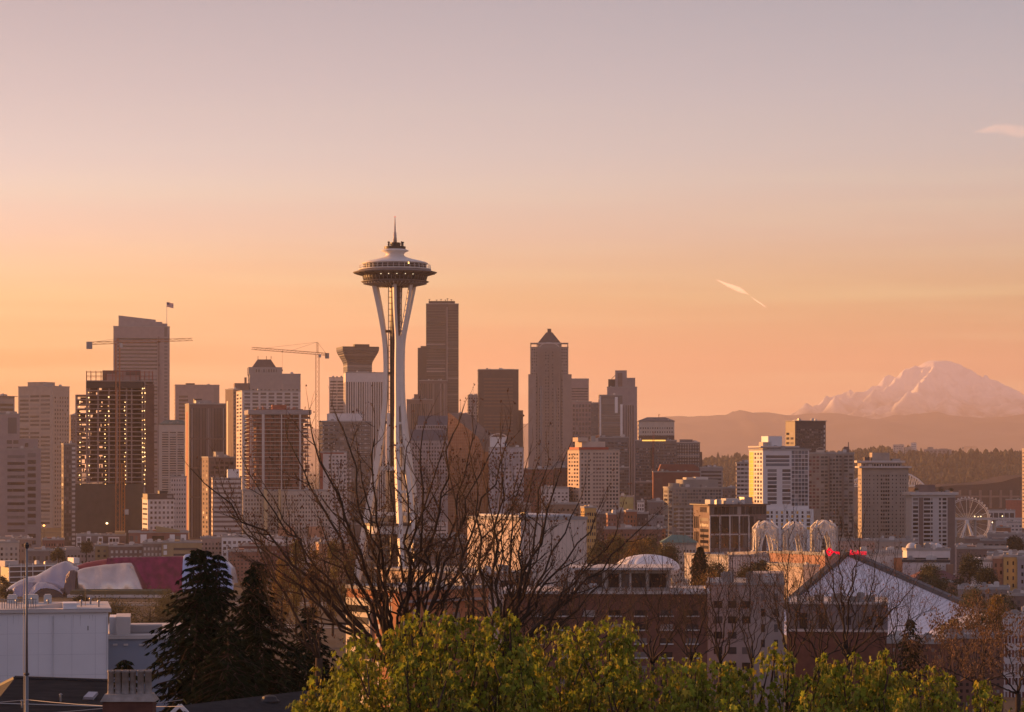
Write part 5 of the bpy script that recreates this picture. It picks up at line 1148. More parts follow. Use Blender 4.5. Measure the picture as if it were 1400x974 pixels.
# ------------------------------------------------------------------ lit hall left of the needle foot and the big beige hall
b = B('theatre', 'big beige windowless hall with its left wall glowing in the sun', 639, 712, 802, 712, 760, M('beige_panel', (.66,.54,.46), .8, var=.05, scale=.08), F=[], L=[], ratio=1.16, base=0, cat='hall')
rt = b['root']; q = MB()
for k in range(1, 16): x = b['wr']*k/16; q.box(x-.05, x+.05, -.05, -.002, 0, b['H']-.3)
for k in range(1, 14): y = b['wl']*k/14; q.box(-.05, -.002, y-.05, y+.05, 0, b['H']-.3)
q.build('panel_joint', CRM, rt)
q = MB(); q.box(2, b['wr']-2, 4, b['wl']-2, b['H']+.95, b['H']+1.6); q.build('roof_membrane', M('pale_roof', (.5,.5,.52), .6), rt)
b2 = B('office_block', 'flat roofed terrace wing with a row of tall windows glowing beside the beige hall', 520, 655, 728, 786, 690, M('salmon_stucco', (.56,.42,.34), .8), F=[g(3,0,.8,.7,.06,.98,793,806,GLD,m=1)], L=[g(9,0,.6,.78,.03,.60,791,808,GL,m=1),g(3,0,.5,.6,.66,.98,795,808,GL,m=1)], ratio=2.6, base=0, over=1.0, par=.5)
for u in (657, 680, 705, 726): strip(b2, 'column', u-.8, u+.8, 787, 812, PLE, -.6)
b3 = B('apartment_block', 'orange brick apartment block with balconied bays glowing in the sun', 474, 546, 668, 809, 560, M('orange_brick_wall', (.42,.17,.08), .85, var=.12, scale=.6), F=[g(3,0,.7,.8,.02,.36,826,858,M('pale_siding', (.50,.40,.35), .8),'siding',m=1), g(4,14,.55,.62,.42,.98,824)], L=[g(2,13,.3,.5,.06,.5,814,None,FR)], ratio=.8, base=2, par=.8)
q = MB(); q.box(-.5, -.01, b3['wl']*.52, b3['wl']*.98, 0, b3['H']-2); q.build('balcony_bay', M('cream_trim', (.62,.52,.38), .7), b3['root'])
for k in range(6):
    z = b3['H']-3.6-k*2.6
    if z > 1:
        q = MB(); q.box(-.62, -.51, b3['wl']*.55, b3['wl']*.95, z-1.5, z); q.build('window', GLD, b3['root'])
strip(b3, 'roof_fascia', 546, 668, 819, 822, GRY, -1.4)
# ------------------------------------------------------------------ brick building with a glazed top floor
b = B('apartment_building', 'dark brick apartment building with a pale glazed penthouse floor', 690, 690, 967, 812, 470, M('wall_brick', (.17,.07,.05), .9, var=.2, scale=.8), F=[g(7,19,.46,.46,.10,.99,829)], depth=22, base=2, cap=60, par=.5, over=.3, roof=PLE)
rt = b['root']
for k in range(4):
    for c in range(7):
        u = 690+277*(.10+.89*(c+.5)/7); strip(b, 'window_frame', u-9.5, u+9.5, 842+19*k, 843.6+19*k, FR, -.25)
x0, z0 = at(b, 786, 810); x1, _ = at(b, 916, 810); _, z1 = at(b, 850, 780)
q = MB(); q.box(x0, x1, 2.5, 16, z0-2, z1); q.build('penthouse_floor', TAN, rt)
for u0, u1 in ((803, 823), (832, 846), (850, 860), (864, 882), (888, 911)): strip(b, 'penthouse_window', u0, u1, 785, 805, GLD, 2.35, 2.49)
for u in (827, 848, 862, 885): strip(b, 'post', u-.8, u+.8, 784, 808, PLE, 2.2, 2.34)
q = MB(); q.box(x0-1.2, x1+.8, .8, 17, z1+.01, z1+.45); q.build('flat_roof', PLE, rt)
strip(b, 'railing', 800, 930, 803.5, 804.3, STL, -.1, .0)
for k in range(26): strip(b, 'baluster', 800+k*5, 800.5+k*5, 804.3, 811, STL, -.08, -.02)
b = B('apartment_building', 'pale stucco building with dark loggias right of the dark brick one', 967, 967, 1072, 800, 500, M('pale_stucco', (.42,.34,.30), .85), F=[g(3,21,.6,.45,.05,.6,816,None,GLD), g(2,21,.3,.5,.64,.98,806,None,GL)], depth=22, base=2, par=.5)
x0, z0 = at(b, 1030, 800); x1, _ = at(b, 1072, 800); _, z1 = at(b, 1050, 795); q = MB(); q.box(x0, x1, 1, 12, z0, z1+1.5); q.build('upper_storey', MATS['pale_stucco'], b['root'])
strip(b, 'loggia', 1031, 1045, 797, 822, DK, .9, .99); strip(b, 'loggia', 1047, 1054, 798, 808, DK, .9, .99)
b = B('apartment_building', 'glazed grey building with brick base in front of the sloping arena roof', 1076, 1076, 1214, 826, 540, M('slate_panel', (.20,.17,.17), .8), F=[g(4,0,.8,.85,.02,.40,836,861,GL,m=1), g(8,0,.5,.7,.02,.98,866,876,DK,m=1), g(5,0,.5,.6,.45,.98,838,858,GLD,m=1)], depth=24, base=2, par=.4, roof=PLE)
strip(b, 'ledge', 1076, 1214, 861, 864, PLE, -.4); strip(b, 'brick_base', 1076, 1214, 864.2, 960, MATS['wall_brick'], -.25)
for k in range(5):
    q = MB(); q.box(0, 2, 0, 1.6, 0, 1.1+.3*(k % 3)); q.build('roof_vent', STL, b['root'], (b['wr']*(.1+.17*k), 3, b['H']+.42))
# ------------------------------------------------------------------ arches of the science pavilion
YA = 1060
AW = M('arch_white', (.72,.67,.62), .6, var=.05)
def arch_tower(u, wpx, label, vt, vb=800, rot=.35):
    p = PX(u, vb, YA); rt = thing('gothic_arch', label, 'arch', (p.x, p.y, p.z), rot, 'white open arches of the science pavilion')
    px = YA/FOC; w = wpx*px/2; H = (vb-vt)*px; sh = H*.885
    for side in range(4):
        a = side*PI/2; c, s_ = math.cos(a), math.sin(a)
        def P(x, y, z): return (x*c-y*s_, x*s_+y*c, z)
        q = MB()
        n = 16
        # outer ribs rise straight then lean into the point; inner ribs form the pointed opening
        for sgn in (-1, 1):
            outer = [P(sgn*w, -w, z*sh/6) for z in range(7)]
            top = P(0, -w*.55, H)
            inner = []
            for i in range(n+1):
                f = i/n; x = sgn*w*.64*(1-f**5); inner.append(P(x, -w*.96, H*.86*f))
            q.tube(outer, .26, 5); q.tube(inner, .28, 5)
            q.tube([outer[-1], P(sgn*w*.5, -w*.8, sh+(H-sh)*.55), top], [.3,.28,.25], 5)
            for i in range(n):                       # tracery between the two ribs
                z = H*.86*(i+.5)/n; xi = sgn*w*.64*(1-((i+.5)/n)**5)
                q.obox(P(xi, -w*.96, z), P(sgn*w, -w, min(sh, z+1.1)), .15, .17)
                q.obox(P(xi, -w*.96, z+.9), P(sgn*w, -w, max(.1, z-.5)), .14, .16)
            for f in (.35, .7): q.tube([P(sgn*w*(.64+.36*f), -w*.98, 0), P(sgn*w*(.62+.36*f), -w*.98, H*.45), P(sgn*w*(.25+.6*f), -w*.92, sh*.98)], .2, 4)
            for i in range(9):                       # webbing of the gable above the opening
                f = (i+.5)/9; x = sgn*w*f; zt = sh+(H-sh)*(1-f); zb = H*.86*max(.45, (1-min(1, f/.64))**(1/5)) if f < .64 else sh*.93
                q.obox(P(x, -w*.9, min(zb, zt-.5)), P(x*.8, -w*.75, zt), .16, .16); q.obox(P(x, -w*.92, zb), P(sgn*w*min(1, f+.25), -w*.9, sh), .14, .14)
        q.build('arch_face', AW, rt)
    q = MB()
    for sx in (-1, 1):
        for sy in (-1, 1): q.tube([(sx*w*.56, sy*w*.56, H*.9), (0, 0, H)], .22, 4)
    q.build('apex_rib', AW, rt)
arch_tower(1046.5, 30, 'leftmost white open arch above the science pavilion walls', 712.5, rot=.08)
arch_tower(1086.5, 26, 'middle white open arch above the science pavilion walls', 713.5, rot=.16)
arch_tower(1126.5, 30, 'rightmost white open arch near the red key sign', 711.5, rot=.12)
b = B('pavilion', 'white ribbed pavilion wall partly sunlit left of the arches', 936, 996, 1052, 762, 1000, M('ribbed_white', (.62,.56,.52), .8), F=[g(16,0,.25,.92,.01,.99,757,None,CON,'rib',m=1)], L=[g(16,0,.25,.92,.01,.99,757,None,CON,'rib',m=1)], ratio=1.5, base=0, cat='pavilion', cap=30)
q = MB()
for k in range(36): q.box(b['wr']*k/36, b['wr']*(k+.4)/36, 0, .6, b['H']+.95, b['H']+2.0)
tag(q.build('crenel', PLE, b['root']), kind='stuff')
B('pavilion', 'sunlit terracotta pavilion block under the arches', 1052, 1128, 1145, 760, 960, M('terracotta_wall', (.46,.25,.175), .85, var=.12), F=[], L=[], ratio=6, base=0, cat='pavilion')
B('pavilion', 'cream flat roofed wing glowing in front of the terracotta pavilion block', 1040, 1098, 1120, 776, 860, M('cream_wall', (.50,.40,.33), .85), F=[], L=[], ratio=3.8, base=0, cat='pavilion')
b = B('pavilion', 'long white ribbed pavilion right of the red sign', 1168, 1170, 1240, 757, 1000, MATS['ribbed_white'], F=[g(20,0,.3,.9,.2,.72,765,None,CON,'rib',m=1), g(3,5,.4,.5,.76,.90,761,None,RUST)], L=[], ratio=.4, base=0, cat='pavilion', cap=20)
q = MB(); x0, _ = at(b, 1222, 760); x1, _ = at(b, 1236, 760); q.box(x0, x1, -1.2, -.01, 0, b['H']-1.6); q.build('brick_bay', M('bay_brick', (.40,.17,.08), .85), b['root'])
q = MB()
for k in range(24): q.box(b['wr']*k/24, b['wr']*(k+.4)/24, -.5, .1, b['H']-.5, b['H']+1.5)
tag(q.build('crenel', PLE, b['root']), kind='stuff')
b = B('pavilion', 'white windowless pavilion block topped by pale domes', 1234, 1240, 1299, 753, 940, M('plain_white', (.60,.56,.54), .8), F=[], L=[], ratio=.5, base=0, cat='pavilion', vb=800)
for i, (u, r_px, l) in enumerate(((1250.5, 8.6, 'dome'), (1280, 8, 'dome'), (1290.5, 7, 'dome'))):
    x, z = at(b, u, 753); rr = r_px*b['px']; q = MB(); q.smooth = True; q.lathe([(rr*math.cos(a*PI/16), rr*math.sin(a*PI/16)*1.05) for a in range(8)]+[(.02, rr*1.05)], 20); q.build('dome', M('dome_white', (.56,.54,.53), .7), b['root'], (x, 5+i*3, z+.4))
B('pavilion', 'grey roofed low wing under the domed white pavilion block', 1234, 1234, 1298, 769, 890, PLE, F=[], L=[], depth=20, base=0, roof=DK, cat='pavilion')
b = B('pavilion', 'pale distant parapet building behind the rightmost arch', 1140, 1140, 1240, 740, 1200, PIN, F=[g(16,6,.4,.4,.02,.98,744)], depth=20, base=0, cat='pavilion')
B('office_block', 'pale grey hall with parapet left of the domes', 1196, 1196, 1250, 741, 1150, TAN, F=[g(8,6,.4,.4,.02,.98,745)], depth=20, base=0)
# ------------------------------------------------------------------ arena with the great sloping roof
YK = 820
AX = PX(1158, 757, YK)
ar = thing('arena', 'arena with a huge pale four sided sloping roof and dark ridge beams', 'arena', (AX.x, AX.y+30, 0))
def kp(u, v, Y): p = PX(u, v, Y); return Vector((p.x-AX.x, p.y-AX.y-30, p.z))
ROOFM = M('arena_roof', (.72,.70,.74), .5, var=.04, scale=.05); RIDGE = M('ridge_beam', (.07,.075,.085), .6)
apx = kp(1158, 757, YK+30); le = kp(1040, 858, YK-10); re_ = kp(1328, 832, YK-10); fr = kp(1190, 905, YK-70)
far_r = kp(1420, 848, YK+70)
def patch(A, Bq, Cq, D, n=14, sag=.0, name='roof', m=None):
    q = MB(); q.smooth = True; P = []
    for j in range(n+1):
        row = []
        for i in range(n+1):
            s, t_ = i/n, j/n; p = A*(1-s)*(1-t_)+Bq*s*(1-t_)+D*(1-s)*t_+Cq*s*t_
            p = p-Vector((0,0,sag*16*s*(1-s)*t_*(1-t_))); row.append(p)
        P.append(row)
    q.grid(P); return q.build(name, m, ar)
patch(apx, re_, fr, le, sag=.8, name='front_roof', m=ROOFM)
bk = kp(1200, 800, YK+110)
patch(apx, re_, far_r, bk, sag=.4, name='right_roof', m=ROOFM)
patch(apx, le, kp(990, 850, YK+70), bk, sag=.4, name='left_roof', m=ROOFM)
low_f = patch(fr, re_, kp(1400, 866, YK-60), kp(1280, 905, YK-90), sag=.2, name='lower_roof', m=M('lower_roof_pale', (.75,.72,.74), .5))
for a, c in ((apx, re_), (apx, le)):
    q = MB(); q.obox(a+Vector((0,0,.4)), c+Vector((0,0,.4)), 2.4, 1.7); q.build('ridge_beam', RIDGE, ar)
q = MB(); q.obox(re_+Vector((0,0,.3)), kp(1420, 850, YK+20)+Vector((0,0,.2)), 2.2, 1.0); q.build('edge_beam', PLE, ar)
q = MB(); m0, m1 = kp(1060, 870, YK-40), kp(1330, 870, YK-40); q.box(m0.x, m1.x, -45, 60, 0, kp(1200, 862, YK-40).z-6); q.build('lower_wall', CON, ar)
n = 30; q = MB()
for i in range(1, n):                                # standing seams
    f = i/n; a = apx.lerp(re_, f)+Vector((0,0,.12)); c = le.lerp(fr, f)+Vector((0,0,.12)); 
    pts = [a.lerp(c, k/8)-Vector((0,0,.8*16*f*(1-f)*(k/8)*(1-k/8))) for k in range(9)]
    for p_, q_ in zip(pts, pts[1:]): q.obox(p_, q_, .1, .08)
q.build('roof_seam', M('seam', (.56,.54,.58), .5), ar)
# the red letters standing on the ridge
SR = M('sign_red', (.65,.01,.03), .5, emit=(1,.0,.03), estr=.55)
sg = thing('sign', 'red lit sign of a key and lettering standing over the arena ridge', 'sign', tuple(PX(1158, 760, YK+26)))
spx = (YK+26)/FOC
q = MB()
cx_, cz_ = -24*spx, 5.2*spx
dm = [(-4.6,0),(0,5.2),(4.6,0),(0,-5.2)]
for (a, c) in zip(dm, dm[1:]+dm[:1]): q.obox((cx_+a[0]*spx, 0, cz_+a[1]*spx), (cx_+c[0]*spx, 0, cz_+c[1]*spx), .5, .5)
for (a, c) in zip(dm, dm[1:]+dm[:1]): q.obox((cx_+a[0]*spx*.72, .05, cz_+a[1]*spx*.72), (cx_+c[0]*spx*.72, .05, cz_+c[1]*spx*.72), .5, .5)
q.obox((cx_+4.6*spx, 0, cz_), (cx_+13.5*spx, 0, cz_-.9*spx), .5, .55)
for f, h in ((9,2.4),(11.5,2.4),(13.5,3.0)): q.obox((cx_+f*spx, 0, cz_-.5*spx), (cx_+f*spx+.1, 0, cz_-.6*spx-h*spx), .5, .45)
q.build('key_emblem', SR, sg)
tcu = bpy.data.curves.new('lettering', 'FONT'); tcu.body = 'KeyArena'; tcu.size = 10.2*spx; tcu.extrude = .12; tcu.offset = .035; tcu.align_x = 'LEFT'; tcu.shear = .15; tcu.space_character = .95
to = bpy.data.objects.new('lettering_source', tcu); COL.objects.link(to)
bpy.context.view_layer.update()
me = bpy.data.meshes.new_from_object(to); bpy.data.objects.remove(to); me.materials.clear(); me.materials.append(SR)
xs_ = [v.co.x for v in me.vertices]; k_ = 23.0*spx/(max(xs_)-min(xs_))
lo = link('lettering', me, sg, (3.5*spx, 0, 1.2*spx)); lo.rotation_euler = (PI/2, 0, 0); lo.scale = (k_, 1, 1)
q = MB()
for f in (-22, -12, 5, 14, 25): q.obox((f*spx, .35, -3.2), (f*spx, .35, 1.6), .12, .12)
q.obox((-26*spx,.35,.6),(27*spx,.35,.6),.12,.12); q.build('sign_frame', DK, sg)
# white tent roof by the trees, green roofed hall, white striped building at right
p = PX(885, 776, 940); rt = thing('tent_roof', 'white domed tent roof rising behind the glazed penthouse floor', 'tent', (p.x, p.y, p.z-9))
px = 940/FOC; q = MB(); q.smooth = True
rows = []
for j in range(13):
    a_ = PI/2*j/12; rows.append([(43*px*math.cos(a_)*(1+.035*math.cos(16*2*PI*i/64))*math.cos(2*PI*i/64), 43*px*.8*math.cos(a_)*(1+.035*math.cos(16*2*PI*i/64))*math.sin(2*PI*i/64), 8.3+20.5*px*math.sin(a_)**.9) for i in range(65)])
q.grid(rows); q.build('canopy', M('tent_white', (.75,.72,.72), .6), rt)
q = MB(); q.lathe([(42*px, 6.6), (42.5*px, 8.29)], 48); q.build('canopy_edge', PLE, rt)
for i in range(12):
    a_ = 2*PI*i/12; q = MB(); q.tube([(40*px*math.cos(a_), 32*px*math.sin(a_), 0), (40*px*math.cos(a_), 32*px*math.sin(a_), 8.3)], .2, 5); q.build('mast', FR, rt)
b = B('hall', 'hall with a green copper hipped roof beside the brick flanked office', 904, 906, 952, 745, 1120, CRM, F=[g(10,8,.4,.5,.02,.98,750)], L=[], ratio=.7, base=0, cat='hall')
H, wr, wl = b['H'], b['wr'], b['wl']; q = MB(); q.add([(-1,-1,H+.95),(wr+1,-1,H+.95),(wr+1,wl+1,H+.95),(-1,wl+1,H+.95),(wr*.3,wl*.45,H+4.2),(wr*.7,wl*.45,H+4.2),(wr*.7,wl*.55,H+4.2),(wr*.3,wl*.55,H+4.2)], [(0,1,5,4),(1,2,6,5),(2,3,7,6),(3,0,4,7),(4,5,6,7),(3,2,1,0)]); q.build('hip_roof', M('copper_green', (.10,.18,.15), .7), b['root'])
b = B('office_block', 'white striped office building at the right border below the arena roof', 1366, 1367, 1430, 842, 610, M('stripe_white', (.62,.56,.54), .75), F=[g(13,19,.62,.5,.03,.99,846,None,M('stripe_glass', (.10,.035,.03), .3, cell='glass'))], L=[g(3,19,.5,.5)], ratio=.5, base=2, par=.6)
q = MB()
for k in range(28): q.box(b['wr']*k/28, b['wr']*k/28+.2, -.35, -.01, b['H']-3.6, b['H']+.3)
q.build('fin_row', WH, b['root'])
b = B('house', 'maroon roofed brick hall among trees right of the arena ridge', 1240, 1250, 1311, 797, 880, M('tan_brick', (.28,.16,.10), .85), F=[g(5,8,.4,.4,.05,.95,801)], L=[], ratio=.6, base=0, cat='house')
H, wr, wl = b['H'], b['wr'], b['wl']; q = MB(); q.add([(-1,-1,H+.95),(wr+1,-1,H+.95),(wr+1,wl+1,H+.95),(-1,wl+1,H+.95),(wr*.25,wl*.5,H+4),(wr*.75,wl*.5,H+4)], [(0,1,5,4),(1,2,5),(2,3,4,5),(3,0,4),(3,2,1,0)]); q.build('hip_roof', M('maroon_roof', (.16,.07,.07), .8), b['root'])
q = MB(); q.box(0, 2, 0, 2, 0, 4.6); q.build('chimney', MATS['tan_brick'], b['root'], (wr*.82, wl*.4, H+1.5))
for (nm, lb, u0, u1, v, Y, m_) in (('house', 'small dark roofed house at the right edge under the trees', 1378, 1425, 815, 790, BRK), ('house', 'low pale garage roof below the round dark trees', 1310, 1380, 806, 830, TAU), ('house', 'flat roofed brick row hidden in brown twigs below the striped office', 1290, 1372, 873, 520, MATS['terrace_brick']), ('house', 'brick terrace glimpsed through bare branches right of the glazed building', 1214, 1292, 880, 500, MATS['wall_brick'])):
    B(nm, lb, u0, u0, u1, v, Y, m_, F=[g(max(4, int((u1-u0)/9)),9,.45,.5,.04,.96,v+4,None,GL)], depth=14, base=2 if Y < 700 else 0, cat='house', pent=[(.15,.3,3,FR),(.55,.62,4,BRK)])
# ------------------------------------------------------------------ trees
BARK = M('bark', (.075,.05,.034), .95, var=.3, scale=1.5, spec=.15); BARKD = M('dark_bark', (.05,.038,.03), .95, var=.3, spec=.1)
BUD = M('bud', (.22,.09,.035), .8, var=.3, cell=.4); NEED = M('needles', (.014,.024,.010), .9, var=.35, spec=.1, cell=.45)
def leafmat(name, rgb, trans=.35, cell=.4):
    m = M(name, rgb, .7, var=.2, scale=.8, spec=.2, cell=cell); t = m.node_tree
    p = t.nodes['Principled BSDF']; o = t.nodes['Material Output']
    tr = N(t, 'ShaderNodeBsdfTranslucent'); src = p.inputs['Base Color'].links[0].from_socket; t.links.new(src, tr.inputs[0])
    mx = N(t, 'ShaderNodeMixShader'); mx.inputs[0].default_value = trans; t.links.new(p.outputs[0], mx.inputs[1]); t.links.new(tr.outputs[0], mx.inputs[2]); t.links.new(mx.outputs[0], o.inputs[0])
    return m
def curve3(a, c, b, n):
    return [a*(1-t_)**2+c*2*t_*(1-t_)+b*t_*t_ for t_ in [i/n for i in range(n+1)]]
def twig(mb, mbud, p, d, L, r, lev, rg, k=3, upw=.12, tips=None, spread=.75, budp=.65, buds=.07, n_side=(2,4)):
    n = 4; pts = [p]; dd = d.copy()
    for i in range(n):
        dd = (dd+Vector((rg.gauss(0,.13), rg.gauss(0,.13), rg.gauss(0,.10)+upw*.6))).normalized()
        pts.append(pts[-1]+dd*L/n)
    mb.tube(pts, [r*(1-.62*i/n) for i in range(n+1)], k, cap=False)
    if lev <= 0:
        if rg.random() < budp and mbud is not None:
            for _ in range(rg.randint(1, 3)):
                c = pts[-1]+Vector((rg.gauss(0,buds), rg.gauss(0,buds), rg.gauss(0,buds)+buds*.4)); s_ = buds*rg.uniform(.5,1.1)
                mbud.add([c+Vector((s_,0,0)), c+Vector((-s_*.5,s_*.8,0)), c+Vector((-s_*.5,-s_*.8,0)), c+Vector((0,0,s_*1.5)), c-Vector((0,0,s_))], [(0,1,3),(1,2,3),(2,0,3),(1,0,4),(2,1,4),(0,2,4)])
        return
    for j in range(rg.randint(*n_side)):
        f = rg.uniform(.25, .95); i = min(n-1, int(f*n)); q = pts[i].lerp(pts[i+1], f*n-i)
        ax = Vector((rg.gauss(0,1), rg.gauss(0,1), rg.gauss(0,.6))).cross(dd)
        if ax.length < .05: continue
        nd_ = (Matrix.Rotation(rg.uniform(.45,1.0)*spread, 3, ax.normalized()) @ dd).normalized()
        twig(mb, mbud, q, nd_, L*rg.uniform(.45,.72), max(.009, r*(1-.6*f)*.66), lev-1, rg, 3, upw, tips, spread, budp, buds, n_side)
    if lev >= 1: twig(mb, mbud, pts[-1], dd, L*.6, r*.4, lev-1, rg, 3, upw, tips, spread, budp, buds, n_side)
def bare_tree(label, base, fork, targets, r0, seed, group=None, name='bare_tree', lev=3, bark=BARK, bud=BUD, budp=.65, buds=.07, step=1.0, mean=1.6, upw=.12, side=(2,4), spread=.75, r1=.35, twig_mat=None):
    rg = random.Random(seed); base = Vector(base)
    rt = thing(name, label, 'tree', tuple(base), 0, group)
    F0 = Vector(fork)-base
    mt = MB(); mt.smooth = True; mc = MB(); mbud = MB()
    mt.tube(curve3(Vector((0,0,0)), Vector((F0.x*.1, F0.y*.2, F0.z*.6)), F0, 8), [r0*1.3]+[r0*(1.05-.2*i/8) for i in range(1, 9)], 9)
    for T in targets:
        wt = T[1] if isinstance(T, tuple) else 1.0; T = T[0] if isinstance(T, tuple) else T
        T = Vector(T)-base; L = (T-F0).length
        hz = Vector((T.x-F0.x, T.y-F0.y, 0))
        c = F0+hz*.42+Vector((rg.gauss(0,.04)*L, rg.gauss(0,.06)*L, (T.z-F0.z)*.38+.02*L))
        n = 14; pts = curve3(F0, c, T, n)
        for i in range(2, n): pts[i] = pts[i]+Vector((rg.gauss(0,.012), rg.gauss(0,.012), rg.gauss(0,.010)))*L
        rr = [r0*r1*wt*(1.1-.84*(i/n)**.8) for i in range(n+1)]
        mt.tube(pts, rr, 7)
        s = .32*L
        while s < L*.99:
            f = s/L; i = min(n-1, int(f*n)); p = pts[i].lerp(pts[i+1], f*n-i); d = (pts[i+1]-pts[i]).normalized()
            ax = Vector((rg.gauss(0,1), rg.gauss(0,1), rg.gauss(0,1))).cross(d)
            if ax.length > .05:
                nd_ = (Matrix.Rotation(rg.uniform(.4,.95), 3, ax.normalized()) @ d).normalized()
                if nd_.z < -.15: nd_.z *= -.4; nd_.normalize()
                twig(mc, mbud, p, nd_, mean*rg.uniform(.6,1.25)*(1.15-.55*f), max(.016, rr[i]*.62), lev-1 if f < .85 else lev-2, rg, 4, upw, None, spread, budp, buds, side)
            s += step*rg.uniform(.5,1.5)*mean*.42
        twig(mc, mbud, T, (pts[-1]-pts[-2]).normalized(), mean*.8, rr[-1], max(1, lev-2), rg, 4, upw, None, spread, budp, buds, side)
    mt.build('trunk', bark, rt); mc.build('branches', twig_mat or bark, rt).name = 'crown'
    if mbud.v: tag(mbud.build('bud', bud, rt), kind='stuff')
    return rt
# the big bare tree before the needle, and its neighbours
def T3(u, v, Y, w=1.0): return (PX(u, v, Y), w)
Yb = 112
bare_tree('great bare tree of spreading limbs in front of the needle tower', (PX(548, 940, Yb).x, Yb, gz(0, Yb)-.3), PX(548, 928, Yb),
          [T3(u, v, Yb+d, w) for u, v, d, w in ((288,668,-2,1),(318,705,3,.8),(345,655,1,.9),(378,690,-3,.8),(402,618,2,1),(428,600,-1,1.1),(450,648,4,.8),(468,584,2,1),(492,630,-4,.8),(512,600,-3,.9),(532,660,2,.8),(556,612,3,.9),(578,590,0,1),(604,620,-3,.9),(620,592,-2,1.05),(646,600,3,.95),(668,625,-2,.9),(692,606,1,.9),(716,650,-3,.8),(350,745,-3,.7),(410,770,3,.6),(500,720,-1,.7),(598,710,3,.8),(650,740,-2,.7),(440,720,-3,.7))],
          .30, 21, lev=3, mean=1.85, budp=.6, buds=.045, side=(2,3), step=.95, r1=.38)
bare_tree('bare tree whose limbs sweep right before the beige hall', (PX(674, 940, 105).x, 105, gz(0, 105)-.3), PX(674, 925, 105),
          [T3(u, v, 105+d, w) for u, v, d, w in ((612,640,2,.8),(646,640,0,.9),(664,668,3,.8),(686,628,-2,.9),(706,656,2,.8),(724,676,-3,.8),(744,650,1,.9),(764,650,-1,1),(790,690,3,.9),(690,680,-2,.7),(812,712,2,.9),(840,735,-1,.9),(870,728,0,.9),(800,770,1,.8),(628,700,2,.7),(850,770,-2,.7),(742,720,3,.8))],
          .28, 33, lev=3, mean=1.8, budp=.6, buds=.045, side=(2,3), step=.95, r1=.38)
bare_tree('thin bare tree with arching limbs left of the great bare tree', (PX(432, 960, 118).x, 118, gz(0, 118)-.3), PX(436, 900, 118),
          [T3(300,650,118,.9), T3(345,720,120,.8), T3(392,690,117,.9), T3(425,730,119,.7), T3(330,800,116,.7), T3(455,760,120,.7), T3(372,830,118,.6)],
          .20, 45, lev=3, mean=1.8, budp=.5, buds=.042, side=(2,3), step=.9)
small = [
 ('bare tree with long low limbs across the dark brick building', 800, 905, 190, [(745,830),(772,790),(800,770),(835,762),(850,800),(730,860),(880,815),(905,840)], .24),
 ('bare tree spreading over the right end of the dark brick building', 892, 930, 200, [(850,780),(880,760),(905,750),(930,790),(955,800),(860,830),(940,840)], .22),
 ('upright bare tree before the pale stucco building', 985, 930, 215, [(940,770),(962,735),(985,715),(1008,740),(1025,780),(950,810),(1015,820)], .22),
 ('slender bare tree at the right end of the pale stucco building', 1028, 930, 230, [(1002,760),(1022,725),(1040,735),(1058,770),(1000,810),(1062,820)], .20),
 ('tall bare tree standing before the left slope of the arena roof', 1082, 930, 225, [(1052,760),(1068,725),(1085,705),(1105,728),(1122,760),(1045,800),(1128,810)], .24),
 ('widest bare tree standing before the middle of the arena roof', 1160, 925, 215, [(1105,775),(1125,740),(1150,715),(1165,705),(1180,722),(1200,755),(1225,770),(1110,820),(1250,800),(1275,830)], .28),
 ('low bare tree hiding the left end of the dark brick building', 735, 925, 175, [(690,850),(712,818),(735,800),(758,815),(780,845),(700,880),(795,870)], .2),
 ('bare tree between the brick building and the pale stucco one', 945, 925, 190, [(905,830),(925,800),(945,785),(968,800),(985,835),(915,865),(1000,870)], .2),
 ('bare tree close beside the left slope of the arena before the glazed building', 1120, 930, 205, [(1075,800),(1098,770),(1120,755),(1142,775),(1160,810),(1068,845),(1178,850)], .22),
 ('bare tree with leaning limbs right of the widest one', 1222, 935, 235, [(1190,800),(1205,770),(1225,775),(1250,790),(1272,815),(1180,840),(1285,850)], .2),
]
for i, (lb, ub, vb, Y, tg, r0) in enumerate(small):
    rg = random.Random(100+i)
    bare_tree(lb, (PX(ub, vb, Y).x, Y, gz(PX(ub,0,Y).x, Y)-.3), PX(ub, vb-22, Y), [T3(u, v, Y+rg.uniform(-5,5), rg.uniform(.7,1.1)) for u, v in tg], r0, 60+i, 'bare trees before the arena and brick buildings', lev=3, mean=2.6, budp=.3, buds=.05, side=(2,4), step=.7, upw=.2, bark=BARKD, spread=.7)
RT = M('russet_twig', (.115,.066,.04), .9, var=.3, cell=.3)
for i, (lb, ub, vb, Y, tg) in enumerate([
 ('russet budding tree left of the white striped office', 1335, 960, 170, [(1290,880),(1310,850),(1335,838),(1355,852),(1372,885),(1280,910),(1385,920)]),
 ('russet budding tree at the right border below the striped office', 1392, 975, 160, [(1350,890),(1372,868),(1395,860),(1415,880),(1345,930)]),
 ('brown twiggy tree with a crooked trunk above the right leafy maple', 1300, 965, 185, [(1255,890),(1278,868),(1300,862),(1320,880),(1250,920),(1338,915)]),
 ('fine twiggy tree below the right tip of the arena roof', 1345, 905, 330, [(1315,850),(1335,838),(1352,832),(1372,845),(1300,870),(1385,868)])]):
    rg = random.Random(200+i)
    bare_tree(lb, (PX(ub, vb, Y).x, Y, gz(PX(ub,0,Y).x, Y)-.3), PX(ub, vb-26, Y), [T3(u, v, Y+rg.uniform(-3,3), rg.uniform(.7,1.1)) for u, v in tg], .2, 80+i, 'russet budding trees at the lower right', lev=3, mean=1.9 if Y < 300 else 2.6, budp=.9, buds=.075 if Y < 300 else .13, side=(2,4), step=.75, upw=.15, bark=BARKD, twig_mat=RT, bud=M('russet_bud', (.16,.085,.04), .8, var=.3, cell=.4))
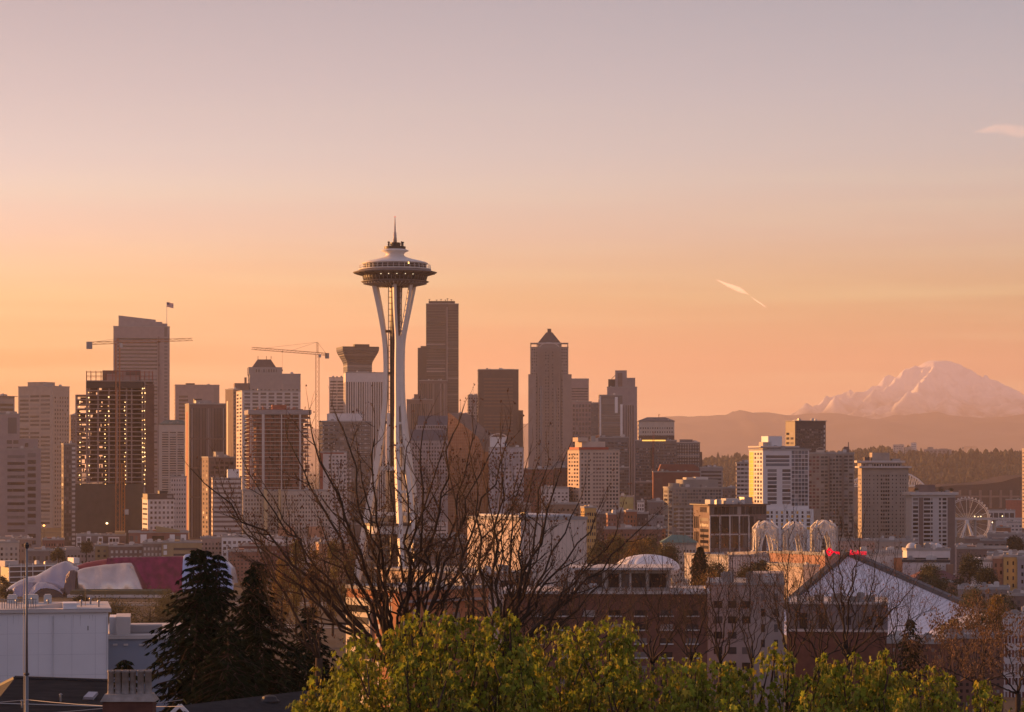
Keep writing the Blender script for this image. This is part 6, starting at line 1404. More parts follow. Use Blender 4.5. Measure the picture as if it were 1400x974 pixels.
# ------------------------------------------------------------------ dark conifers
def conifer(label, u, vtop, vbot, wpx, Y, seed, tops=((0,0),), lean=0, droop=.28, dens=1.0, mat=NEED):
    rg = random.Random(seed); px = Y/FOC
    zb = gz((u-CX)*px, Y)-.5; x0 = (u-CX)*px
    rt = thing('conifer', label, 'tree', (x0, Y, zb), 0, 'dark conifers at the lower left')
    zt = PX(u, vtop, Y).z-zb; z_low = PX(u, vbot, Y).z-zb
    mt = MB(); mc = MB(); mt.smooth = True
    mt.tube([(0,0,0),(0,0,zt*.5),(0,0,zt*.9)], [.38,.24,.05], 8)
    for (du, dv) in tops:
        ox, zz = du*px, zt-dv*px
        if du or dv: mt.tube([(0,0,zt*.72),(ox*.8,0,zz-2.2),(ox,0,zz)], [.14,.09,.02], 5)
        z = zz
        while z > z_low:
            depth = zz-z; R_ = min(wpx*px, .30+depth*.52*rg.uniform(.75,1.2))
            if du or dv:
                if depth > 3.2: break
                R_ = .22+depth*.36
            nb = 5 if depth < 2 else 7
            a0 = rg.random()*6.28
            for k in range(nb):
                a = a0+2*PI*k/nb+rg.gauss(0,.25); L = R_*rg.uniform(.72,1.18)
                d = Vector((math.cos(a), math.sin(a), 0)); n = max(3, int(L/.42))
                pts = [Vector((ox*(1 if depth < 3 else .3),0,z+rg.uniform(-.1,.1)))+d*L*f+Vector((0,0,.30*L*f*.5-droop*L*f*f*1.5)) for f in [i/n for i in range(n+1)]]
                mt.tube(pts, [.045*(1-.8*i/n)+.008 for i in range(n+1)], 3, cap=False)
                side = d.cross(Vector((0,0,1)))
                for i in range(1, n+1):
                    f = i/n
                    for s_ in (-1, 1):
                        for rep in range(3):
                            ll = rg.uniform(.34,.85)*(.6+.6*(1-f))*min(1.25, .55+L*.25)*dens
                            tip = pts[i]+(side*s_*rg.uniform(.6,1)+d*rg.uniform(.3,.8)).normalized()*ll+Vector((0,0,-ll*rg.uniform(.25,.75)))
                            w = Vector((rg.gauss(0,1), rg.gauss(0,1), rg.gauss(0,1))).cross(tip-pts[i])
                            if w.length < 1e-4: continue
                            w = w.normalized()*rg.uniform(.03,.062)*(1+L*.05)*dens
                            md_ = pts[i].lerp(tip, .45); mc.add([pts[i], md_+w, tip, md_-w], [(0,1,2,3)])
                            w2 = w.cross(tip-pts[i]).normalized()*w.length; mc.add([pts[i], md_+w2+Vector((0,0,-.06)), tip+Vector((rg.gauss(0,.05),rg.gauss(0,.05),-.05)), md_-w2], [(0,1,2,3)])
                tip = pts[-1]+d*.25-Vector((0,0,.12)); w = side*.05; mc.add([pts[-1], pts[-1].lerp(tip,.5)+w, tip, pts[-1].lerp(tip,.5)-w], [(0,1,2,3)])
            z -= rg.uniform(.30,.48)*(1 if depth < 4 else 1.2)
    mt.build('trunk', BARKD, rt); mc.build('crown', mat, rt)
conifer('tallest dark conifer with three pointed tops before the blue metal hall', 270, 752, 985, 92, 150, 1, tops=((0,0),(12,3),(30,8)))
conifer('second dark conifer right of the three topped one', 352, 770, 985, 76, 158, 2, tops=((0,0),(-8,10)))
conifer('broad dark conifer low behind the left bare tree', 422, 832, 985, 74, 165, 3)
conifer('small dark conifer poking up behind the chimney pots', 170, 905, 985, 18, 135, 4)
conifer('dark conifer filling the gap below the three topped conifer', 312, 850, 985, 50, 146, 5)
conifer('lone slim dark conifer by the right leafy maple before the glazed building', 1245, 848, 935, 17, 300, 6)
conifer('dark conical tree before the sunlit ribbed pavilion wall', 957, 748, 800, 10, 700, 7, dens=2.2)
# ------------------------------------------------------------------ leafy maples along the bottom edge
MAPLE = leafmat('maple_leaf', (.19,.215,.022), .4, .6); MAPLE2 = leafmat('young_maple_leaf', (.30,.24,.03), .4, .5); CATK = leafmat('catkin_green', (.34,.30,.06), .3, .35)
LOBES = [(0,-.45),(.16,-.22),(.48,-.30),(.30,-.02),(.52,.22),(.20,.20),(0,.62),(-.20,.20),(-.52,.22),(-.30,-.02),(-.48,-.30),(-.16,-.22)]
def leaf(mb, p, nrm, up, s):
    x = up.cross(nrm).normalized(); y = nrm.cross(x)
    mb.add([p]+[p+x*a*s+y*b*s-nrm*(abs(a)*.35+(b*b)*.25)*s for a, b in LOBES], [(0,i+1,(i+1)%12+1) for i in range(12)])
def maple(label, u_base, Y, crest, seed, n_cl, depth=5.0):
    rg = random.Random(seed); px = Y/FOC; x0 = (u_base-CX)*px; zb = gz(x0, Y)-.3
    rt = thing('maple_tree', label, 'tree', (x0, Y, zb), 0, 'leafy maples along the bottom edge')
    mt = MB(); ml = MB(); ml2 = MB(); mk = MB(); mw = MB(); mt.smooth = True; mw.smooth = True
    zf = PX(0, 1010, Y).z-zb; mt.tube([(0,0,0),(.1,0,zf*.6),(0,0,zf)], [.3,.24,.2], 8)
    u0, u1 = crest[0][0], crest[-1][0]
    spots = []
    ns = int((u1-u0)/n_cl)
    for sh in range(ns):                             # upright shoots, each carrying tiers of drooping leaves
        lay = sh % 3; us = rg.uniform(u0, u1); vt = interp(crest, us)+(abs(rg.gauss(0, 7)) if lay == 0 else rg.uniform(10, 45) if lay == 1 else rg.uniform(35, 90))
        yo = rg.uniform(-1.2, 1.2)+(0, -1.8, -3.6)[lay]
        v = vt; du = rg.gauss(0, .18)
        while v < 1000:
            spots.append((us+du*(v-vt)+rg.gauss(0, 5), v, Y+yo+rg.gauss(0, .25))); v += rg.uniform(19, 33)
    for (u, v, Yc_) in spots:
        P = PX(u, v, Y); P = Vector((P.x-x0, Yc_-Y, P.z-zb))
        k = rg.randint(1, 2)
        st = P-Vector((rg.gauss(0,.25), rg.gauss(0,.25), rg.uniform(.7,1.5)))
        if rg.random() < .5: mw.tube([st, st.lerp(P, .5)+Vector((rg.gauss(0,.05),rg.gauss(0,.05),0)), P], [.028,.02,.008], 4, cap=False)
        if rg.random() < .03 and P.z > zf+1.2: mt.tube(curve3(Vector((0,0,zf)), Vector((st.x*.6, st.y*.6, (zf+st.z)*.5-.3)), st, 6), [.09,.08,.07,.06,.05,.04,.03], 5, cap=False)
        # umbrella of drooping leaves round the shoot tip
        nl = rg.randint(15, 25)
        for i in range(nl):
            a = rg.random()*6.28; rr = abs(rg.gauss(0,.21))+.03; o = Vector((math.cos(a)*rr, math.sin(a)*rr, rg.uniform(-.26,.14)-rr*.6))
            out = Vector((math.cos(a), math.sin(a), rg.uniform(-.2,1.0))).normalized()
            dn = (Vector((math.cos(a)*.5, math.sin(a)*.5, -1))+Vector((rg.gauss(0,.35),rg.gauss(0,.35),rg.gauss(0,.3)))).normalized()
            leaf(ml if rg.random() < .82 else ml2, P+o, out, dn if abs(dn.dot(out)) < .95 else Vector((0,0,1)), rg.uniform(.06,.20))
        for i in range(rg.randint(2, 5)):
            a = rg.random()*6.28; rr = rg.uniform(.03,.26); q = P+Vector((math.cos(a)*rr, math.sin(a)*rr, rg.uniform(-.2,.0))); L = rg.uniform(.16,.36)
            dx, dy = rg.gauss(0,.03), rg.gauss(0,.03)
            for j in range(5):                       # hanging tassel of small blossoms
                f = j/5; c_ = q+Vector((dx*f, dy*f, -L*f)); s_ = rg.uniform(.018,.034)*(1.1-.5*f)
                mk.add([c_+Vector((s_,0,0)), c_+Vector((-s_*.5,s_*.85,0)), c_+Vector((-s_*.5,-s_*.85,0)), c_+Vector((0,0,s_*1.1)), c_-Vector((0,0,L/4.2))], [(0,1,3),(1,2,3),(2,0,3),(1,0,4),(2,1,4),(0,2,4)])
    mt.build('trunk', BARK, rt); tag(mw.build('twig', BARK, rt), kind='stuff'); ml.build('crown', MAPLE, rt); ml2.build('young_leaves', MAPLE2, rt); tag(mk.build('catkin', CATK, rt), kind='stuff')
maple('leafy yellow green maple with hanging catkins below the great bare tree', 560, 62, [(402,985),(418,930),(436,912),(455,958),(466,880),(490,862),(512,878),(540,858),(565,838),(600,842),(640,848),(668,832),(690,824),(706,842),(716,880),(735,900)], 5, 3.3)
maple('leafy yellow green maple in the middle before the dark brick building', 820, 66, [(700,905),(722,880),(745,858),(760,846),(790,856),(812,842),(832,846),(860,852),(876,868),(882,905),(900,898),(925,905),(940,930)], 6, 3.3)
maple('leafy yellow green maple below the arena with one tall sprig', 1080, 60, [(925,935),(945,905),(962,898),(985,900),(1008,912),(1038,898),(1050,866),(1062,864),(1076,884),(1100,888),(1130,905),(1160,912),(1178,892),(1192,884),(1206,908),(1225,925)], 7, 3.2)
maple('leafy yellow green maple thinning out toward the right edge', 1265, 64, [(1180,935),(1210,918),(1240,922),(1262,906),(1278,908),(1300,920),(1325,916),(1345,922),(1358,945),(1380,955),(1410,960)], 8, 3.8)
# ------------------------------------------------------------------ trees among the city
LV = [leafmat('spring_leaf', (.17,.13,.03), .25, .45), leafmat('olive_leaf', (.085,.075,.03), .2, .45), leafmat('dusky_leaf', (.05,.05,.025), .15, .45), leafmat('ochre_leaf', (.22,.13,.03), .25, .45)]
def crown_tree(name, label, u, vt, vb, wpx, Y, kind, seed, shape='round', group=None):
    rg = random.Random(seed); px = Y/FOC; x0 = (u-CX)*px; zb = PX(u, vb, Y).z; H = (vb-vt)*px; w = wpx*px/2
    rt = thing(name, label, 'tree', (x0, Y, zb), 0, group)
    q = MB(); q.tube([(0,0,-4),(0,0,H*.35),(rg.gauss(0,.2),0,H*.8)], [.4,.3,.08], 6)
    for k in range(7):
        a = rg.random()*6.28; z0 = H*rg.uniform(.25,.6); q.tube([(0,0,z0),(w*.6*math.cos(a), w*.6*math.sin(a), z0+H*.25)], [.14,.03], 4, cap=False)
    q.build('trunk', BARKD, rt)
    q = MB()
    s_ = max(.5, 2.3*px)
    n = int(min(5200, 1500+H*w*45))
    cl = []
    for k in range(16 if shape == 'round' else 22):
        f = rg.random(); z = H*(.25+.72*f) if shape == 'round' else H*(.1+.9*f)
        wr_ = w*math.sqrt(max(.05, 1-((f-.42)/.62)**2)) if shape == 'round' else w*(.35+.65*math.sin(PI*min(1, .15+f*.85)))
        a = rg.random()*6.28; r_ = wr_*math.sqrt(rg.random())*.85; cl.append((Vector((r_*math.cos(a), r_*math.sin(a), z)), w*rg.uniform(.25,.42), rg.uniform(.6,1.4) ))
    for i in range(n):
        c, rr, _ = rg.choice(cl); d = Vector((rg.gauss(0,1), rg.gauss(0,1), rg.gauss(0,1)*(1 if shape == 'round' else 2.2)))*rr*.55
        p = c+d
        if shape == 'poplar': ax = Vector((rg.gauss(0,.3), rg.gauss(0,.3), 1))
        else: ax = Vector((rg.gauss(0,1), rg.gauss(0,1), rg.gauss(0,1)))
        a = ax.normalized()*s_*rg.uniform(.6,1.5); b_ = a.cross(Vector((rg.gauss(0,1), rg.gauss(0,1), rg.gauss(0,1)))).normalized()*s_*rg.uniform(.3,.8)
        q.add([p-a*.5, p+b_*.5, p+a*.5, p-b_*.5], [(0,1,2,3)])
    q.build('crown', LV[kind], rt)
CT = [
 ('poplar', 'golden green poplar left of the dark conifers second top', 385, 772, 850, 34, 700, 3, 'poplar'), ('poplar', 'tallest golden poplar behind the left bare branches', 405, 745, 850, 26, 720, 0, 'poplar'),
 ('poplar', 'golden poplar just right of the tallest poplar', 428, 752, 850, 24, 712, 3, 'poplar'), ('poplar', 'golden poplar close left of the needle legs', 455, 748, 850, 26, 720, 0, 'poplar'), ('poplar', 'slim golden poplar touching the left needle leg', 478, 752, 850, 20, 705, 0, 'poplar'),
 ('leafy_tree', 'dusky tree row end left of the dark conifers under the museum roof', 205, 822, 872, 90, 700, 1, 'round'), ('leafy_tree', 'olive tree under the museum station roof', 150, 824, 870, 70, 760, 1, 'round'), ('leafy_tree', 'dark tree beneath the silver museum sheets', 108, 816, 850, 34, 900, 2, 'round'), ('leafy_tree', 'olive bush tree at the right end of the museum roof', 236, 812, 860, 50, 800, 1, 'round'),
 ('leafy_tree', 'brown tree before the white parking deck', 8, 788, 822, 20, 1140, 1, 'round'),
 ('leafy_tree', 'yellow green tree behind the tent roof at its left', 845, 737, 775, 40, 1060, 0, 'round'), ('leafy_tree', 'ochre tree right above the tent roof', 872, 742, 775, 44, 1080, 3, 'round'), ('leafy_tree', 'olive tree between the tent roof and the green copper roof', 912, 748, 785, 48, 1040, 1, 'round'), ('leafy_tree', 'olive tree at the right edge of the beige hall', 818, 745, 790, 36, 1000, 1, 'round'), ('leafy_tree', 'dusky tree in front of the brick terrace', 888, 735, 765, 34, 1120, 1, 'round'),
 ('leafy_tree', 'dark green tree beside the dark conical tree', 980, 772, 812, 44, 690, 2, 'round'), ('leafy_tree', 'ochre tree low before the ribbed pavilion wall', 972, 788, 822, 60, 640, 3, 'round'), ('leafy_tree', 'olive tree before the cream pavilion wing', 1022, 778, 822, 50, 650, 1, 'round'), ('leafy_tree', 'dusky tree at the foot of the leftmost arch', 1036, 768, 805, 34, 800, 2, 'round'),
 ('leafy_tree', 'big round dusky tree right of the domed pavilion', 1326, 762, 808, 46, 860, 2, 'round'), ('leafy_tree', 'smaller round dusky tree right of the big round one', 1352, 778, 808, 32, 850, 2, 'round'), ('leafy_tree', 'pale olive tree below the domed pavilion wall', 1272, 778, 800, 44, 870, 1, 'round'), ('leafy_tree', 'olive tree above the right arena ridge', 1285, 795, 828, 46, 850, 1, 'round'), ('leafy_tree', 'olive tree by the pale garage roof', 1330, 810, 838, 52, 800, 1, 'round'), ('leafy_tree', 'olive tree left of the small dark roofed house', 1368, 815, 845, 44, 780, 1, 'round'),
 ('leafy_tree', 'bright tree clump before the lower arena roof', 1300, 850, 885, 44, 560, 0, 'round'), ('leafy_tree', 'olive tree clump left of the striped office', 1340, 845, 885, 50, 560, 1, 'round'), ('leafy_tree', 'rusty tree standing alone on the arena roof line', 1362, 822, 872, 26, 540, 3, 'poplar'),
 ('leafy_tree', 'dark tree before the long pale columned building', 1388, 737, 752, 26, 1380, 2, 'round'), ('leafy_tree', 'dark tree in the street gap left of the closed in tower floors', 118, 742, 758, 18, 1395, 2, 'round'), ('leafy_tree', 'dusky street tree before the wide tan brick block', 80, 752, 772, 20, 1330, 2, 'round'),
]
for i, (nm, lb, u, vt, vb, w_, Y, kd, sh) in enumerate(CT): crown_tree(nm, lb, u, vt, vb, w_, Y, kd, 300+i, sh, 'poplars behind the bare branches' if nm == 'poplar' else 'leafy trees among the city blocks')
# ------------------------------------------------------------------ houses and roofs at the lower left
WST = M('white_stucco_wall', (.78,.75,.75), .85, var=.05, scale=.2)
b = B('warehouse', 'large blank white walled building at the left border', -40, -40, 148, 839, 250, WST, F=[], L=[], depth=13, base=20, cat='warehouse', par=.3, over=.05, roof=PLE, plant=False)
rt = b['root']; block(b, 'stair_tower', 86, 105, 825, 839, WST, .02, 3)
strip(b, 'wall_stain', 119.5, 121, 856, 862, GRY, -.03)
q = MB(); x0, z0 = at(b, 20, 839); x1, _ = at(b, 86, 839); _, z1 = at(b, 86, 826)
_, z2 = at(b, 24, 834.5); q.prism([(x0, z0+.36), (x1, z0+.36), (x1, z1), (x0+.3, z2)], 2.2, 2.6); q.build('sloped_parapet', PLE, rt)
q = MB()
for k in range(15): x, z = at(b, 2+k*3.3, 839); q.box(x, x+.08, 1.5, 1.6, z+.36, z+1.2)
x, z = at(b, 0, 835); x1, _ = at(b, 50, 835); q.box(x, x1, 1.5, 1.6, b['H']+1.2, b['H']+1.28); q.build('railing', STL, rt)
for u, w in ((8, 1.0), (30, 1.6), (60, .8)):
    x, z = at(b, u, 839); q = MB(); q.box(0, w, 0, 1.2, 0, .7); q.box(.1, w-.1, .1, 1.1, .703, .85); q.build('air_unit', FR, rt, (x, 11, b['H']+.37))
b = B('warehouse', 'grey blue wing with small wall lamps right of the white building', 148, 148, 262, 874, 262, M('blue_grey_wall', (.26,.29,.35), .8, var=.06), F=[], L=[], depth=20, base=20, cat='warehouse', par=.3, roof=PLE, plant=False)
block(b, 'lower_storey', 149, 178, 846, 874, MATS['white_stucco_wall'], 2, 7); block(b, 'roof_room', 158, 178, 845, 874, PLE, 1.2, 8)
block(b, 'duct', 178, 222, 858, 868, GRY, 3, 5)
# joints, downpipes and streaks on the big white wall, and plant on its roof
b_w = CITY['large blank white walled building at the left border']; rt = b_w['root']
q = MB()
for u in (10, 52, 98, 130): x, z = at(b_w, u, 842); q.box(x, x+.035, -.012, -.002, 0, z)
for v in (868, 897, 925): x, z = at(b_w, -40, v); x1, _ = at(b_w, 148, v); q.box(x, x1, -.011, -.0015, z, z+.03)
q.build('wall_joint', M('joint_grey', (.58,.56,.57), .9), rt)
for u in (146, 72): x, z = at(b_w, u, 843); q = MB(); q.tube([(x, -.08, 0), (x, -.08, z)], .05, 8); q.build('downpipe', M('pipe_paint', (.62,.60,.61), .6), rt)
rg = random.Random(9)
SRK = M('wall_streak', (.60,.565,.555), .9, var=.2, scale=2)
for k in range(9):
    x, z = at(b_w, rg.uniform(4, 140), 841); L = rg.uniform(.4, 2.4); w = rg.uniform(.02, .09); q = MB(); q.add([(x,-.004,z),(x+w,-.004,z),(x+w*.6,-.004,z-L),(x+w*.3,-.004,z-L)], [(3,2,1,0)]); q.build('streak', SRK, rt)
for u, d in ((22,6),(44,9),(66,5),(112,4),(126,8),(136,3)):
    x, z = at(b_w, u, 839); q = MB(); q.tube([(0,0,0),(0,0,.5)], .09, 8); q.lathe([(.05,.5),(.17,.52),(.12,.64),(.02,.68)], 8); q.build('vent_pipe', STL, rt, (x, d, b_w['H']+.36))
x, z = at(b_w, 118, 839); q = MB(); q.tube([(0,0,0),(0,0,1.7)], .03, 5); q.tube([(-.5,0,1.5),(.5,0,1.5)], .02, 4); q.tube([(-.35,0,1.2),(.35,0,1.2)], .02, 4); q.build('aerial', DK, rt, (x, 5, b_w['H']+.36))
lmp = MB(); lmp.box(-.22,.22,-.2,0,-.09,.09); lmp.mats = [PLE]; lme = lmp.mesh('wall_lamp')
for u in (157.5, 172, 193, 197, 201.5): x, z = at(b, u, 881.5); link('wall_lamp', lme, b['root'], (x, -.004, z))
# dark roofed house with a skylight
SHG = M('dark_shingle', (.028,.022,.019), .95, var=.45, scale=2.5, stretch=(.3,1,3)); 
Yh = 140
h0 = PX(-60, 974, Yh); hz = gz(h0.x, Yh)
rt = thing('house', 'house with a dark brown roof and a tilted skylight in the lower left corner', 'house', (PX(70, 974, Yh).x, Yh, hz))
ox, oz = PX(70, 974, Yh).x, hz
def hp(u, v, Y): p = PX(u, v, Y); return Vector((p.x-ox, p.y-Yh, p.z-oz))
q = MB(); A, Bq, Cq, D = hp(-8, 952, Yh-3), hp(160, 975, Yh-3), hp(152, 931.5, Yh+4), hp(20.5, 927, Yh+4)
E_, F_ = hp(-40, 985, Yh+3.5), hp(20.5, 927, Yh+4)
lowl, lowr = hp(-45, 1010, Yh-3.2), hp(168, 1015, Yh-3.2)
q.add([lowl, lowr, Cq, D, hp(-45, 960, Yh+9), hp(20.5,927.5,Yh+4.3), hp(152,932,Yh+4.3), lowl-Vector((0,0,.25)), lowr-Vector((0,0,.25))], [(0,1,2,3),(0,3,4)]); 
q.add([D, Cq, hp(168, 975, Yh+11), hp(10, 975, Yh+11)], [(0,1,2,3)]); rf = q.build('roof', SHG, rt)
q = MB(); q.obox(D+Vector((0,0,.05)), Cq+Vector((0,0,.05)), .22, .12); q.obox(D, hp(-45, 960, Yh+9), .2, .14); q.build('ridge_cap', DK, rf)
q = MB(); c = hp(84, 943, Yh+1.2); e1 = (Cq-D).normalized(); nrm = (lowr-lowl).cross(D-lowl).normalized(); e2 = nrm.cross(e1).normalized()
if e2.z < 0: e2 = -e2
if nrm.z < 0: nrm = -nrm
c = lowl.lerp(lowr, .58)+(D-lowl)*.72+nrm*.12
q.add([c-e1*.25-e2*.35, c+e1*.25-e2*.35, c+e1*.42+e2*.35, c-e1*.08+e2*.35]+[p-nrm*.16 for p in (c-e1*.3-e2*.35, c+e1*.3-e2*.35, c+e1*.45+e2*.4, c-e1*.12+e2*.4)], [(0,1,2,3),(4,7,6,5),(0,4,5,1),(1,5,6,2),(2,6,7,3),(3,7,4,0)])
q.build('skylight', M('skylight_glass', (.42,.38,.40), .2), rt)
for f_, g_ in ((.2,.5),(.42,.62),(.78,.4)):
    c2 = lowl.lerp(lowr, f_)+(D-lowl)*g_; q = MB(); q.tube([c2, c2+Vector((0,0,.38))], .06, 8); q.lathe([(.04, c2.z+.36), (.11, c2.z+.39), (.02, c2.z+.47)], 8, (c2.x, c2.y)); q.build('vent_pipe', STL, rt)
q = MB(); q.tube([lowl.lerp(D,.55)+Vector((.3,0,.06)), lowl.lerp(D,.55).lerp(lowr.lerp(Cq,.55), .95)+Vector((0,0,.06))], .025, 5); q.build('roof_cable', FR, rt)
q = MB(); q.box(-4.5, 3.6, -2.4, 9, 0, min(lowl.z, lowr.z)+.6); q.build('wall', BRK, rt)
# chimney with clay pots
Yp = 92
cp = PX(178, 974, Yp); cz = gz(cp.x, Yp)
rt = thing('brick_house', 'brick house showing only its wide chimney of six pale clay pots', 'house', (cp.x, Yp, cz))
topz = PX(178, 958, Yp).z-cz; pp = Yp/FOC
q = MB(); q.box(-6, 6, -2, 6, 0, topz-3.4); q.build('wall', M('dark_house_brick', (.13,.055,.04), .9, var=.25, scale=3), rt)
q = MB(); zz = topz-3.4; q.add([(-6.4,-2.4,zz+.003),(6.4,-2.4,zz+.003),(6.4,6.4,zz+.003),(-6.4,6.4,zz+.003),(-4,2,zz+2.4),(4,2,zz+2.4)], [(0,1,5,4),(1,2,5),(2,3,4,5),(3,0,4),(3,2,1,0)]); q.build('roof', SHG, rt)
q = MB(); q.box(-35*pp, 33*pp, -.45, .45, zz+1.0, topz)
for k in range(10): q.box(-35.2*pp, 33.2*pp, -.46, .46, topz-.2-k*.14, topz-.12-k*.14)
ch = q.build('chimney', MATS['dark_house_brick'], rt)
CLAY = M('clay_pot', (.30,.255,.225), .9, var=.25, scale=3, bump=.4); 
q = MB(); q.add([(-38*pp,-.55,topz+.003),(37*pp,-.55,topz+.003),(37*pp,.55,topz+.003),(-38*pp,.55,topz+.003),(-33*pp,-.38,topz+.25),(31*pp,-.38,topz+.25),(31*pp,.38,topz+.25),(-33*pp,.38,topz+.25)], [(0,1,5,4),(1,2,6,5),(2,3,7,6),(3,0,4,7),(4,5,6,7),(3,2,1,0)]); q.build('chimney_cap', CLAY, ch)
for i, u in enumerate((151.5, 161.5, 171.5, 181.5, 192.5, 202.5)):
    x = (u-178)*pp; r_ = (4.2+.35*(i % 3))*pp; h = 36*pp; q = MB(); q.smooth = True
    q.lathe([(r_*1.45, 0), (r_*1.1, .16), (r_, .2), (r_*.93, h*.9), (r_*1.12, h*.905), (r_*1.12, h), (r_*.75, h), (r_*.7, h*.6)], 14); q.build('chimney_pot', CLAY, ch, (x, .05*((i % 2)-.5), topz+.15))
# black roofed house with a white gable trim
Yg = 112
gp = PX(310, 974, Yg); g0 = gz(gp.x, Yg)
rt = thing('house', 'house with a black shingle roof and white gable trim at the bottom edge', 'house', (gp.x, Yg, g0))
def gpp(u, v, Y): p = PX(u, v, Y); return Vector((p.x-gp.x, p.y-Yg, p.z-g0))
q = MB(); a, c, d, e = gpp(246, 965, Yg-.2), gpp(430, 943, Yg+5), gpp(440, 1010, Yg+1), gpp(262, 1020, Yg-3)
q.add([a, c, gpp(470, 990, Yg+1), gpp(276, 1012, Yg-3.4)], [(0,1,2,3)]); q.add([a, gpp(228, 1000, Yg+2), gpp(410, 975, Yg+8), c], [(0,1,2,3)]); q.build('roof', M('black_shingle', (.02,.019,.02), .9, var=.4, scale=3), rt)
q = MB(); q.obox(gpp(224, 985, Yg-.6), gpp(246, 964.5, Yg-.6), .1, .16); q.obox(gpp(246, 964.5, Yg-.6), gpp(266, 985, Yg-.8), .1, .16); q.build('gable_trim', WH, rt)
q = MB(); q.box(-1.9, 3.4, -.3, 5.5, 0, gpp(300, 985, Yg).z-.1); q.build('wall', BRK, rt)
c = gpp(370, 962, Yg+2.5); q = MB(); q.box(c.x-.42, c.x+.25, c.y-.3, c.y+.3, c.z-1.4, c.z-.02); q.build('chimney_base', M('orange_clay', (.32,.12,.06), .9), rt)
q = MB(); q.lathe([(.42, c.z-.015), (.46, c.z+.12), (.36, c.z+.2), (.3, c.z+.32), (.1, c.z+.38)], 14, (c.x-.05, c.y)); q.build('chimney_cowl', DK, rt)
c = gpp(409, 966, Yg+2.2); q = MB(); q.box(c.x-.1, c.x+.12, c.y-.2, c.y+.2, c.z-1.2, c.z+.05); q.build('vent_pipe', MATS['orange_clay'], rt)
# tall lamp pole and overhead wires
Yl = 115
lp = PX(36.5, 974, Yl); lz = gz(lp.x, Yl)
rt = thing('lamp_pole', 'tall slim grey pole with a dark lamp head at the left', 'pole', (lp.x, Yl, lz))
q = MB(); q.smooth = True; ht = PX(0, 750, Yl).z-lz; hm_ = PX(0, 922, Yl).z-lz
q.tube([(0,0,0),(0,0,hm_)], [.10,.085], 10); q.tube([(0,0,hm_),(0,0,ht)], [.06,.045], 10); q.build('pole', M('galvanised', (.19,.20,.215), .5, metal=.4), rt)
q = MB(); q.lathe([(.05, ht), (.09, ht+.03), (.11, ht+.16), (.07, ht+.25), (.02, ht+.27)], 12); q.build('lamp_head', DK, rt)
q = MB(); q.tube([(-.14,.05,hm_-1.4),(-.14,.05,ht-1.2)], .018, 5); q.tube([(-.14,.05,hm_-1.4),(-.1,.03,0)], .02, 5); q.build('conduit', STL, rt)
q = MB(); q.lathe([(.1, hm_-.05), (.13, hm_), (.1, hm_+.06)], 10); q.build('collar', DK, rt)
for i, (lb, a, c) in enumerate((('upper overhead wire sagging across the dark brown roof', (-20, 962, 100), (250, 970, 105)), ('lower overhead wire rising across the dark brown roof', (40, 977, 100), (250, 957, 108)))):
    A, C_ = PX(*a), PX(*c) if i else PX(250, 966, 105); mid = (PX(38, 957, 115-.2) if i == 0 else (A+C_)/2-Vector((0,0,.08)))
    q = MB(); pts = curve3(A, mid, C_, 10) if i else [A, mid]+[mid.lerp(C_, f/6)-Vector((0,0,.12*math.sin(PI*f/6))) for f in range(1, 7)]
    q.tube([p-A for p in pts], .012, 5); tag(q.build('overhead_wire', FR, None, A), lb, 'wire', 'overhead wires at the lower left')
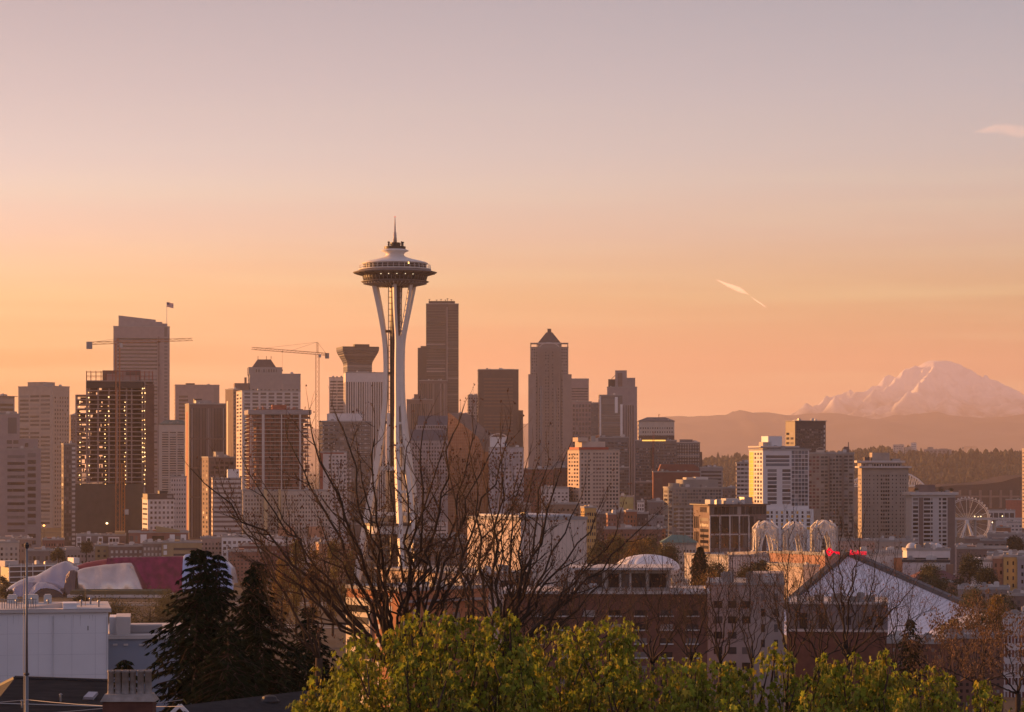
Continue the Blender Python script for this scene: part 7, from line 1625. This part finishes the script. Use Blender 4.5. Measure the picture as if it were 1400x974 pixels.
# ------------------------------------------------------------------ far wisps in the sky, beyond the haze
CLD = bpy.data.materials.new('cloud'); CLD.use_nodes = True; t = CLD.node_tree; t.nodes.remove(t.nodes['Principled BSDF']); o_ = t.nodes['Material Output']
co = N(t, 'ShaderNodeTexCoord'); nz_ = N(t, 'ShaderNodeTexNoise'); t.links.new(co.outputs['Object'], nz_.inputs[0]); nz_.inputs['Scale'].default_value = .006; nz_.inputs['Detail'].default_value = 5
lw = N(t, 'ShaderNodeLayerWeight'); lw.inputs[0].default_value = .5
al = math_node(t, 'MULTIPLY', math_node(t, 'POWER', math_node(t, 'SUBTRACT', 1.0, lw.outputs['Facing'], True), 1.2), math_node(t, 'ADD', nz_.outputs[0], .15, True)); al = math_node(t, 'MULTIPLY', al, .5, True)
d1 = N(t, 'ShaderNodeBsdfDiffuse'); d1.inputs[0].default_value = (.95,.93,.9,1); d2 = N(t, 'ShaderNodeBsdfTranslucent'); d2.inputs[0].default_value = (1,.97,.94,1)
ad_ = N(t, 'ShaderNodeAddShader'); t.links.new(d1.outputs[0], ad_.inputs[0]); t.links.new(d2.outputs[0], ad_.inputs[1])
tp = N(t, 'ShaderNodeBsdfTransparent'); mx = N(t, 'ShaderNodeMixShader'); t.links.new(al, mx.inputs[0]); t.links.new(tp.outputs[0], mx.inputs[1]); t.links.new(ad_.outputs[0], mx.inputs[2]); t.links.new(mx.outputs[0], o_.inputs[0])
CLF = CLD.copy(); CLF.name = 'thin_cloud'
for n_ in CLF.node_tree.nodes:
    if n_.type == 'MATH' and n_.operation == 'MULTIPLY' and n_.use_clamp: n_.inputs[1].default_value = .09
def wisp(label, pts, Y, name='cloud', dep=60):
    P0 = PX(*pts[0][:2], Y); px = Y/FOC; q = MB(); q.smooth = True
    q.tube([PX(u, v, Y)-P0 for u, v, r_ in pts], [r_*px for u, v, r_ in pts], 14)
    o = q.build(name, CLD if name == 'vapour_trail' else CLF, None, P0); tag(o, label, 'cloud'); return o
YC = 37000
wisp('bright feathered wisp of vapour trail right of the skyline', [(979,382.5,.3),(986,385.5,1.4),(994,389.5,2.6),(1003,393,3.6),(1010,396,4.0),(1016,399,3.0),(1020,401,1.2),(1024,403,.3)], YC, 'vapour_trail')
wisp('thin short tail of vapour trail below the bright wisp', [(1027,406,.2),(1032,410,.9),(1038,414,1.1),(1044,418,1.0),(1048,421,.2)], YC, 'vapour_trail')
wisp('small pale cloud puff at the upper right border', [(1332,181,.5),(1345,179,4),(1360,176,7),(1376,177,9),(1392,180,10),(1412,180,9),(1430,181,2)], YC, 'cloud')
